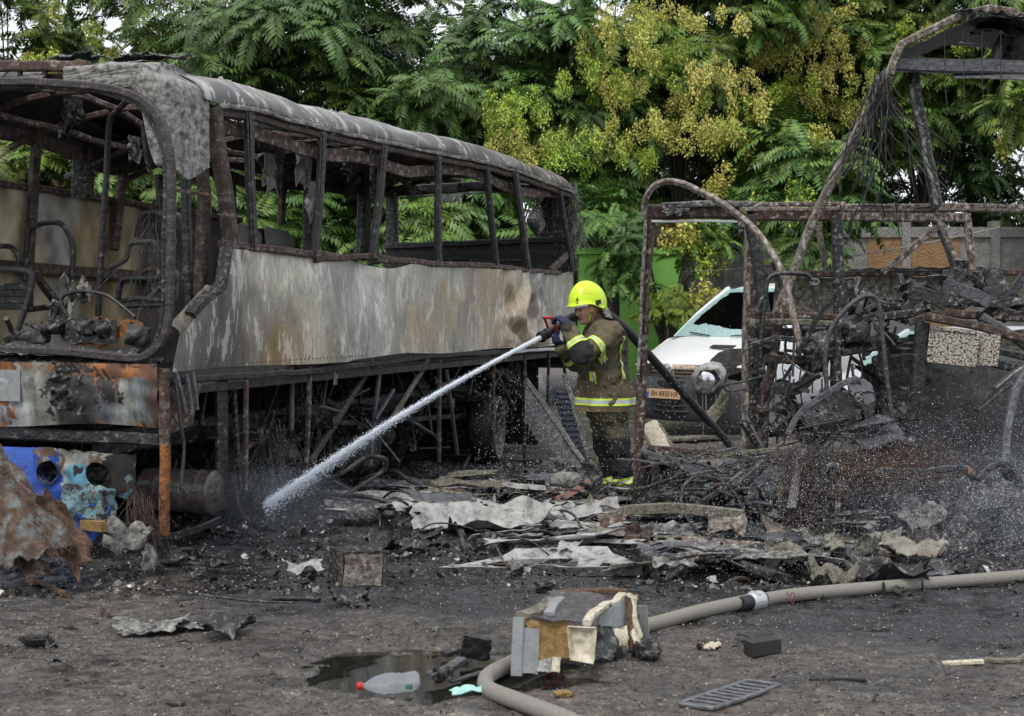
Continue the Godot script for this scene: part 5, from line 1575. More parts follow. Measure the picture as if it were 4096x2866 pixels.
	# low frame of angle irons at knee height
	for s in [[[[2560, 1806], [2780, 1866], [2985, 1918]], .055, "wetsteel"], [[[2590, 1832], [2800, 1888], [2980, 1936]], .1, "wetsteel"], [[[2600, 1792], [2860, 1812], [3010, 1836]], .03, "rustdark"], [[[2840, 1826], [3060, 1804], [3280, 1788]], .03, "lichen"], [[[2890, 1856], [3100, 1824], [3280, 1804]], .03, "wetsteel"], [[[2760, 1836], [2950, 1796]], .03, "pipe"], [[[3070, 1820], [3200, 1852]], .045, "rustdark"], [[[2740, 1930], [2660, 1945], [2655, 2000]], .04, "soot"], [[[2770, 1894], [2720, 1912], [2660, 1950]], .05, "steel"], [[[2745, 1905], [2765, 1880]], .05, "steel"], [[[3000, 1880], [3160, 1872]], .06, "soot"]]:
		wb(w, "platform_bar", s[0], 9.8, s[1], .035, s[2], Vector3.UP)
	plate(w, "platform_plate", [W(2780, 1888, 9.7), W(2960, 1912, 9.7), W(2975, 1950, 9.4), W(2790, 1920, 9.4)], "wetsteel", .01, .012)
	plate(w, "platform_plate", [W(3040, 1880, 9.6), W(3180, 1862, 9.6), W(3060, 1960, 9.2), W(3000, 1940, 9.3)], "wetsteel", .01, .02)
	plate(w, "platform_plate", [W(3085, 1955, 9.25), W(3175, 1890, 9.3), W(3165, 1960, 9.2), W(3130, 2010, 9.15)], "lichen", .01, .02)
	wb(w, "steering_column", [[2920, 1980], [2965, 1935], [3020, 1890], [3060, 1850]], 9.3, .065, .065, "soot", Vector3.UP)
	var sw := []
	for k in 40:
		var a := TAU * k / 40.0
		sw.append(W(2852 + cos(a) * 120 + sin(a) * 40, 2036 + sin(a) * 132, 9.05 + sin(a) * -.06 + cos(a) * .03))
	mb = MB.new()
	mb.tube(sw, .011, 7, [], true)
	put(w, "steering_wheel", mb, M.soot, false)
	wp(w, "wheel_spoke", [[2745, 1956], [2850, 1960], [2940, 1990]], 9.08, .008, "soot", 3)
	for s in [[2690, 1990, .1, .07], [2650, 2010, .06, .07], [2760, 2000, .09, .06], [2830, 1990, .12, .06], [3080, 2040, .16, .1], [3000, 2010, .1, .09]]:
		mb = MB.new()
		mb.blob(W(s[0], s[1], 9.6), Vector3(s[2], s[3], .12), nz, .4, 8, Basis(Vector3.UP, s[0]), .5)
		put(w, "engine_remnant", mb, M.char, false)
	for s in [[2636, 1960, 2000], [2745, 1940, 2050], [2620, 1900, 2010], [2870, 1940, 2060], [2700, 1900, 1990]]:
		wb(w, "platform_leg", [[s[0], s[1] - 60], [s[0] + 6, s[2] + 20]], 9.75, .06, .06, "char")
	# the clutter of thin members, brackets and pipes round the driver's place
	for k in 110:
		var o := W(rr(2990, 3720), 1290 + 520 * pow(rng.randf(), .8), rr(9.5, 10.6))
		var dr := Vector3(rr(-1, 1), rr(-.8, .8), rr(-.6, .6)).normalized() * rr(.12, .55)
		if k % 3 == 0: dr = Vector3(rr(-.2, .2), -1, rr(-.2, .2)) * rr(.15, .5)
		var bent := Vector3(rr(-1, 1), rr(-1, 1), rr(-1, 1)) * .02
		if k % 5 == 0:
			put(w, "charred_scrap", scrap(o, Basis(Vector3(rr(-1, 1), rr(-1, 1), rr(-1, 1)).normalized(), rr(0, 3)), rr(.1, .3), rr(.06, .2), .4, .2, .05, .006, k * 1.9, 6), M.char if k % 2 else M.soot, false)
		else:
			put(w, "thin_member", bar([o - dr / 2, o + bent, o + dr / 2], rr(.008, .032), rr(.006, .018), Vector3.BACK, .004), M[["char", "soot", "frame", "pipe"][k % 4]])
	for k in 40:
		var o := W(rr(2600, 3350), rr(1830, 2060), rr(9.0, 9.8))
		var dr := Vector3(rr(-1, 1), rr(-.35, .35), rr(-.5, .5)).normalized() * rr(.15, .6)
		put(w, "thin_member", bar([o - dr / 2, o + Vector3(0, rr(-.03, .03), 0), o + dr / 2], rr(.012, .06), rr(.01, .02), Vector3.UP, .012), M[["wetsteel", "soot", "char", "rustdark", "pipe"][k % 5]])
	# burnt wiring
	wire_mass(w, "wire_tangle", W(3210, 1960, 9.1), Vector3(.13, .26, .15), 420, .5, .0035, "copper")
	wire_mass(w, "wire_tangle", W(3330, 1850, 9.2), Vector3(.3, .05, .15), 500, .6, .0035, "pipe")
	wire_mass(w, "wire_tangle", W(3620, 1840, 9.3), Vector3(.34, .07, .2), 520, .6, .0035, "copper")
	wire_mass(w, "wire_tangle", W(3490, 1870, 9.1), Vector3(.3, .05, .15), 420, .7, .0035, "fur")
	put(w, "hanging_wires", strands([W(2590, 1815, 9.9), W(2620, 1820, 9.9), W(2650, 1840, 9.9)], 90, .005, .5, .14), M.black, false)
	put(w, "hanging_wires", strands([W(2700, 1880, 9.8), W(2670, 1860, 9.8)], 40, .005, .35, .14), M.copper, false)
	# lower right: curved guards and rails half hidden by spray
	for s in [[[[3480, 1880], [3700, 1888], [3860, 1870]], .05, "soot"], [[[3500, 1905], [3720, 1908], [3840, 1896]], .04, "rustdark"], [[[3290, 1840], [3300, 1990], [3290, 2120]], .05, "black"], [[[3420, 1900], [3415, 2020], [3430, 2150]], .05, "soot"], [[[3350, 1950], [3352, 2060]], .03, "rust"]]:
		wb(w, "lower_rail", s[0], 9.0, s[1], .04, s[2], Vector3.UP)
	put(w, "wheel_guard", bar(smooth_path(Ws([[3890, 1910], [3930, 1872], [3980, 1852], [4030, 1870], [4060, 1930]], 8.9), 5), .04, .25, Vector3.BACK, .01), M.soot)
	for s in [[3310, 1860], [3440, 1865]]:
		put(w, "wheel_guard", bar(smooth_path(Ws([[s[0] - 20, s[1] + 40], [s[0], s[1] + 5], [s[0] + 30, s[1]], [s[0] + 60, s[1] + 45]], 9.05), 5), .03, .1, Vector3.BACK, .006), M.wetsteel)
	plate(w, "rust_patch", [W(3868, 1874, 8.95), W(3902, 1876, 8.95), W(3905, 1902, 8.9), W(3880, 1896, 8.9)], "rustorange", .01, .01, 4)
	# front bumper strip lying across the door
	put(w, "bumper_strip", bar(smooth_path(Ws([[2395, 2085, 9.2], [2470, 2062, 9.2], [2520, 2040, 9.2], [2640, 2034, 9.1], [2760, 2040, 9.0], [2880, 2050, 9.0], [2975, 2062, 8.95]], 9.1), 4), .07, .03, Vector3.BACK, .006), M.lichen)
	plate(w, "bumper_end", [W(2815, 2056, 8.95), W(2975, 2066, 8.9), W(2978, 2125, 8.85), W(2840, 2140, 8.9)], "rustpale", .01, .03)
	plate(w, "bumper_strip", [W(2395, 2088, 9.15), W(2510, 2048, 9.15), W(2500, 2078, 9.1), W(2400, 2120, 9.1)], "rust", .008, .01)

# ---------------------------------------------------------------- firefighter with nozzle
class Field:
	# a distance field on a grid, joined from tapered capsules and ellipsoids
	var lo: Vector3
	var cell: float
	var n: Vector3i
	var d := PackedFloat32Array()
	var id := PackedInt32Array()
	var bones := []
	func setup(a: Vector3, b: Vector3, c: float) -> void:
		lo = a; cell = c
		n = Vector3i(int((b.x - a.x) / c) + 2, int((b.y - a.y) / c) + 2, int((b.z - a.z) / c) + 2)
		d.resize(n.x * n.y * n.z); d.fill(0.2)
		id.resize(d.size())
	static func cone(p: Vector3, a: Vector3, b: Vector3, ra: float, rb: float) -> float:
		var ab := b - a
		var t := clampf((p - a).dot(ab) / maxf(ab.length_squared(), 1e-9), 0, 1)
		return p.distance_to(a + ab * t) - lerpf(ra, rb, t)
	func add(a: Vector3, b: Vector3, ra: float, rb: float, k: float, what := 0, cut := false) -> void:
		if not cut: bones.append([a, b, ra, rb, what])
		var m := maxf(ra, rb) + 0.06
		var l := ((a.min(b) - Vector3.ONE * m - lo) / cell).floor()
		var h := ((a.max(b) + Vector3.ONE * m - lo) / cell).ceil()
		for z in range(maxi(0, int(l.z)), mini(n.z, int(h.z) + 1)):
			for y in range(maxi(0, int(l.y)), mini(n.y, int(h.y) + 1)):
				for x in range(maxi(0, int(l.x)), mini(n.x, int(h.x) + 1)):
					var q := (z * n.y + y) * n.x + x
					var e := cone(lo + Vector3(x, y, z) * cell, a, b, ra, rb)
					var o := d[q]
					if cut:
						d[q] = maxf(o, -e)
						continue
					if e < o: id[q] = what
					var g := maxf(k - absf(o - e), 0.0) / k
					d[q] = minf(o, e) - g * g * k * 0.25
	func wrinkle(noise: FastNoiseLite, amp: float, freq: float) -> void:
		for z in n.z:
			for y in n.y:
				for x in n.x:
					var q := (z * n.y + y) * n.x + x
					if absf(d[q]) < 0.05:
						var p := (lo + Vector3(x, y, z) * cell) * freq
						d[q] += amp * (absf(noise.get_noise_3dv(p)) * 1.6 - 0.5 + 0.5 * noise.get_noise_3dv(p * 2.7))
	func into(mb: MB, color: Callable) -> void:
		var at := {}
		var sx := 1
		var sy := n.x
		var sz := n.x * n.y
		var off := [0, sx, sy, sx + sy, sz, sx + sz, sy + sz, sx + sy + sz]
		for z in n.z - 1:
			for y in n.y - 1:
				for x in n.x - 1:
					var q := z * sz + y * sy + x
					var m := 0
					for k in 8:
						if d[q + off[k]] < 0.0: m += 1
					if m == 0 or m == 8: continue
					var s := Vector3.ZERO
					var c := 0
					for e in [[0, 1], [2, 3], [4, 5], [6, 7], [0, 2], [1, 3], [4, 6], [5, 7], [0, 4], [1, 5], [2, 6], [3, 7]]:
						var a: float = d[q + off[e[0]]]
						var b: float = d[q + off[e[1]]]
						if (a < 0.0) != (b < 0.0):
							var t := a / (a - b)
							var pa := Vector3(e[0] & 1, e[0] >> 1 & 1, e[0] >> 2 & 1)
							var pb := Vector3(e[1] & 1, e[1] >> 1 & 1, e[1] >> 2 & 1)
							s += pa.lerp(pb, t)
							c += 1
					at[q] = mb.v.size()
					var p := lo + (Vector3(x, y, z) + s / c) * cell
					mb.v.append(p)
					mb.c.append(color.call(p, id[q]))
		for q in at:
			var x: int = q % n.x
			var y: int = (q / n.x) % n.y
			var z: int = q / sz
			if x < 1 or y < 1 or z < 1: continue
			for ax in 3:
				var step: int = [sx, sy, sz][ax]
				var a := d[q] < 0.0
				if a == (d[q + step] < 0.0): continue
				var u: int = [sy, sz, sx][ax]
				var w: int = [sz, sx, sy][ax]
				if not (at.has(q - u) and at.has(q - w) and at.has(q - u - w)): continue
				var c := [at[q], at[q - u], at[q - u - w], at[q - w]]
				if a: c.reverse()
				mb.tri(c[0], c[1], c[2]); mb.tri(c[0], c[2], c[3])
	func sample(p: Vector3) -> float:
		var g := (p - lo) / cell
		var x := clampi(int(g.x), 0, n.x - 2)
		var y := clampi(int(g.y), 0, n.y - 2)
		var z := clampi(int(g.z), 0, n.z - 2)
		var f := g - Vector3(x, y, z)
		var q := (z * n.y + y) * n.x + x
		var sy := n.x
		var sz := n.x * n.y
		var a := lerpf(lerpf(d[q], d[q + 1], f.x), lerpf(d[q + sy], d[q + sy + 1], f.x), f.y)
		var b := lerpf(lerpf(d[q + sz], d[q + sz + 1], f.x), lerpf(d[q + sz + sy], d[q + sz + sy + 1], f.x), f.y)
		return lerpf(a, b, f.z)

func FP(x: float, y: float, o := 0.0) -> Vector3:
	return W(x, y, 11.6 + o)

func ring_band(parent: Node3D, called: String, fl: Field, o: Vector3, axis: Vector3, width: float, reach: float, from := 0.0, to := TAU) -> void:
	# a reflective band laid on the cloth: yellow, silver, yellow
	var t := axis.normalized()
	var s := t.cross(Vector3.BACK if absf(t.z) < .9 else Vector3.UP).normalized()
	var u := t.cross(s)
	var n := 48
	var rows := []
	for r in 7:
		var row := []
		for k in n + 1:
			var a := lerpf(from, to, float(k) / n)
			var dir := s * cos(a) + u * sin(a)
			var c := o + t * width * (r / 6.0 - .5)
			var x := reach
			while x > .01:   # from outside inwards until the cloth is met
				var dd := fl.sample(c + dir * x)
				if dd < .002: break
				x -= clampf(dd * .7, .002, .02)
			row.append(c + dir * (x + .006))
		rows.append(row)
	var band := Node3D.new()
	band.name = called
	parent.add_child(band, true)
	for strip in [[0, 2, "limeband"], [2, 4, "silver"], [4, 6, "limeband"]]:
		var mb := MB.new()
		var h: int = strip[1] - strip[0]
		mb.grid(n, h, func(a: float, b: float): return rows[strip[0] + int(round(b * h))][int(round(a * n))])
		put(band, "strip", mb, M[strip[2]], false)

func hand_bones(fl: Field, wrist: Vector3, fwd: Vector3, palm: Vector3, curl: float, what: int) -> void:
	# palm, four fingers with three bends each, and a thumb off the side of the palm
	fwd = fwd.normalized()
	palm = (palm - fwd * fwd.dot(palm)).normalized()
	var across := palm.cross(fwd)
	for k in 4:
		var off := across * (.03 - k * .02)
		fl.add(wrist + off * .6, wrist + fwd * .085 + off, .017, .0145, .012, what)
		var p := wrist + fwd * (.09 - absf(k - 1.3) * .004) + off
		var ang := .35
		var ln: float = [.036, .04, .038, .03][k]
		for j in 3:
			ang += curl * [.9, 1.0, .7][j]
			var dr := (fwd * cos(ang) + palm * sin(ang)).normalized()
			var q: Vector3 = p + dr * ln * [1.0, .75, .6][j]
			fl.add(p, q, .0125 - j * .0012, .0115 - j * .0012, .005, what)
			p = q
	var th := wrist + fwd * .03 + across * .038
	var t1 := th + (fwd * .5 + across * .6 + palm * .5).normalized() * .04
	var t2 := t1 + (fwd * .6 - across * .1 + palm * .9).normalized() * .032
	fl.add(wrist + across * .015, th, .018, .016, .012, what)
	fl.add(th, t1, .016, .0135, .008, what)
	fl.add(t1, t2, .0135, .011, .006, what)
	fl.add(wrist - fwd * .05, wrist, .042, .034, .02, what)

func build_firefighter() -> void:
	var base := FP(2470, 1989)
	base.y = 0.0
	var man := thing("person", "person in brown turnout coat and lime helmet aiming a hose nozzle", "person", Transform3D(Basis(), base))
	var fl := Field.new()
	fl.setup(FP(2200, 2020, .55) - Vector3(.06, .05, 0), FP(2560, 1180, -.6) + Vector3(.05, .05, 0), .0145)
	# what: 0 coat, 1 trousers, 2 boots, 3 collar
	for s in [[-.09, 0], [.09, .02], [0, .0]]:
		var o := Vector3(s[1], 0, s[0])
		fl.add(FP(2425, 1622) + o, FP(2416, 1500) + o, .17, .155, .05, 0)
		fl.add(FP(2416, 1500) + o, FP(2408, 1365) + o * 1.1, .155, .15, .05, 0)
	fl.add(FP(2372, 1400, -.02), FP(2365, 1560, -.02), .11, .12, .06, 0)
	fl.add(FP(2470, 1360, .0), FP(2462, 1560, .0), .09, .1, .06, 0)
	fl.add(FP(2408, 1330, -.12), FP(2455, 1335, -.17), .1, .095, .05, 0)
	fl.add(FP(2400, 1325, .1), FP(2380, 1330, .2), .1, .09, .05, 0)
	fl.add(FP(2400, 1315), FP(2392, 1282), .1, .075, .04, 3)
	# near arm, raised to the handle
	fl.add(FP(2455, 1340, -.19), FP(2330, 1424, -.34), .092, .082, .035, 0)
	fl.add(FP(2330, 1424, -.34), FP(2274, 1312, -.22), .084, .06, .035, 0)
	# far arm, under the nozzle
	fl.add(FP(2380, 1335, .2), FP(2300, 1446, .1), .085, .078, .03, 0)
	fl.add(FP(2300, 1446, .1), FP(2250, 1400, -.06), .075, .06, .03, 0)
	# legs
	fl.add(FP(2448, 1625, -.09), FP(2474, 1790, -.12), .122, .098, .04, 1)
	fl.add(FP(2474, 1790, -.12), FP(2500, 1950, -.12), .098, .085, .03, 1)
	fl.add(FP(2408, 1625, .09), FP(2424, 1785, .08), .12, .096, .03, 1)
	fl.add(FP(2424, 1785, .08), FP(2464, 1940, .1), .096, .082, .03, 1)
	for b in [[2502, -.12, 2450], [2466, .1, 2412]]:
		var a := FP(b[0], 1950, b[1]); a.y = .1
		var h := a; h.y = .055; h.x += .02
		var t := FP(b[2], 1985, b[1] - .04); t.y = .05
		fl.add(a, h, .07, .058, .02, 2)
		fl.add(h, t, .058, .05, .02, 2)
	# the coat is open below the hem
	fl.wrinkle(nz, .017, 7.0)
	var hem := FP(2420, 1640).y
	var mb := MB.new()
	var body_col := func(p: Vector3, what: int) -> Color:
		var px := p.x / -p.z * F + CX
		var py := HY - (p.y - EYE) / -p.z * F
		var dirt := 1.0 + .5 * nf.get_noise_3dv(p * 260) + .3 * nf.get_noise_3dv(p * 1400)
		if what == 2: return Color(.014, .014, .015) * dirt
		if what == 0:
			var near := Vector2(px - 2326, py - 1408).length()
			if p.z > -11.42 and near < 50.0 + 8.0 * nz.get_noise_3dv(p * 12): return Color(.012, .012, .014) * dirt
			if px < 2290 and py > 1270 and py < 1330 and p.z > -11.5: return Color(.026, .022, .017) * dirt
			return Color(.115, .095, .054).lerp(Color(.066, .057, .035), smoothstep(-.15, .25, nf.get_noise_3dv(p * 120))) * dirt
		if what == 3: return Color(.1, .077, .045) * dirt
		if py > 1752 + 8 * nz.get_noise_3dv(p * 10) and py < 1925: return Color(.013, .013, .014) * dirt
		return Color(.072, .067, .046) * dirt
	fl.into(mb, body_col)
	# head, turned to the left and down
	var hf := Field.new()
	var hc := FP(2347, 1238, -.02)
	var f := Vector3(-.86, -.22, .46).normalized()
	var up := (Vector3(-.12, 1, .02) - f * f.dot(Vector3(-.12, 1, .02))).normalized()
	var rt := f.cross(up)
	hf.setup(hc - Vector3.ONE * .17, hc + Vector3.ONE * .17, .0055)
	hf.add(hc - f * .02 + up * .02, hc + f * .015 + up * .015, .088, .078, .02, 0)
	hf.add(hc + f * .028 - up * .035, hc + f * .04 - up * .085, .06, .036, .03, 0)
	for s in [-1, 1]:
		hf.add(hc - f * .005 - up * .04 + rt * .045 * s, hc + f * .035 - up * .085 + rt * .02 * s, .03, .028, .03, 0)   # jaw
		hf.add(hc + f * .068 + up * .028 + rt * .012 * s, hc + f * .058 + up * .026 + rt * .045 * s, .012, .01, .014, 0)   # brow
		hf.add(hc + f * .058 - up * .018 + rt * .04 * s, hc + f * .05 - up * .022 + rt * .05 * s, .02, .016, .02, 0)   # cheek
		hf.add(hc - f * .012 + up * .012 + rt * .082 * s, hc - f * .016 - up * .03 + rt * .08 * s, .014, .01, .006, 0)   # ear
		hf.add(hc + f * .084 - up * .028 + rt * .011 * s, hc + f * .08 - up * .028 + rt * .014 * s, .009, .008, .006, 0)   # nostril
	hf.add(hc + f * .082 + up * .012, hc + f * .102 - up * .024, .0085, .0125, .012, 0)   # nose
	hf.add(hc + f * .088 - up * .054 + rt * .016, hc + f * .088 - up * .054 - rt * .016, .0075, .0075, .006, 1)   # lips
	hf.add(hc + f * .085 - up * .066 + rt * .014, hc + f * .085 - up * .066 - rt * .014, .008, .008, .006, 1)
	hf.add(hc + f * .074 - up * .094, hc + f * .07 - up * .098, .02, .018, .016, 0)   # chin
	for s in [-1, 1]:
		hf.add(hc + f * .092 + up * .006 + rt * .032 * s, hc + f * .088 + up * .006 + rt * .04 * s, .014, .013, .0, 0, true)
	hf.add(hc - f * .03 - up * .06, FP(2394, 1290), .06, .062, .02, 0)
	hf.into(mb, func(p: Vector3, what: int) -> Color:
		var c := Color(.5, .29, .2) * (1.0 + .35 * nf.get_noise_3dv(p * 900))
		if what == 1: c = Color(.25, .1, .075)
		var y := (p - hc).dot(up)
		if y < -.05 and what == 0: c = c.lerp(Color(.16, .1, .075), .35)   # stubble
		return c)
	# gloved hands
	var tip := FP(2160, 1352, -.12)
	var aim := (W(1060, 2015, 9.45) - tip).normalized()
	var nozzle_c := tip - aim * .22
	var side := aim.cross(Vector3.UP).normalized()
	var nup := side.cross(aim)
	var glove := func(p: Vector3, _w: int) -> Color: return Color(.022, .026, .07) * (1.0 + .5 * nf.get_noise_3dv(p * 700))
	var h1 := Field.new()
	var wr1 := FP(2264, 1292, -.2)
	h1.setup(wr1 - Vector3(.2, .12, .12), wr1 + Vector3(.1, .14, .12), .005)
	hand_bones(h1, wr1, FP(2222, 1262, -.15) - wr1, -nup + aim * .2, .6, 0)
	h1.into(mb, glove)
	var h2 := Field.new()
	var wr2 := FP(2252, 1385, -.04)
	h2.setup(wr2 - Vector3(.18, .12, .14), wr2 + Vector3(.1, .16, .14), .005)
	hand_bones(h2, wr2, FP(2212, 1358, -.12) - wr2, nup - Vector3(0, 0, .3), .6, 0)
	h2.into(mb, glove)
	var body := put(man, "body", mb, M.vc, false)
	for s in [-1, 1]:
		mb = MB.new()
		mb.blob(hc + f * .079 + up * .007 + rt * .034 * s, Vector3.ONE * .0105, nz, 0.0, 6)
		put(body, "eye", mb, flatm("eye", L(.09, .08, .075), .3), false)
	# reflective bands
	var skirt := func(a: float, h: float, out: float) -> Vector3:
		# h 0 at the waist, 1 at the hem
		var c := FP(2420, 1520).lerp(FP(2420, 1640), h)
		var fold := .012 * sin(a * 7.0 + 1.0) * h + .008 * nz.get_noise_2d(a * 2.2, h * 2)
		return c + Vector3(cos(a) * (lerpf(.225, .268, h) + fold + out), 0, sin(a) * (lerpf(.235, .275, h) + fold + out))
	mb = MB.new()
	mb.sheet(72, 12, func(u: float, v: float): return skirt.call(u * TAU, 1.0 - v, 0.0), .008)
	for k in mb.v.size():
		mb.c.append(Color(.1, .077, .045) * (1.0 + .5 * nf.get_noise_3dv(mb.v[k] * 260) + .3 * nf.get_noise_3dv(mb.v[k] * 1400)))
	put(man, "coat_skirt", mb, M.vc, false)
	var hb := Node3D.new()
	hb.name = "hem_band"
	man.add_child(hb)
	for r in [[.56, .62, "limeband"], [.62, .74, "silver"], [.74, .8, "limeband"]]:
		mb = MB.new()
		mb.grid(72, 2, func(u: float, v: float): return skirt.call(u * TAU, lerpf(r[1], r[0], v), .008))
		put(hb, "strip", mb, M[r[2]], false)
	ring_band(man, "sleeve_band", fl, FP(2302, 1375, -.295), FP(2270, 1322, -.24) - FP(2330, 1424, -.34), .055, .16)
	ring_band(man, "sleeve_band", fl, FP(2384, 1388, -.27), FP(2455, 1340, -.19) - FP(2330, 1424, -.34), .055, .16)
	ring_band(man, "sleeve_band", fl, FP(2275, 1425, .03), FP(2250, 1400, -.06) - FP(2300, 1446, .1), .05, .13)
	ring_band(man, "ankle_band", fl, FP(2496, 1922, -.12), Vector3(-.16, 1, 0), .05, .13)
	ring_band(man, "ankle_band", fl, FP(2458, 1912, .097), Vector3(-.22, 1, 0), .05, .13)
	# upright band on the pocket and the back stripe
	for st in [[FP(2377, 1495, -.5), FP(2383, 1545, -.5), .05], [FP(2530, 1345, -.3), FP(2545, 1520, -.3), .045]]:
		var nd := Node3D.new()
		nd.name = "chest_band" if st[2] > .047 else "back_band"
		man.add_child(nd, true)
		for r in [[-.5, -.17, "limeband"], [-.17, .17, "silver"], [.17, .5, "limeband"]]:
			mb = MB.new()
			mb.grid(3, 14, func(a: float, b: float):
				var p: Vector3 = st[0].lerp(st[1], b) + Vector3(st[2] * lerpf(r[0], r[1], a), 0, 0)
				var dir := Vector3(0, 0, -1) if st[2] > .047 else Vector3(-.75, 0, -.66)
				for k in 60:
					var e := fl.sample(p)
					if e < .004: break
					p += dir * clampf(e * .7, .002, .03)
				return p - dir * .011)
			put(nd, "strip", mb, M[r[2]], false)
	for st in [[FP(2395, 1530, -.5), .16, .09], [FP(2386, 1492, -.5), .1, .035]]:
		mb = MB.new()
		mb.grid(8, 6, func(a: float, b: float):
			var p: Vector3 = st[0] + Vector3((a - .5) * st[1], (b - .5) * st[2], 0)
			for k in 60:
				var e := fl.sample(p)
				if e < .004: break
				p.z -= clampf(e * .7, .002, .03)
			return p + Vector3(0, 0, .004))
		put(man, "pocket", mb, flatm("pocket", L(.085, .065, .038), .9), false)
	# helmet
	var hel := Node3D.new()
	hel.name = "helmet"
	man.add_child(hel)
	var ho := hc + up * .045 - f * .016
	var shell := func(a: float, t: float) -> Vector3:
		var e0 := .12 * cos(a) - .03
		var back := smoothstep(.3, -1.0, cos(a))
		e0 = lerpf(.06, -.55, back) - .12 * exp(-pow((absf(a) - 1.7) / .4, 2))
		var el := lerpf(e0, PI / 2, t)
		var rx := .166 + .014 * back
		var rs := .132
		var p := f * cos(a) * cos(el) * rx + rt * sin(a) * cos(el) * rs + up * sin(el) * (.19 if el > 0.0 else .17)
		p += up * .006 * exp(-pow(sin(a) * cos(el) / .16, 2))
		if t < .09: p += (f * cos(a) + rt * sin(a)) * .012 * (1.0 - t / .09)
		return ho + p
	mb = MB.new()
	mb.grid(72, 30, func(u: float, v: float): return shell.call((u * 2 - 1) * PI, v * .999))
	put(hel, "shell", mb, M.lime, false)
	mb = MB.new()
	var rimp := []
	for k in 73:
		rimp.append(shell.call((k / 72.0 * 2 - 1) * PI, 0.0))
	mb.tube(rimp, .0045, 6)
	put(hel, "rim", mb, M.lime, false)
	mb = MB.new()
	mb.grid(24, 3, func(u: float, v: float):
		var a := (u * 2 - 1) * 1.15
		return shell.call(a, .0) + (f * cos(a) + rt * sin(a)) * .004 - up * (.002 + .014 * v))
	put(hel, "visor_edge", mb, M.alu, false)
	var nearside := 1.0 if rt.z > 0 else -1.0
	var sp: Vector3 = shell.call(1.75 * nearside, .14)
	var sn := (sp - ho).normalized()
	mb = MB.new()
	var kb := Basis(sn.cross(up).normalized(), (sn.cross(up).normalized().cross(sn) * -1).normalized(), sn)
	mb.box(sp, Vector3(.05, .035, .02), kb)
	mb.box(sp + kb.x * .02 + kb.y * .02, Vector3(.03, .03, .018), kb)
	put(hel, "visor_knob", mb, M.rubber)
	mb = MB.new()
	mb.grid(14, 8, func(u: float, v: float): return shell.call((1.0 + u * .6) * nearside, .3 + .22 * v * (1 - u * .6)) * 1.0 + ((shell.call((1.0 + u * .6) * nearside, .3 + .22 * v * (1 - u * .6)) - ho) as Vector3).normalized() * .002)
	put(hel, "reflector", mb, flatm("limereflect", L(.6, .65, .05), .7), false)
	# number on the front flank
	var tm := TextMesh.new()
	var sf := SystemFont.new()
	sf.font_names = PackedStringArray(["Droid Sans"])
	tm.font = sf
	tm.text = "4"
	tm.font_size = 32
	tm.pixel_size = .0014
	tm.depth = .004
	var np: Vector3 = shell.call(.62 * nearside, .17)
	var nn := (np - ho).normalized()
	var tx := Vector3.UP.cross(nn).normalized()
	var ti := MeshInstance3D.new()
	ti.mesh = tm
	ti.material_override = M.rubber
	ti.name = "number"
	hel.add_child(ti)
	ti.global_transform = Transform3D(Basis(tx, nn.cross(tx), nn), np + nn * .003)
	mb = MB.new()
	mb.box(np + nn * .002 - nn.cross(tx) * .026, Vector3(.026, .003, .006), Basis(tx, nn.cross(tx), nn))
	put(hel, "underline", mb, M.rubber)
	# neck flap and chin strap
	mb = MB.new()
	mb.sheet(14, 8, func(u: float, v: float):
		var a := (1.9 + u * 1.7) * nearside
		var p: Vector3 = shell.call(a, .02)
		return p - up * (.08 * (1 - v)) + (p - ho).normalized() * .02 * (1 - v) + Vector3.ONE * .012 * nz.get_noise_2d(u * 5, v * 3), .006)
	put(man, "neck_flap", mb, M.cloth, false)
	mb = pipe([hc - f * .0 + rt * .09 * nearside + up * .01, hc + f * .02 + rt * .08 * nearside - up * .05, hc + f * .03 + rt * .045 * nearside - up * .1], .006)
	put(man, "chin_strap", mb, M.limereflect, false)
	mb = MB.new()
	mb.box(hc + f * .012 + rt * .09 * nearside - up * .035, Vector3(.02, .03, .016), Basis(f, up, rt))
	put(man, "strap_buckle", mb, M.foam)
	# nozzle
	var nz_ := thing("hose_nozzle", "black fire hose nozzle with red bale handle held in gloved hands", "nozzle", Transform3D(Basis(), nozzle_c))
	mb = MB.new()
	mb.lathe([Vector2(.001, -.01), Vector2(.03, -.008), Vector2(.043, 0), Vector2(.044, -.03), Vector2(.04, -.036), Vector2(.04, -.06), Vector2(.034, -.066), Vector2(.034, -.08)], tip, aim, 30)
	put(nz_, "tip", mb, M.rubber, false)
	for k in 22:
		var a := TAU * k / 22
		mb = MB.new()
		mb.box(tip - aim * .018 + (side * cos(a) + nup * sin(a)) * .0445, Vector3(.006, .006, .026), Basis(side * -sin(a) + nup * cos(a), side * cos(a) + nup * sin(a), aim))
		put(nz_, "grip_rib", mb, M.rubber)
	mb = MB.new()
	mb.lathe([Vector2(.034, -.08), Vector2(.046, -.085), Vector2(.046, -.105), Vector2(.034, -.11), Vector2(.03, -.12), Vector2(.03, -.22), Vector2(.036, -.225), Vector2(.036, -.26), Vector2(.03, -.265), Vector2(.03, -.3)], tip, aim, 30)
	put(nz_, "barrel", mb, M.rubber, false)
	mb = MB.new()
	mb.lathe([Vector2(.03, -.29), Vector2(.045, -.3), Vector2(.046, -.34), Vector2(.04, -.35), Vector2(.04, -.38)], tip, aim, 24)
	put(nz_, "coupling", mb, M.alu, false)
	for s in [-1, 1]:
		var o: Vector3 = tip - aim * .17 + side * .045 * s
		put(nz_, "bale_arm", bar([o - nup * .01, o + nup * .07 + aim * .005, o + nup * .12 + aim * .02 - side * .005 * s], .022, .014, aim), M.redplastic)
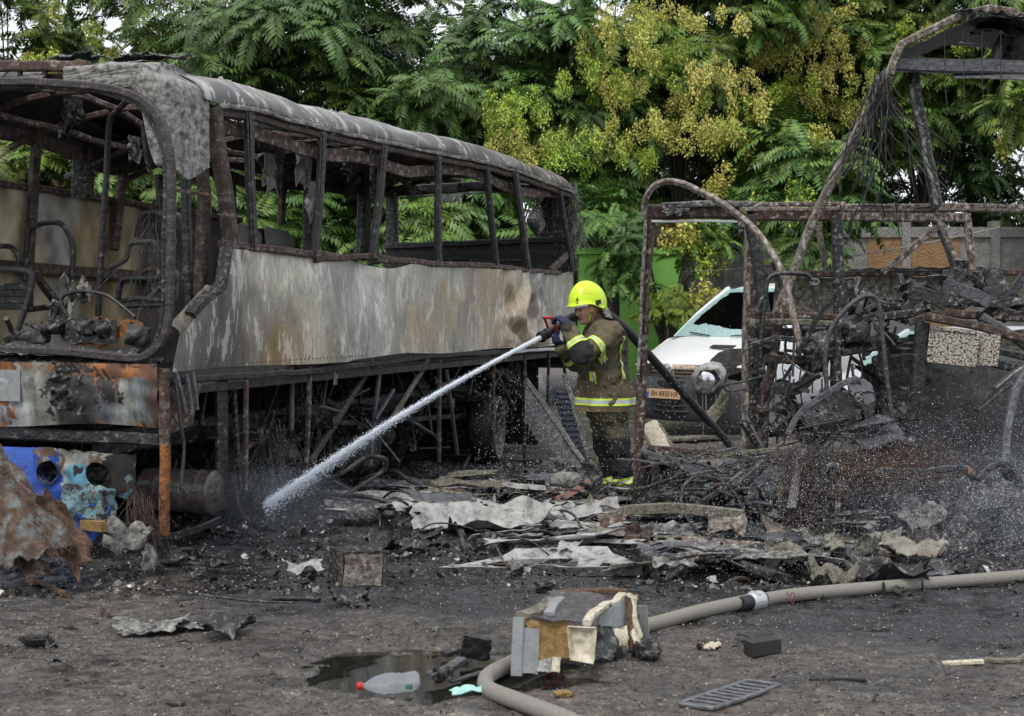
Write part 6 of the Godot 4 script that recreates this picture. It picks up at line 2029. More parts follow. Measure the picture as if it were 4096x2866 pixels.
	put(nz_, "bale_grip", bar([tip - aim * .15 + side * .05 + nup * .12, tip - aim * .15 - side * .05 + nup * .12], .024, .02, nup), M.redplastic)
	# black hose over the far shoulder and down behind the wreck
	var hp := [tip - aim * .37, FP(2262, 1285, .03), FP(2310, 1264, .16), FP(2385, 1248, .24), FP(2440, 1266, .26), W(2520, 1335, 12.0), W(2620, 1448, 12.5), W(2750, 1592, 13.1), W(2870, 1725, 13.6), W(2965, 1822, 14.0), G(3060, 1842, .04), G(3300, 1836, .04)]
	put(self, "black_fire_hose", pipe(hp, .04, 8, 14), M.blackhose, false)
	tag(get_child(-1), "thick black fire hose running over the shoulder down to the ground", "hose")
	# the jet
	var jet := thing("water_jet", "white jet of water shooting from the nozzle under the burnt bus", "water jet", Transform3D(Basis(), tip))
	var end := W(1062, 2012, 9.45)
	var ln := tip.distance_to(end)
	var cp := []
	var cs := []
	var js := []
	for k in 161:
		var t := k / 160.0
		cp.append(tip.lerp(end, t) + Vector3.UP * .05 * sin(PI * t))
		cs.append(lerpf(.022, .007, pow(t, .7)) + .004 * nz.get_noise_1d(t * 60) * t * 2.0 + .002 * nf.get_noise_1d(t * 30000))
	mb = MB.new()
	mb.tube(cp, 1.0, 14, cs)
	for k in mb.v.size():
		var t := clampf((mb.v[k] - tip).dot(aim) / ln, 0, 1)
		mb.v[k] += Vector3(nf.get_noise_3dv(mb.v[k] * 1800), nf.get_noise_3dv(mb.v[k] * 1800 + Vector3(99, 0, 0)), 0) * .02 * t
	var jm := flatm("jetwater", Color(.93, .95, .98, .66), .45)
	jm.transparency = BaseMaterial3D.TRANSPARENCY_ALPHA
	jm.backlight_enabled = true
	jm.backlight = Color(.6, .6, .6)
	put(jet, "core", mb, jm, false)
	var dm := MB.new()
	dm.blob(Vector3.ZERO, Vector3.ONE, nz, 0.0, 4)
	var drop := dm.mesh(false, Vector3.ZERO)
	wires.drop = drop
	var xf := []
	var jb := Basis(side, nup, aim)
	for k in 26000:
		var t := pow(rng.randf(), .75)
		var c: Vector3 = tip.lerp(end, t) + Vector3.UP * .05 * sin(PI * t)
		var r := absf(rng.randfn(0, 1)) * lerpf(.008, .018, t)
		var a := rr(0, TAU)
		var o := side * cos(a) * r + nup * sin(a) * r
		o.y -= absf(rng.randfn(0, 1)) * .06 * t * t * (1.0 if k % 3 == 0 else .2)
		var s := rr(.0006, .0015)
		xf.append(Transform3D(jb * Basis().scaled(Vector3(s, s, s * rr(2, 7))), c + o + aim * rr(-.03, .03)))
	for k in 4200:   # splash where it hits
		var o := Vector3(rng.randfn(0, 1) * .22, absf(rng.randfn(0, 1)) * .16, rng.randfn(0, 1) * .2)
		var s := rr(.0005, .0012)
		xf.append(Transform3D(Basis().scaled(Vector3.ONE * s), end + o + aim * -.1))
	multi(jet, "spray", drop, xf, [], M.drop).set_meta("kind", "stuff")

# ---------------------------------------------------------------- vehicles behind
func loft(mb: MB, prof: Array, hw: Callable, bow: Callable, nt := 14, t0 := -1.0, t1 := 1.0) -> void:
	# skin across the vehicle: prof is a side line of Vector2(x back from the nose, y)
	var k := mb.v.size()
	var n := prof.size()
	for p in prof:
		for q in nt + 1:
			var t := lerpf(t0, t1, float(q) / nt)
			var e := pow(absf(t), 6.0)
			mb.v.append(Vector3(-(p.x + bow.call(p.x) * t * t), p.y - .05 * e, hw.call(p.y) * t))
	for a in n - 1:
		for q in nt:
			var x := k + a * (nt + 1) + q
			mb.tri(x, x + 1, x + nt + 2); mb.tri(x, x + nt + 2, x + nt + 1)

func curve2(pts: Array, per := 5) -> Array:
	var o := []
	var v := []
	for p in pts: v.append(Vector3(p[0], p[1], 0))
	for p in smooth_path(v, per): o.append(Vector2(p.x, p.y))
	return o

func build_van() -> void:
	var white := flatm("carwhite", L(.74, .75, .76), .32)
	white.clearcoat_enabled = true
	var grey := flatm("bumpergrey", L(.045, .047, .052), .6)
	var tint := flatm("tintedglass", Color(.06, .08, .08, .8), .05)  # darkened so the cabin behind it looks dark
	tint.transparency = BaseMaterial3D.TRANSPARENCY_ALPHA
	var dark := flatm("cabinshade", L(.012, .014, .015), .5)  # near-black colour stands in for the shade inside the cabin
	var crazed := pm("crazed", ntex(.03, [[0, .12, .22, .22], [.45, .2, .33, .32], [.55, .45, .6, .58], [1, .3, .46, .45]], 4, FastNoiseLite.TYPE_CELLULAR, 71), .2, 1.2)
	pm("stain", ntex(.012, [[0, .1, .05, .02], [.4, .3, .19, .09], [.55, .5, .42, .3], [1, .62, .58, .5]], 4, 3, 72), .5, 1.6)
	for car in [0, 1]:
		var fd := Vector3(-.72, 0, .69).normalized() if car == 0 else Vector3(-.8, 0, .6).normalized()
		var o := W(2672, 0, 16.9) if car == 0 else W(3400, 0, 15.9)
		o.y = 0
		var T := Transform3D(Basis(fd, Vector3.UP, fd.cross(Vector3.UP) * 1.0), o)
		var S := 1.0 if car == 0 else .86
		T.basis = T.basis.scaled(Vector3.ONE * S) if car == 0 else Basis(T.basis.x * .9, T.basis.y * .7, T.basis.z * .92)
		var van := thing("white_van" if car == 0 else "silver_car", "white van with smashed windscreen and melted headlamp behind the burnt doorway" if car == 0 else "pale car with chrome lamp behind the charred seats", "van" if car == 0 else "car", Transform3D(Basis(), o))
		if car == 1: white = flatm("carsilver", L(.5, .51, .53), .35)
		# +z of the frame is the side away from or towards the camera; make +z the visible flank
		if (T.basis.z).z < 0: T.basis.z = -T.basis.z
		var hw := func(y: float) -> float: return .91 - .2 * smoothstep(1.0, 1.95, y) - .03 * smoothstep(.6, .25, y)
		var bow := func(x: float) -> float: return lerpf(.36, .12, smoothstep(0.0, 1.1, x))
		var mb := MB.new()
		loft(mb, curve2([[.06, .2], [.02, .28], [0, .45], [.0, .6], [.05, .74]]), hw, bow)
		put(van, "bumper", mb, grey, false, T)
		for r in [[.3, .34, .012], [.37, .4, .012], [.43, .455, .012]]:
			mb = MB.new()
			loft(mb, [Vector2(.0, r[0]), Vector2(-.03, r[0] + .01), Vector2(-.03, r[1] - .01), Vector2(.0, r[1])], func(_y: float): return .62, bow)
			put(van, "lower_grille_bar", mb, M.rubber, false, T)
		mb = MB.new()
		loft(mb, [Vector2(-.006, .62), Vector2(-.012, .63), Vector2(-.012, .69), Vector2(-.004, .7)], func(_y: float): return .55, bow)
		put(van, "bumper_slot", mb, M.rubber, false, T)
		mb = MB.new()
		loft(mb, curve2([[.05, .745], [.03, .78], [.04, .86], [.08, .9]]), func(_y: float): return .62, bow)
		var gr := put(van, "grille", mb, M.cream, false, T)
		for s in [-1, 1]:
			for y in [.79, .83]:
				mb = MB.new()
				loft(mb, [Vector2(.012, y - .013), Vector2(.0, y - .009), Vector2(.0, y + .009), Vector2(.014, y + .013)], func(_y: float): return .62, bow, 8, .14 if s > 0 else -.8, .8 if s > 0 else -.14)
				put(gr, "slot", mb, M.rubber, false, T)
		mb = MB.new()
		loft(mb, curve2([[.02, .752], [.012, .8], [.015, .86], [.03, .89]]), func(_y: float): return .62, bow, 8, .1, .6)
		put(gr, "heat_stain", mb, M.stain if car == 0 else M.cream, false, T)
		mb = MB.new()
		mb.lathe([Vector2(.075, 0), Vector2(.07, .02), Vector2(.05, .025), Vector2(.05, .01)], Vector3(-.01, .84, 0), Vector3.RIGHT, 24)
		put(van, "badge", mb, M.chrome, false, T)
		# bonnet, roof and flanks
		mb = MB.new()
		loft(mb, curve2([[.08, .895], [.12, .93], [.4, 1.05], [.8, 1.16], [1.05, 1.22]]), hw, bow, 20)
		put(van, "bonnet", mb, white, false, T)
		mb = MB.new()
		loft(mb, curve2([[1.98, 1.84], [2.15, 1.89], [2.6, 1.93], [3.6, 1.93], [4.6, 1.9], [4.72, 1.7]]), hw, bow, 14)
		put(van, "roof", mb, white, false, T)
		for s in [-1, 1]:
			var top := curve2([[.35, .88], [.8, 1.1], [1.1, 1.2], [2.0, 1.18], [3.2, 1.17], [4.7, 1.16]], 6)
			mb = MB.new()
			mb.sheet(top.size() - 1, 10, func(u: float, v: float):
				var p: Vector2 = top[int(round(u * (top.size() - 1)))]
				var y := lerpf(.3, p.y, v)
				var arch := 0.0
				for ax in [.95, 3.85]:
					var r := Vector2(p.x - ax, 0).length()
					if r < .4: arch = maxf(arch, sqrt(.16 - r * r) + .32)
				y = maxf(y, minf(arch, p.y - .01))
				return Vector3(-(p.x + .12), y, s * (hw.call(y) + .012 * sin(v * PI) - .03 * smoothstep(.9, .3, p.x))), .01)
			put(van, "flank", mb, white, false, T)
			mb = MB.new()
			mb.sheet(20, 6, func(u: float, v: float):
				var x := lerpf(1.25, 4.6, u)
				var hi := lerpf(1.3, 1.84, smoothstep(1.2, 2.0, x))
				var y := lerpf(1.17, hi, v)
				return Vector3(-(x + .12), y, s * hw.call(y)), .01)
			put(van, "side_window", mb, tint, false, T)
			put(van, "screen_pillar", bar([T * Vector3(-1.2, 1.2, s * hw.call(1.2) * .97), T * Vector3(-1.6, 1.53, s * hw.call(1.53) * .97), T * Vector3(-2.12, 1.86, s * hw.call(1.86) * .96)], .07, .05), white)
			if s > 0:
				for ax in [1.07, 3.97]:
					var wn := Node3D.new()
					wn.name = "wheel"
					van.add_child(wn, true)
					mb = MB.new()
					mb.lathe([Vector2(.2, .0), Vector2(.3, .03), Vector2(.33, -.02), Vector2(.33, -.18), Vector2(.28, -.2)], Vector3(-ax, .33, .84), Vector3.BACK, 30)
					put(wn, "tyre", mb, M.rubber, false, T)
					mb = MB.new()
					mb.lathe([Vector2(.001, .02), Vector2(.06, .025), Vector2(.08, .0), Vector2(.18, .01), Vector2(.2, .02), Vector2(.21, -.01)], Vector3(-ax, .33, .84), Vector3.BACK, 30)
					put(wn, "rim", mb, M.alu, false, T)
		# cabin inside, its shade put in as near-black blocks, and broken windscreen
		mb = MB.new()
		mb.box(T * Vector3(-1.75, 1.0, 0), Vector3(.05, .45, 1.6), T.basis)
		mb.box(T * Vector3(-3.0, .75, 0), Vector3(2.2, .9, 1.5), T.basis)
		mb.box(T * Vector3(-2.9, 1.35, 0), Vector3(.06, .9, 1.4), T.basis)  # dark bulkhead added to shut out the bright view through the cabin
		put(van, "cabin", mb, dark)
		var ws := func(u: float, v: float) -> Vector3:
			var x := lerpf(1.05, 2.0, v)
			var y := lerpf(1.22, 1.85, v) + .04 * sin(v * PI)
			var t := (u * 2 - 1) * .95
			return T * Vector3(-(x + lerpf(.12, .12, v) * t * t), y, hw.call(y) * t)
		mb = MB.new()
		mb.sheet(30, 6, func(u: float, v: float): return ws.call(u, v * (.17 + .07 * nf.get_noise_1d(u * 500) + .05 * sin(u * 7))) - Vector3(0, .0, 0), .006)
		put(van, "glass_remnant", mb, crazed, false)
		for e in [0, 1]:
			mb = MB.new()
			mb.sheet(5, 24, func(u: float, v: float): return ws.call(e + (1 - 2 * e) * u * (.08 + .05 * nf.get_noise_1d(v * 600 + e * 90) + .03 * smoothstep(.5, 1.0, v)), v), .006)
			put(van, "glass_remnant", mb, crazed, false)
		mb = MB.new()
		mb.sheet(30, 4, func(u: float, v: float): return ws.call(u, 1.0 - v * (.1 + .05 * nf.get_noise_1d(u * 600 + 40))), .006)
		put(van, "glass_remnant", mb, crazed, false)
		mb = MB.new()
		mb.sheet(10, 3, func(u: float, v: float): return ws.call(u, -.02 - v * .04) + Vector3(0, -.015, 0), .01)
		put(van, "scuttle", mb, grey, false)
		for s in [-1, 1]:
			put(van, "wiper", bar([ws.call(.5 + s * .1, -.02) + Vector3(0, .03, .02), ws.call(.5 + s * .34, .03) + Vector3(0, .03, .02)], .02, .015), M.rubber)
		mb = MB.new()
		mb.box(T * Vector3(-.55, 1.115, .42), Vector3(.08, .012, .36), T.basis * Basis(Vector3.BACK, -.36))
		put(van, "bonnet_vent", mb, M.rubber)
		# lamps
		for s in [-1, 1]:
			var hole: bool = car == 0 and s > 0
			mb = MB.new()
			mb.sheet(12, 12, func(u: float, v: float):
				var a := u * TAU
				var r := v
				var z: float = s * (.7 + .2 * r * cos(a))
				var y := .93 + .17 * r * sin(a) + .05 * r * cos(a)
				var x := .05 + .36 * pow(absf(z) / .91, 2) + .22 * maxf(0.0, (y - .85)) + .18 * smoothstep(.7, .95, absf(z))
				return T * Vector3(-x + (.015 if not hole else .02 - .0 * (1 - r)), y, z), .008)
			put(van, "headlamp_socket" if hole else "headlamp", mb, M.black if hole else M.chrome if car else flatm("lampglass", L(.55, .57, .58), .12), false)
		if car == 1: continue
		# the lamp that melted out of its socket
		var lo := T * Vector3(.02, .72, .6)
		var lamp := Node3D.new()
		lamp.name = "melted_headlamp"
		van.add_child(lamp)
		lamp.global_position = lo
		var ld := (Vector3(-.15, -.1, 1.0)).normalized()
		mb = MB.new()
		mb.lathe([Vector2(.001, .08), Vector2(.06, .074), Vector2(.1, .055), Vector2(.115, .04)], lo, ld, 30)
		put(lamp, "lens", mb, M.chrome, false)
		mb = MB.new()
		mb.lathe([Vector2(.112, .045), Vector2(.135, .05), Vector2(.165, .0), Vector2(.18, -.06), Vector2(.13, -.12), Vector2(.001, -.13)], lo + Vector3(.012, .008, 0), ld, 30)
		for k in mb.v.size():   # drawn out towards its empty socket
			var e := mb.v[k] - lo
			mb.v[k] += Vector3(.75, .5, 0).normalized() * maxf(0.0, e.x * .75 + e.y * .5) * .45
		mb.rough(nz, .035, 7.0)
		put(lamp, "housing", mb, M.whitesheet, false)
		for k in [0, 2, 3, 6]:
			put(lamp, "plastic_drip", pipe([lo + Vector3(-.12 + k * .04, -.16, .02), lo + Vector3(-.11 + k * .038, -.3 - .05 * (k % 3), .02), lo + Vector3(-.1 + k * .036, -.4 - .16 * (k % 3), .0)], .004 if k % 2 else .006), M.cream if k % 2 else M.lichen, false)
		put(van, "torn_liner", scrap(T * Vector3(.0, .42, .78), Basis(Vector3.BACK, 1.0) * Basis(Vector3.RIGHT, 1.2), .5, .16, .3, .3, .05, .006, 4.0), M.lichen, false)
		# number plate
		var pb := Basis(T.basis.z * 1.0, Vector3.UP, T.basis.x)
		if pb.determinant() < 0: pb.x = -pb.x
		var po := T * Vector3(.018, .535, -.06)
		var pl := Node3D.new()
		pl.name = "number_plate"
		van.add_child(pl)
		pl.global_position = po
		mb = MB.new()
		mb.box(po, Vector3(.53, .115, .012), pb)
		put(pl, "plate", mb, flatm("plateface", L(.62, .4, .24), .5))
		mb = MB.new()
		mb.box(po + pb * Vector3(-.245, 0, .002), Vector3(.035, .105, .012), pb)
		put(pl, "country_strip", mb, flatm("plateblue", L(.02, .09, .4), .5))
		mb = MB.new()
		mb.box(po + pb * Vector3(-.245, .03, .004), Vector3(.025, .018, .012), pb)
		put(pl, "flag_mark", mb, M.limereflect)
		var tm := TextMesh.new()
		var sf := SystemFont.new()
		sf.font_names = PackedStringArray(["Droid Sans"])
		tm.font = sf
		tm.text = "BH 4930 HA"
		tm.font_size = 32
		tm.pixel_size = .0026
		tm.depth = .004
		var ti := MeshInstance3D.new()
		ti.mesh = tm
		ti.material_override = M.rubber
		ti.name = "lettering"
		pl.add_child(ti)
		ti.global_transform = Transform3D(Basis(pb.x * .95, pb.y, pb.z), po + pb * Vector3(.02, 0, .008))

# ---------------------------------------------------------------- loose things on the ground
func on(px: float, py: float, lift := 0.0) -> Vector3:
	var p := G(px, py)
	for k in 2:
		p = G(px, py, gh(p.x, -p.z) + lift)
	return p

func lie(pts: Array, lift: float) -> Array:
	var o := []
	for p in pts:
		var q := on(p[0], p[1], lift + (p[2] if p.size() > 2 else 0.0))
		if q.y < lift - .022: q = G(p[0], p[1], lift - .022)
		o.append(q)
	return o

func loose(called: String, label: String, cat: String, mb: MB, m: String, flat := false, group := "") -> MeshInstance3D:
	var o := put(self, called, mb, M[m], flat)
	tag(o, label, cat, group)
	return o

func lump(o: Vector3, s: Vector3, amp := .5, sq := .7, turn := 0.0, n := 9) -> MB:
	var mb := MB.new()
	mb.blob(o, s, nz, amp, n, Basis(Vector3.UP, turn), sq)
	return mb

func build_debris() -> void:
	var mb: MB
	flatm("housing", L(.02, .02, .021), .5)
	flatm("tealfilm", L(.3, .55, .5), .35)
	flatm("greencap", L(.03, .3, .18), .4)
	flatm("pinkstrip", L(.3, .17, .14), .8)
	# --- grey supply hose in front
	var hose := thing("grey_fire_hose", "grey canvas fire hose bent beside the puddle and joined by a coupling", "hose", Transform3D(Basis(), on(2400, 2520)))
	var hr := .035
	var a := lie([[5600, 2200], [5000, 2236], [4500, 2268], [4096, 2304], [3800, 2328], [3500, 2352], [3200, 2378], [3062, 2398]], hr)
	put(hose, "hose_run", pipe(a, hr, 10, 18), M.hose, false)
	var c0: Vector3 = a[-1]
	var b := [c0 + Vector3(-.07, 0, .02)]
	b += lie([[2800, 2446], [2600, 2500], [2380, 2552], [2230, 2580], [2110, 2625], [1975, 2690], [1942, 2725], [1960, 2762], [2060, 2802], [2230, 2866], [2420, 2950]], hr)
	put(hose, "hose_run", pipe(b, hr, 10, 18), M.hose, false)
	var ax: Vector3 = (c0 - b[1]).normalized()
	mb = MB.new()
	mb.lathe([Vector2(.036, -.02), Vector2(.046, -.015), Vector2(.05, 0), Vector2(.05, .025), Vector2(.045, .03), Vector2(.047, .035), Vector2(.052, .04), Vector2(.052, .062), Vector2(.042, .07), Vector2(.036, .075)], c0 - ax * .1, ax, 32)
	var cp := put(hose, "coupling", mb, M.alu, false)
	for k in 6:
		var t := TAU * k / 6
		var s := ax.cross(Vector3.UP).normalized()
		var u := s.cross(ax)
		mb = MB.new()
		mb.box(c0 - ax * .085 + (s * cos(t) + u * sin(t)) * .05, Vector3(.02, .008, .03), Basis(s * -sin(t) + u * cos(t), s * cos(t) + u * sin(t), ax))
		put(cp, "lug", mb, M.alu)
	mb = MB.new()
	mb.tube([c0 - ax * .2, c0 - ax * .15, c0 - ax * .1], .0365, 20)
	put(hose, "black_sleeve", mb, M.rubber, false)
	for px in [3290, 3540, 3690]:
		var p := on(px, 2398 - (px - 3062) * .09, hr)
		mb = MB.new()
		mb.tube([p - Vector3(.008, 0, 0), p + Vector3(-.003, 0, 0)], .0354, 18)
		put(hose, "seam", mb, M.seam, false)
	var tm := TextMesh.new()
	var sf := SystemFont.new()
	sf.font_names = PackedStringArray(["Droid Sans"])
	tm.font = sf
	tm.text = "25"
	tm.font_size = 32
	tm.pixel_size = .0019
	tm.depth = .002
	var ti := MeshInstance3D.new()
	ti.mesh = tm
	ti.material_override = flatm("redink", L(.16, .03, .03), .8)
	ti.name = "marking"
	hose.add_child(ti)
	ti.global_transform = Transform3D(Basis(Vector3.BACK, 1.35) * Basis(Vector3.RIGHT, -.4), c0 + Vector3(.13, .014, .034))
	# --- wrecked cool-box corner in the foreground
	var cb := thing("appliance_fragment", "torn corner of a white insulated cabinet with yellow foam beside the hose", "cabinet", Transform3D(Basis(), on(2300, 2660)))
	var q := func(x: float, y: float, d: float) -> Vector3: return W(x, y, d)
	put(cb, "frame_strip", bar([q.call(2076, 2472, 6.0), q.call(2070, 2600, 5.98), q.call(2066, 2705, 5.96)], .05, .03, Vector3.BACK, .003), M.greyplate)
	plate(cb, "grey_panel", [q.call(2094, 2512, 6.0), q.call(2157, 2514, 6.02), q.call(2152, 2698, 5.98), q.call(2086, 2694, 5.96)], "greyplate", .006, .002)
	mb = MB.new()
	var fc := [q.call(2094, 2482, 6.02), q.call(2274, 2488, 6.05), q.call(2280, 2632, 6.02), q.call(2155, 2642, 6.0)]
	mb.sheet(14, 12, func(u: float, v: float): return fc[0].lerp(fc[1], u).lerp(fc[3].lerp(fc[2], u), v) + Vector3(0, -.012 * sin(u * PI) * v, -.03 * sin(u * PI)) + Vector3.ONE * .006 * nf.get_noise_2d(u * 400, v * 400), .02)
	put(cb, "foam_block", mb, M.foam, false)
	mb = MB.new()
	var lc := [q.call(2268, 2500, 6.02), q.call(2386, 2506, 6.0), q.call(2372, 2652, 5.97), q.call(2280, 2636, 6.0)]
	mb.sheet(14, 14, func(u: float, v: float):
		var e := maxf(absf(u * 2 - 1), absf(v * 2 - 1))
		return lc[0].lerp(lc[1], u).lerp(lc[3].lerp(lc[2], u), v) + Vector3(0, 0, .03 * smoothstep(.72, .95, e) - .018 * exp(-(pow(u - .45, 2) + pow(v - .6, 2)) * 40)), .006)
	put(cb, "white_liner", mb, M.cream, false)
	plate(cb, "liner_strip", [q.call(2153, 2645, 6.0), q.call(2205, 2632, 6.0), q.call(2203, 2690, 5.98), q.call(2150, 2690, 5.98)], "whitesheet", .008, .003, 5)
	plate(cb, "liner_strip", [q.call(2207, 2632, 6.0), q.call(2242, 2630, 6.0), q.call(2238, 2690, 5.98), q.call(2206, 2690, 5.98)], "cream", .008, .003, 5)
	mb = MB.new()
	var tc := [q.call(2085, 2472, 6.03), q.call(2345, 2492, 6.03), q.call(2492, 2392, 6.5), q.call(2212, 2368, 6.55)]
	mb.sheet(22, 16, func(u: float, v: float): return tc[0].lerp(tc[1], u).lerp(tc[3].lerp(tc[2], u), v) + Vector3.UP * (.012 * nf.get_noise_2d(u * 160, v * 160) + .01 * smoothstep(.9, 1.0, v)), .008)
	put(cb, "stained_top", mb, M.purplestain, false)
	for s in [[[[2085, 2470, 6.02], [2130, 2462, 6.1], [2180, 2440, 6.25], [2215, 2400, 6.4]], .07, "lichen"], [[[2190, 2470, 6.1], [2215, 2430, 6.28], [2240, 2398, 6.42]], .05, "greyplate"], [[[2338, 2497, 6.01], [2362, 2470, 6.12], [2395, 2452, 6.2], [2425, 2418, 6.34], [2470, 2405, 6.42], [2492, 2378, 6.5]], .04, "cream"], [[[2200, 2366, 6.55], [2290, 2362, 6.56], [2400, 2364, 6.55], [2510, 2370, 6.5]], .035, "fur"]]:
		put(cb, "torn_edge", bar(Ws(s[0], 6), s[1], .025, Vector3.UP, .02), M[s[2]])
	plate(cb, "grey_panel", [q.call(2395, 2470, 6.2), q.call(2500, 2396, 6.42), q.call(2505, 2508, 6.38), q.call(2385, 2508, 6.2)], "greyplate", .006, .003)
	plate(cb, "brown_strip", [q.call(2502, 2390, 6.4), q.call(2522, 2388, 6.4), q.call(2545, 2605, 6.32), q.call(2508, 2595, 6.32)], "fur", .012, .006)
	plate(cb, "foam_edge", [q.call(2518, 2384, 6.42), q.call(2536, 2388, 6.42), q.call(2562, 2560, 6.32), q.call(2540, 2600, 6.3)], "cream", .02, .016)
	plate(cb, "torn_foam", [q.call(2400, 2508, 6.3), q.call(2500, 2510, 6.33), q.call(2505, 2590, 6.3), q.call(2440, 2606, 6.26)], "cream", .015, .02)
	mb = MB.new()
	mb.sheet(24, 6, func(u: float, v: float): return q.call(2545 + u * 44 + (1 - v) * 8, 2424 + (1 - v) * 142, 6.42 - .04 * u) + Vector3(0, 0, .008 * sin(u * 40)), .004)
	put(cb, "ribbed_panel", mb, M.greyplate, false)
	plate(cb, "black_insert", [q.call(2385, 2520, 6.2), q.call(2510, 2515, 6.4), q.call(2500, 2640, 6.25), q.call(2380, 2650, 6.1)], "char", .01, .02)
	put(cb, "burnt_lump", lump(on(2590, 2610, .03), Vector3(.05, .045, .05), .7), M.char, false)
	# --- puddle litter
	var bt := thing("plastic_bottle", "clear plastic bottle with a red cap lying in the puddle", "bottle", Transform3D(Basis(), on(1560, 2775)))
	var b0 := W(1428, 2752, 5.72)
	var b1 := W(1692, 2728, 5.85)
	var bd := (b1 - b0).normalized()
	b0.y = .022; b1.y = .022
	mb = MB.new()
	mb.lathe([Vector2(.011, .02), Vector2(.0115, .035), Vector2(.02, .05), Vector2(.034, .08), Vector2(.042, .11), Vector2(.0435, .13), Vector2(.041, .14), Vector2(.0435, .15), Vector2(.041, .165), Vector2(.0435, .18), Vector2(.041, .195), Vector2(.0435, .21), Vector2(.043, .25), Vector2(.038, .265), Vector2(.02, .268), Vector2(.001, .262)], b0, bd, 28)
	mb.rough(nz, .006, 14)
	var pet := flatm("pet", Color(.86, .9, .93, .14), .06)
	pet.transparency = BaseMaterial3D.TRANSPARENCY_ALPHA
	put(bt, "body", mb, pet, false)
	mb = MB.new()
	mb.lathe([Vector2(.001, -.002), Vector2(.015, .0), Vector2(.0165, .004), Vector2(.0165, .022), Vector2(.012, .024)], b0, bd, 20)
	put(bt, "cap", mb, M.redplastic, false)
	mb = MB.new()
	mb.box(b0 + bd * .235 + Vector3(0, -.012, .036), Vector3(.03, .022, .004))
	put(bt, "label_scrap", mb, flatm("greenlabel", L(.02, .14, .08), .5))
	loose("teal_plastic", "pale teal crumpled plastic film at the puddle's edge by the hose", "plastic film", scrap(on(1895, 2772, .012), Basis(Vector3.UP, .1), .19, .07, .3, .04, .03, .003, 8.1), "tealfilm")
	loose("black_slab", "upright black charred slab standing in the puddle", "slab", scrap(W(1905, 2595, 6.25), Basis(Vector3.RIGHT, -1.25) * Basis(Vector3.UP, .15), .15, .13, .15, .02, .008, .02, 3.3), "black")
	var tr := loose("plastic_trim", "bent grey plastic trim lying across the puddle before the black slab", "trim", bar([W(1710, 2710, 5.9), W(1770, 2690, 5.95), W(1845, 2642, 6.1)], .05, .03, Vector3.UP, .006), "wetsteel", true)
	put(tr, "torn_end", scrap(W(1770, 2700, 5.92), Basis(Vector3.RIGHT, .8), .09, .07, .5, .3, .05, .004, 5.5), M.char, false)
	loose("plastic_trim", "thin grey plastic strip floating between the trim and the hose", "trim", bar(lie([[1800, 2730], [1930, 2690]], .01), .03, .012, Vector3.UP, .004), "wetsteel", true)
	loose("plastic_trim", "short dark plastic channel behind the black slab", "trim", bar(lie([[1775, 2620], [1860, 2590]], .02), .05, .025, Vector3.UP, .004), "soot", true)
	var cap2 := lump(on(2075, 2735, .005), Vector3(.013, .01, .013), .1, .8)
	loose("green_stopper", "small green plastic stopper by the hose under the cabinet fragment", "stopper", cap2, "greencap")
	loose("foam_crumb", "small yellow foam crumb in front of the hose bend", "foam crumb", lump(on(2253, 2778, .01), Vector3(.035, .013, .02), .5), "foam")
	# --- right foreground
	var bc := thing("plastic_housing", "broken black plastic housing lying on the wet asphalt", "housing", Transform3D(Basis(), on(3030, 2590)))
	mb = MB.new()
	mb.box(on(3050, 2585, .035), Vector3(.15, .062, .085), Basis(Vector3.UP, .35) * Basis(Vector3.BACK, .05))
	put(bc, "shell", mb, M.housing)
	plate(bc, "top", [W(2955, 2535, 6.55), W(3112, 2535, 6.75), W(3022, 2560, 6.42), W(2950, 2540, 6.5)], "black", .008, .004, 6)
	plate(bc, "side", [W(3020, 2548, 6.45), W(3112, 2534, 6.75), W(3108, 2588, 6.72), W(3015, 2600, 6.42)], "char", .008, .003, 6)
	plate(bc, "floor", [W(2925, 2592, 6.42), W(3015, 2600, 6.42), W(3005, 2575, 6.6), W(2940, 2560, 6.6)], "black", .008, .008, 6)
	var yf := thing("foam_scrap", "yellow and tan foam scrap behind the black plastic housing", "foam scrap", Transform3D(Basis(), on(2830, 2585)))
	put(yf, "foam", scrap(on(2845, 2588, .014), Basis(Vector3.UP, .3), .1, .05, .4, .1, .02, .014, 6.6), M.cream, false)
	put(yf, "burnt_edge", lump(on(2808, 2582, .022), Vector3(.02, .022, .015), .6), M.char, false)
	var gv := thing("slatted_vent", "grey slatted vent panel lying on the wet asphalt", "vent", Transform3D(Basis(), on(2920, 2780)))
	var v0 := on(2715, 2818, .012); var v1 := on(2855, 2836, .012); var v2 := on(3118, 2742, .012); var v3 := on(2990, 2722, .012)
	for e in [[v0, v1], [v1, v2], [v2, v3], [v3, v0]]:
		put(gv, "frame", bar(e, .018, .014, Vector3.UP, .002), M.steel)
	for k in 9:
		var t := (k + .6) / 9.6
		put(gv, "slat", bar([v0.lerp(v3, t), v1.lerp(v2, t)], .026, .006, Vector3(.3, 1, 0), .003), M.steel)
	loose("black_strip", "thin straight black rubber strip on the asphalt", "strip", bar(lie([[3240, 2720], [3350, 2716], [3465, 2722]], .006), .016, .012, Vector3.UP, .002), "rubber", true)
	loose("yellow_strip", "short scorched yellow moulding strip on the asphalt", "strip", bar(lie([[3770, 2655], [3850, 2652], [3935, 2648]], .01), .03, .018, Vector3.UP, .006), "cream", true)
	loose("yellow_strip", "longer curved scorched yellow moulding strip behind the short one", "strip", bar(lie([[3938, 2640], [4000, 2646], [4060, 2642], [4110, 2626]], .012), .035, .02, Vector3.UP, .01), "lichen", true)
	# --- middle ground
	var ty := thing("metal_tray", "long dented metal panel holding rain water like a tray", "panel", Transform3D(Basis(), on(2160, 2290)))
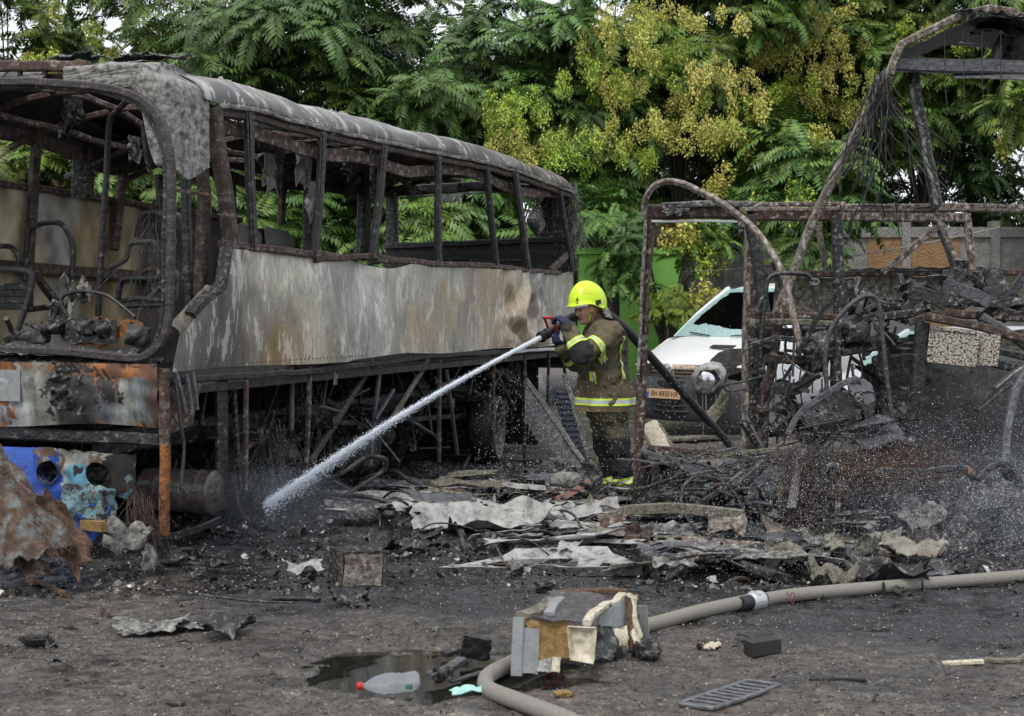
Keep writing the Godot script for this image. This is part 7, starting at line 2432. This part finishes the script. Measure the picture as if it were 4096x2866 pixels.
	var t0 := on(1752, 2272, .03); var t1 := on(2570, 2268, .07); var t2 := on(2430, 2205, .05); var t3 := on(2060, 2218, .05)
	mb = MB.new()
	mb.sheet(40, 12, func(u: float, v: float): return t0.lerp(t1, u).lerp(t3.lerp(t2, u), v) + Vector3(0, .012 * nf.get_noise_2d(u * 220, v * 100) - .035 * sin(v * PI) * sin(u * PI) + .03 * smoothstep(.85, 1.0, v) + .015 * exp(-pow((u - .52) / .06, 2)) * (1 - v), 0), .006)
	put(ty, "sheet", mb, M.whitesheet, false)
	mb = MB.new()
	mb.sheet(40, 4, func(u: float, v: float): return t0.lerp(t1, u) + Vector3(0, -.05 * (1 - v) + .012 * nf.get_noise_2d(u * 220, 0) + .015 * exp(-pow((u - .52) / .06, 2)), .012 * (1 - v)), .006)
	put(ty, "lip", mb, M.soot, false)
	mb = MB.new()
	mb.grid(16, 6, func(u: float, v: float): return t0.lerp(t1, .12 + u * .55).lerp(t3.lerp(t2, .1 + u * .6), .2 + v * .5) + Vector3(0, -.012, 0))
	put(ty, "rain_water", mb, M.water, false)
	loose("white_sheet", "crumpled pale scorched sheet metal with a folded end on the litter", "sheet metal", scrap(on(1900, 2085, .08), Basis(Vector3.UP, -.1) * Basis(Vector3.RIGHT, .3), 1.1, .42, .3, .06, .16, .005, 2.4, 26), "whitesheet")
	loose("white_sheet", "long flat pale sheet metal strip behind the folded sheet", "sheet metal", scrap(on(2150, 2060, .06), Basis(Vector3.UP, .05) * Basis(Vector3.RIGHT, .2), .9, .3, .3, .05, .07, .005, 5.2, 16), "whitesheet")
	loose("white_sheet", "pale rolled lip of sheet metal under the folded sheet", "sheet metal", bar(lie([[1700, 2085], [1850, 2090], [2000, 2100], [2200, 2092]], .05), .09, .04, Vector3.UP, .03), "cream", true)
	loose("white_sheet", "pale flat sheet before the firefighter's boots", "sheet metal", scrap(on(2360, 2030, .05), Basis(Vector3.UP, .25) * Basis(Vector3.RIGHT, .15), .5, .3, .4, .05, .06, .005, 7.7, 14), "whitesheet")
	loose("torn_sheet", "torn grey panel standing up at the firefighter's feet", "panel", scrap(W(2372, 1912, 11.3), Basis(Vector3.BACK, .2) * Basis(Vector3.RIGHT, -1.2), .16, .34, .3, .15, .06, .005, 9.4, 12), "ash")
	loose("torn_sheet", "crumpled grey panel slanting to the litter beside the pink strip", "panel", scrap(W(2330, 1985, 11.0), Basis(Vector3.BACK, .4) * Basis(Vector3.RIGHT, -.4), .36, .26, .4, .15, .1, .005, 1.9, 12), "ash")
	loose("pink_strip", "long pinkish burnt strip slanting from the torn panel", "strip", bar([W(2170, 2030, 10.9), W(2270, 1985, 10.9), W(2360, 1925, 11.0)], .05, .01, Vector3.BACK, .02), "pinkstrip", true)
	var mf := thing("silencer", "grey cracked silencer drum with a strap on the litter", "silencer", Transform3D(Basis(), on(2260, 1930)))
	mb = MB.new()
	mb.lathe([Vector2(.001, -.14), Vector2(.06, -.12), Vector2(.075, -.06), Vector2(.078, .05), Vector2(.06, .12), Vector2(.001, .14)], on(2265, 1925, .09), Vector3(1, .06, .25), 22)
	put(mf, "drum", mb, M.roofash, false)
	put(mf, "strap", bar([on(2192, 1935, .02), on(2190, 1925, .2)], .07, .03, Vector3.BACK, .01), M.steel)
	put(mf, "pipe", bar([on(2195, 1925, .1), on(2050, 1932, .06), on(1980, 1935, .05)], .035, .035, Vector3.UP, .01), M.soot)
	mb = MB.new()
	mb.lathe([Vector2(.001, -.17), Vector2(.09, -.16), Vector2(.1, -.12), Vector2(.1, .1), Vector2(.08, .15), Vector2(.04, .18), Vector2(.03, .2), Vector2(.001, .2)], on(1415, 2062, .1), Vector3(1, -.04, .1), 22)
	loose("gas_cylinder", "charred gas cylinder lying in the litter under the bus", "cylinder", mb, "char")
	mb = MB.new()
	mb.lathe([Vector2(.001, -.05), Vector2(.05, -.05), Vector2(.052, .05), Vector2(.045, .06), Vector2(.044, -.02), Vector2(.001, -.02)], on(1185, 2140, .05), Vector3(1, .1, .4), 20)
	loose("open_can", "small blackened open can lying near the jet's splash", "can", mb, "soot")
	var tubes := [[[[1236, 1950, .1], [1357, 1900, .22], [1458, 1835, .35], [1519, 1830, .36], [1545, 1850, .3], [1519, 1895, .22], [1375, 1985, .06]], "bent hooped black tube lying under the jet"], [[[1244, 1960, .05], [1336, 1980, .07], [1479, 1990, .08], [1562, 2018, .05], [1540, 2030, .03], [1500, 2030, .03]], "long low black tube in front of the hooped tube"], [[[1532, 1895, .1], [1584, 1890, .14], [1649, 1930, .06], [1760, 1968, .03], [1830, 1992, .03], [1905, 1992, .03]], "wavy black tube running towards the pale sheet"], [[[1600, 1905, .1], [1680, 1930, .05], [1760, 1955, .05], [1840, 1965, .05], [1890, 1985, .02]], "rusty tube crossing the wavy tube"], [[[1560, 1700, .35], [1640, 1690, .5], [1700, 1720, .45], [1762, 1760, .3]], "bent tube resting on the bus's skirt post"], [[[1850, 1880, .0], [1900, 1780, .1], [1960, 1650, .3], [2010, 1550, .45], [2030, 1580, .4], [2025, 1650, .25], [1960, 1760, .1], [1905, 1840, .02]], "bent seat tube leaning against the rear wheel"]]
	for t in tubes:
		loose("bent_tube", t[1], "tube", pipe(lie(t[0], .04), .018, 6, 8), "rust" if "rusty" in t[1] else "pipe")
	var mbx := thing("metal_box", "charred square metal box with a rusty face on the wet ground", "box", Transform3D(Basis(), on(1430, 2272)))
	mb = MB.new()
	var bb := Basis(Vector3.UP, .45) * Basis(Vector3.BACK, -.03)
	mb.box(on(1425, 2268, .1), Vector3(.26, .21, .22), bb)
	put(mbx, "body", mb, M.char)
	for s in [-1, 1]:
		put(mbx, "corner_angle", bar([on(1425, 2268, .1) + bb * Vector3(.13 * s, -.105, .11), on(1425, 2268, .1) + bb * Vector3(.13 * s, .105, .11)], .02, .02, bb.z), M.rust)
	plate(mbx, "rusty_face", [on(1425, 2268, .1) + bb * Vector3(-.115, .09, .118), on(1425, 2268, .1) + bb * Vector3(.115, .09, .118), on(1425, 2268, .1) + bb * Vector3(.115, -.09, .118), on(1425, 2268, .1) + bb * Vector3(-.115, -.09, .118)], "rustpale", .005, .004)
	put(mbx, "wire", pipe([on(1430, 2268, .12), on(1510, 2262, .1), on(1560, 2290, .04), on(1620, 2290, .02)], .005), M.rust, false)
	# --- left: torn glass-fibre panel and its neighbours
	var tp := thing("torn_fibre_panel", "large torn glass-fibre panel with rust brown frayed edge by the bumper", "panel", Transform3D(Basis(), on(120, 2330)))
	var pc := [W(-270, 1790, 8.1), W(-5, 1815, 8.05), W(300, 2185, 7.75), W(0, 2260, 7.6)]
	mb = MB.new()
	mb.sheet(24, 24, func(u: float, v: float):
		var p: Vector3 = pc[0].lerp(pc[1], u).lerp(pc[3].lerp(pc[2], u), 1 - v)
		var e := maxf(absf(u * 2 - 1), absf(v * 2 - 1))
		return p + Vector3(.05 * nf.get_noise_2d(u * 220, v * 220), .08 * sin(u * 2.6) * sin(v * 2.0) + .06 * nf.get_noise_2d(v * 300, u * 300) * e, .14 * sin(u * PI) * .8 + .04 * nf.get_noise_2d(u * 180, v * 180)), .012)
	put(tp, "skin", mb, M.peelrust, false)
	mb = MB.new()
	for k in 420:
		var v := pow(rng.randf(), .8)
		var u := rr(.72, 1.02)
		var p: Vector3 = pc[0].lerp(pc[1], u).lerp(pc[3].lerp(pc[2], u), v) + Vector3(0, .08 * sin(u * 2.6) * sin((1 - v) * 2.0), .14 * sin(u * PI) * .8 + .01)
		var dr := Vector3(rr(.1, .8), rr(-.9, .3), rr(.0, .6)).normalized()
		mb.tube([p, p + dr * .025 + Vector3(0, -.005, 0), p + dr * .045 + Vector3(rr(-.02, .02), -.02, 0)], .0016, 3)
	put(tp, "frayed_fibres", mb, M.fur, false)
	put(tp, "torn_strip", scrap(W(250, 2130, 7.9), Basis(Vector3.BACK, -.9) * Basis(Vector3.RIGHT, 1.1), .5, .2, .4, .2, .1, .01, 12.0, 12), M.fur, false)
	put(tp, "lower_flap", scrap(W(90, 2230, 7.7), Basis(Vector3.BACK, -.9) * Basis(Vector3.RIGHT, 1.2), .34, .14, .4, .2, .08, .01, 15.0, 12), M.rust, false)
	loose("grey_lump", "pale blistered lump of melted skin under the bumper corner", "lump", scrap(W(520, 2165, 8.05), Basis(Vector3.RIGHT, .7), .24, .16, .4, .3, .1, .03, 4.4, 12), "ash")
	loose("ash_shard", "pointed pale ash shard standing under the air tank", "shard", lump(on(595, 2245, .06), Vector3(.045, .09, .04), .5, 1.0), "ash")
	loose("ash_shard", "dark rounded lump before the air tank's rail", "shard", lump(on(700, 2240, .03), Vector3(.07, .045, .05), .6, .8), "soot")
	loose("flat_plank", "flat grey plank end leaning by the torn panel", "plank", bar(lie([[130, 2318, .01], [240, 2275, .07]], .01), .08, .015, Vector3.UP, .005), "steel", true)
	loose("grey_block", "squared grey block beside the plank end", "block", lump(on(220, 2325, .03), Vector3(.065, .025, .04), .2, .4, .2), "steel")
	loose("wrapped_cable", "wrapped brown cable end lying before the torn panel", "cable", bar(lie([[105, 2325], [160, 2335], [215, 2362], [265, 2378]], .02), .032, .03, Vector3.UP, .006), "fur", true)
	# --- left foreground
	loose("ash_cloth", "pale ashen rag spread on the dark gravel", "rag", scrap(on(600, 2515, .02), Basis(Vector3.UP, .1), .36, .3, .5, .03, .045, .004, 21.0, 16), "ash")
	loose("ash_cloth", "frayed grey ashen strip trailing from the rag", "rag", scrap(on(770, 2515, .015), Basis(Vector3.UP, -.05), .36, .12, .6, .02, .04, .004, 22.0, 14), "ash")
	loose("black_rag", "charred rag and wire lying past the ashen strip", "rag", scrap(on(900, 2525, .03), Basis(Vector3.UP, .1), .26, .14, .6, .1, .08, .008, 23.0, 12), "char")
	var px1 := thing("black_bracket", "black finned plastic bracket on brown gravel", "bracket", Transform3D(Basis(), on(140, 2560)))
	for k in 3:
		mb = MB.new()
		mb.box(on(135 + k * 10, 2552 + k * 10, .055 - k * .02), Vector3(.13, .016, .05), Basis(Vector3.UP, -.1) * Basis(Vector3.BACK, .06))
		put(px1, "fin", mb, M.black)
	loose("black_plate", "small black drilled plate on the dark gravel", "plate", scrap(on(270, 2500, .025), Basis(Vector3.RIGHT, .6), .075, .05, .15, .05, .01, .006, 24.0, 6), "black")
	loose("rusty_angle", "small brown bent angle plate on the wet asphalt", "angle", scrap(on(425, 2455, .02), Basis(Vector3.RIGHT, .9), .06, .05, .1, .6, .01, .004, 25.0, 6), "rustdark")
	loose("dark_stick", "charred round stick lying on the sandy track", "stick", bar(lie([[660, 2810], [700, 2818], [742, 2815]], .008), .018, .016, Vector3.UP, .004), "char", true)
	loose("thin_rod", "thin black rod lying across the dark yard", "rod", pipe(lie([[540, 2345, .02], [800, 2380, .02], [1000, 2405, .02], [1180, 2412, .01]], .01), .006), "char")
	loose("rubber_tube", "short grey rubber tube on the gravel", "tube", pipe(lie([[1090, 2395], [1180, 2395], [1278, 2400]], .015), .014), "soot")
	loose("char_flake", "curled black flake beside the rubber tube", "flake", scrap(on(1400, 2405, .02), Basis(Vector3.UP, .2), .22, .06, .5, .2, .05, .006, 26.0, 10), "char")
	# --- centre and right middle ground
	loose("white_scrap", "pale torn panel scraps by the metal box", "scrap", scrap(on(1215, 2275, .04), Basis(Vector3.UP, .2) * Basis(Vector3.RIGHT, .3), .24, .14, .4, .03, .05, .004, 31.0, 12), "whitesheet")
	loose("slate_wedge", "thin grey wedge leaning beside the metal box", "wedge", scrap(on(1330, 2225, .05), Basis(Vector3.BACK, -.9), .16, .06, .3, .1, .02, .006, 32.0, 8), "steel")
	for k in [[1960, 2180, .1, .06, "large black charred clod behind the tray"], [2600, 2270, .06, .085, "tall black charred block at the tray's end"], [2680, 2290, .07, .05, "black charred lump beside the tall block"], [2190, 2345, .06, .03, "low black clod before the tray"], [2760, 2260, .09, .04, "flat charred clod beside the charred beam"], [2110, 2130, .08, .04, "grey-furred clod behind the large black clod"], [1430, 2420, .05, .02, "small tar lump on the dark gravel"], [850, 2365, .02, .02, "tiny black nut-like lump on the dark yard"], [885, 2340, .02, .018, "tiny charred ball behind the nut-like lump"]]:
		loose("charred_clod", k[4], "clod", lump(on(k[0], k[1], k[3] * .6), Vector3(k[2], k[3], k[2] * .8), .7, .7, k[0]), "char")
	loose("charred_beam", "long charred beam lying flat at the wreck's foot", "beam", bar(lie([[2670, 2180, .05], [2850, 2225, .05], [3000, 2265, .04], [3120, 2312, .02]], .03), .2, .05, Vector3.UP, .03), "char", true)
	loose("beam_end", "grey broken stub at the charred beam's end", "stub", lump(on(3060, 2300, .04), Vector3(.09, .04, .06), .5, .6, .6), "soot")
	for k in [[3190, 2160, .5, .28, .5, "tanwall", "crumpled tan sheet leaning at the wreck's foot"], [3290, 2200, .4, .26, .5, "ash", "grey furrowed sheet beside the crumpled tan sheet"], [3400, 2230, .34, .22, -.4, "lichen", "tan wedge-shaped sheet tipped over the puddle"], [3140, 2230, .24, .2, .7, "lichen", "folded lichen-coloured scrap before the tan sheet"], [3520, 2190, .3, .22, .8, "ash", "pointed pale ash mound of melted skin"], [3650, 2215, .4, .18, .3, "tanwall", "low ash crust beside the pointed mound"], [3550, 2320, .5, .14, .15, "soot", "thin grey board lying against the hose"], [3330, 2330, .32, .1, .1, "lichen", "low tan board lying behind the hose"], [3830, 2130, .6, .4, .6, "soot", "dark flat panel leaning in the spray"], [3700, 2070, .4, .2, .5, "ash", "ashen crust on the heap in the spray"], [2780, 2160, .3, .16, .9, "steel", "grey trough-shaped sheet under the steering wheel"], [2550, 2160, .22, .2, 1.0, "rustdark", "small upright rusty box side behind the tall block"], [2640, 2140, .22, .14, .6, "whitesheet", "white crusted scrap beside the rusty box side"]]:
		var bs := Basis(Vector3.UP, rr(-.6, .6)) * Basis(Vector3.RIGHT, k[4])
		loose("scorched_sheet", k[6], "sheet metal", scrap(on(k[0], k[1], k[3] * .3), bs, k[2], k[3], .4, .2, .12, .006, k[0] * .01, 14), k[5])
	var duct := loose("pale_duct", "pale plastic duct leaning beside the rusty door post", "duct", bar([W(2600, 1715, 12.3), W(2635, 1770, 12.0), W(2675, 1830, 11.8)], .17, .12, Vector3.BACK, .006), "cream", true)
	put(duct, "inner_edge", bar([W(2645, 1715, 12.2), W(2705, 1815, 11.75)], .03, .1, Vector3.BACK, .004), M.lichen)
	loose("crossed_angles", "two tan angle strips propped like a tent on the litter", "angle", bar([W(2310, 2100, 9.9), W(2340, 2030, 9.95), W(2362, 1985, 10.0), W(2385, 2030, 9.9), W(2410, 2080, 9.8)], .03, .02, Vector3.BACK, .01), "lichen", true)
	loose("wood_plank", "weathered plank lying under the white van's bumper", "plank", bar(lie([[2650, 1760], [2820, 1752], [3010, 1748]], .03), .2, .04, Vector3.UP, .01), "lichen", true)
	# --- flat strips and sheets strewn between the wrecks
	var sk := [["wetsteel", "flat wet grey metal strip lying between the wrecks", "flat wet metal strips"], ["whitesheet", "flat pale scorched strip lying between the wrecks", "flat pale strips"], ["char", "flat charred strip lying between the wrecks", "flat charred strips"], ["lichen", "flat tan scorched strip lying between the wrecks", "flat tan strips"], ["rustpale", "flat rusty strip lying between the wrecks", "flat rusty strips"], ["ash", "flat ashen strip lying between the wrecks", "flat ashen strips"]]
	for k in 120:
		var px := 1500 + 1900 * rng.randf()
		var py := 1890 + 380 * rng.randf()
		if px < 1800 and py > 2120: continue
		if px > 1650 and px < 2620 and py > 2180: continue
		if absf(px - 2450) < 130 and py < 2040: continue
		var o := on(px, py, .05 + rr(0, .05))
		var l := rr(.25, .95)
		var kk: Array = sk[[0, 0, 0, 0, 1, 1, 1, 2, 3, 4, 5, 5][rng.randi() % 12]]
		var bs := Basis(Vector3.UP, rng.randfn(0, 1) * .35) * Basis(Vector3.BACK, rr(-.1, .1)) * Basis(Vector3.RIGHT, rr(-.35, .35))
		loose("flat_strip", kk[1], "strip", scrap(o, bs, l, rr(.05, .22), .35, rr(0, .05), rr(.01, .06), .005, k * 2.7 + 1.0, 12), kk[0], false, kk[2])
	for k in 26:
		var a0 := on(1450 + 1800 * rng.randf(), 1900 + 340 * rng.randf(), .06)
		var dd := Vector3(rr(-1, 1), 0, rr(-.5, .5)).normalized() * rr(.25, .7)
		loose("loose_cable", "thin burnt cable snaking over the litter between the wrecks", "cable", pipe([a0, a0 + dd * .3 + Vector3(0, rr(0, .1), rr(-.1, .1)), a0 + dd * .7 + Vector3(0, rr(0, .08), rr(-.12, .12)), a0 + dd + Vector3(0, -.03, 0)], rr(.004, .01)), ["char", "pipe", "rust"][k % 3], false, "thin burnt cables")
	# --- burnt heap under the right-hand wreck
	mb = MB.new()
	mb.grid(60, 30, func(u: float, v: float):
		var x := lerpf(1.7, 5.2, u)
		var d := lerpf(8.6, 11.3, v)
		var e := sin(u * PI) * sin(v * PI)
		return Vector3(x, gh(x, d) - .06 + (.3 * e + .16 * nf.get_noise_2d(x * 180, d * 180) + .1 * nf.get_noise_2d(x * 600, d * 600)) * minf(1.0, e * 3.0), -d))
	loose("ash_heap", "charred heap of collapsed fittings under the bus skeleton", "heap", mb, "char")
	mb = MB.new()
	mb.grid(60, 24, func(u: float, v: float):
		var p := TB * Vector3(lerpf(.2, 7.6, u), 0, lerpf(.35, -2.2, v))
		var e := minf(1.0, 4.0 * u * (1 - u) + .1) * minf(1.0, 5.0 * v * (1 - v))
		return Vector3(p.x, gh(p.x, -p.z) - .05 + e * (.07 + .1 * nf.get_noise_2d(p.x * 200, p.z * 200) + .06 * nf.get_noise_2d(p.x * 700, p.z * 700)), p.z))
	loose("ash_heap", "black ash and slag heap lying under the burnt bus", "heap", mb, "char")

func build_scatter() -> void:
	# individual scraps strewn over the burnt strip
	var kinds := [["charred_scrap", "small charred black scrap strewn on the burnt litter", "scrap", "char", "small charred scraps"], ["ash_flake", "small pale ash grey flake strewn on the burnt litter", "flake", "ash", "small ash flakes"], ["rusty_strip", "small rusty metal strip strewn on the burnt litter", "strip", "rustdark", "small rusty strips"], ["black_stick", "small blackened stick strewn on the burnt litter", "stick", "black", "small blackened sticks"], ["metal_shred", "small wet grey metal shred strewn on the burnt litter", "shred", "wetsteel", "small metal shreds"]]
	var n := 0
	while n < 250:
		var d := rr(8.0, 13.2)
		var x := rr(-2.9, 3.9) * d / 10.5
		if n >= 180:   # fewer and smaller ones in front
			d = rr(5.5, 8.2)
			x = rr(-2.1, 2.1) * d / 5.7
			if Vector2((x + .1) / .9, (d - 6.05) / .5).length() < 1.0: continue
		n += 1
		var o := Vector3(x, gh(x, d) + .012, -d)
		var k: Array = kinds[[0, 0, 0, 1, 2, 3, 3, 4][rng.randi() % 8]]
		var s := rr(.05, .2) if n < 180 else rr(.015, .05)
		var mb: MB
		var flat := false
		if k[0] in ["black_stick", "rusty_strip"]:
			var dr := Vector3(rr(-1, 1), rr(-.1, .25), rr(-1, 1)).normalized() * s * 1.5
			mb = bar([o - dr / 2 + Vector3(0, .01, 0), o + Vector3(0, .015 + rr(0, s * .15), 0), o + dr / 2], rr(.1, .25) * s, .006 + s * .06, Vector3.UP, s * .08)
			flat = true
		else:
			mb = scrap(o + Vector3(0, .01 + s * .08, 0), Basis(Vector3.UP, rr(0, TAU)) * Basis(Vector3.RIGHT, rr(-.4, .4)), s * rr(.7, 1.4), s * rr(.4, .9), .6, rr(0, .5), s * .3, .003 + s * .015, n * .37, 6)
		loose(k[0], k[1], k[2], mb, k[3], flat, k[4])

func build_details() -> void:
	# litter flakes and gravel: beyond counting
	var fm := MB.new()
	fm.v.append_array([Vector3(-.5, 0, -.3), Vector3(.1, .22, -.45), Vector3(.55, .05, .1), Vector3(.1, -.05, .4), Vector3(-.45, .12, .3), Vector3(0, .16, 0)])
	for k in 5: fm.tri(k, (k + 1) % 5, 5)
	var flake := fm.mesh(true, Vector3.ZERO)
	var xf := []
	var cl := []
	for k in 52000:
		var d := 7.6 + 6.2 * pow(rng.randf(), 1.15)
		var x := rr(-3.9, 4.1) * d / 10.0
		var den := nf.get_noise_2d(x * 60, d * 60)
		if den < -.05 and rng.randf() < .75: continue
		if d < 8.6 and rng.randf() < .7: continue
		var s := rr(.006, .028) * (1.0 if rng.randf() < .88 else 2.2)
		xf.append(Transform3D(Basis.from_euler(Vector3(rr(-.8, .8), rr(0, TAU), rr(-.8, .8))).scaled(Vector3.ONE * s), Vector3(x, gh(x, d) + rr(0, .03) + s * .1, -d)))
		var g := rng.randf()
		var t := rr(.01, .03)
		if g > .955: t = rr(.2, .42); 
		elif g > .72: t = rr(.05, .14)
		cl.append(Color(t * rr(1.0, 1.08), t, t * rr(.92, 1.0)))
	var lm := flatm("litterflake", Color.WHITE, .27)
	lm.vertex_color_use_as_albedo = true
	var o := multi(self, "ash_litter", flake, xf, cl, lm)
	tag(o, "black and grey ash litter covering the yard between the wrecks", "litter")
	o.set_meta("kind", "stuff")
	var pm_ := MB.new()
	pm_.blob(Vector3.ZERO, Vector3(1, .7, .85), nz, .5, 4)
	var peb := pm_.mesh(false, Vector3.ZERO)
	xf = []; cl = []
	for k in 15000:
		var d := 5.2 + 3.6 * pow(rng.randf(), 1.3)
		var x := rr(-2.3, 2.3) * d / 5.9
		if gh(x, d) < -.03: continue
		if nf.get_noise_2d(x * 90 + 50, d * 90) < -.1 and rng.randf() < .7: continue
		var s := rr(.0018, .006) * (1.0 if rng.randf() < .95 else rr(1.5, 2.6))
		xf.append(Transform3D(Basis(Vector3.UP, rr(0, TAU)).scaled(Vector3.ONE * s), Vector3(x, gh(x, d) + s * .3, -d)))
		var t := rr(.02, .11)
		if rng.randf() > .96: t = rr(.25, .4)
		cl.append(Color(t * 1.15, t * .98, t * .82))
	o = multi(self, "gravel", peb, xf, cl, lm)
	tag(o, "loose brown and dark gravel on the foreground yard", "gravel")
	o.set_meta("kind", "stuff")
	# glossy grit on the wet ground
	var gm := MB.new()
	gm.v.append_array([Vector3(-.6, 0, -.4), Vector3(.5, 0, -.5), Vector3(.6, 0, .4), Vector3(-.4, 0, .55), Vector3(.05, .45, .0)])
	for k in 4: gm.tri(k, (k + 1) % 4, 4)
	var gmesh := gm.mesh(true, Vector3.ZERO)
	xf = []; cl = []
	for k in 90000:
		var d := 5.6 + 8.4 * pow(rng.randf(), .9)
		var x := rr(-3.0, 3.1) * d / 7.6
		if gh(x, d) < -.028: continue
		var s := rr(.002, .006) * (.75 + d * .06)
		xf.append(Transform3D(Basis.from_euler(Vector3(rr(-.6, .6), rr(0, TAU), rr(-.6, .6))).scaled(Vector3.ONE * s), Vector3(x, gh(x, d) + s * .2, -d)))
		var t := rr(.015, .06)
		if rng.randf() > .9: t = rr(.12, .34)
		cl.append(Color(t, t * .98, t * .96))
	var gl := flatm("wetgrit", Color.WHITE, .2)
	gl.vertex_color_use_as_albedo = true
	o = multi(self, "wet_grit", gmesh, xf, cl, gl)
	tag(o, "glistening wet grit spread over the sooty yard", "grit")
	o.set_meta("kind", "stuff")
	# falling spray over the right-hand wreck
	xf = []
	for k in 30000:
		var d := rr(7.6, 9.6)
		var px := 2650 + 1500 * pow(rng.randf(), .7)
		var py := 2000 + rng.randfn(0, 1) * 180 - maxf(0.0, px - 3300) * .02
		var p := W(px, py, d)
		if p.y < gh(p.x, d) + .01: continue
		if nz.get_noise_3dv(p * 1.7) + nz.get_noise_3dv(p * 5.0) * .5 < rr(-.9, .5): continue
		var s := rr(.0006, .0015) * (1.0 if rng.randf() < .97 else 1.8)
		xf.append(Transform3D(Basis(Vector3.BACK, rr(-.5, .5)).scaled(Vector3(s, s * 1.2, s)), p))
	for k in 1500:
		var d := rr(9.0, 11.0)
		var p := W(rr(1900, 2750), rr(1500, 2130), d)
		if p.y < gh(p.x, d) + .01: continue
		xf.append(Transform3D(Basis().scaled(Vector3.ONE * rr(.0012, .0024)), p))
	o = multi(self, "water_spray", wires.drop, xf, [], M.drop)
	tag(o, "fine water drops falling over the bus skeleton", "spray")
	o.set_meta("kind", "stuff")
	# drifting mist low on the right
	var fog := FogVolume.new()
	fog.name = "spray_mist"
	fog.shape = RenderingServer.FOG_VOLUME_SHAPE_ELLIPSOID
	fog.size = Vector3(2.8, .8, 1.3)
	var fmat := FogMaterial.new()
	fmat.density = .05
	fmat.albedo = Color(.85, .88, .95)
	fog.material = fmat
	add_child(fog)
	fog.position = Vector3(3.5, .35, -8.7)
	var splash := FogVolume.new()
	splash.name = "splash_mist"
	splash.shape = RenderingServer.FOG_VOLUME_SHAPE_ELLIPSOID
	splash.size = Vector3(1.1, .5, .7)
	var sm := FogMaterial.new()
	sm.density = .16
	sm.albedo = Color(.85, .88, .95)
	splash.material = sm
	add_child(splash)
	splash.position = W(1110, 2010, 9.35)
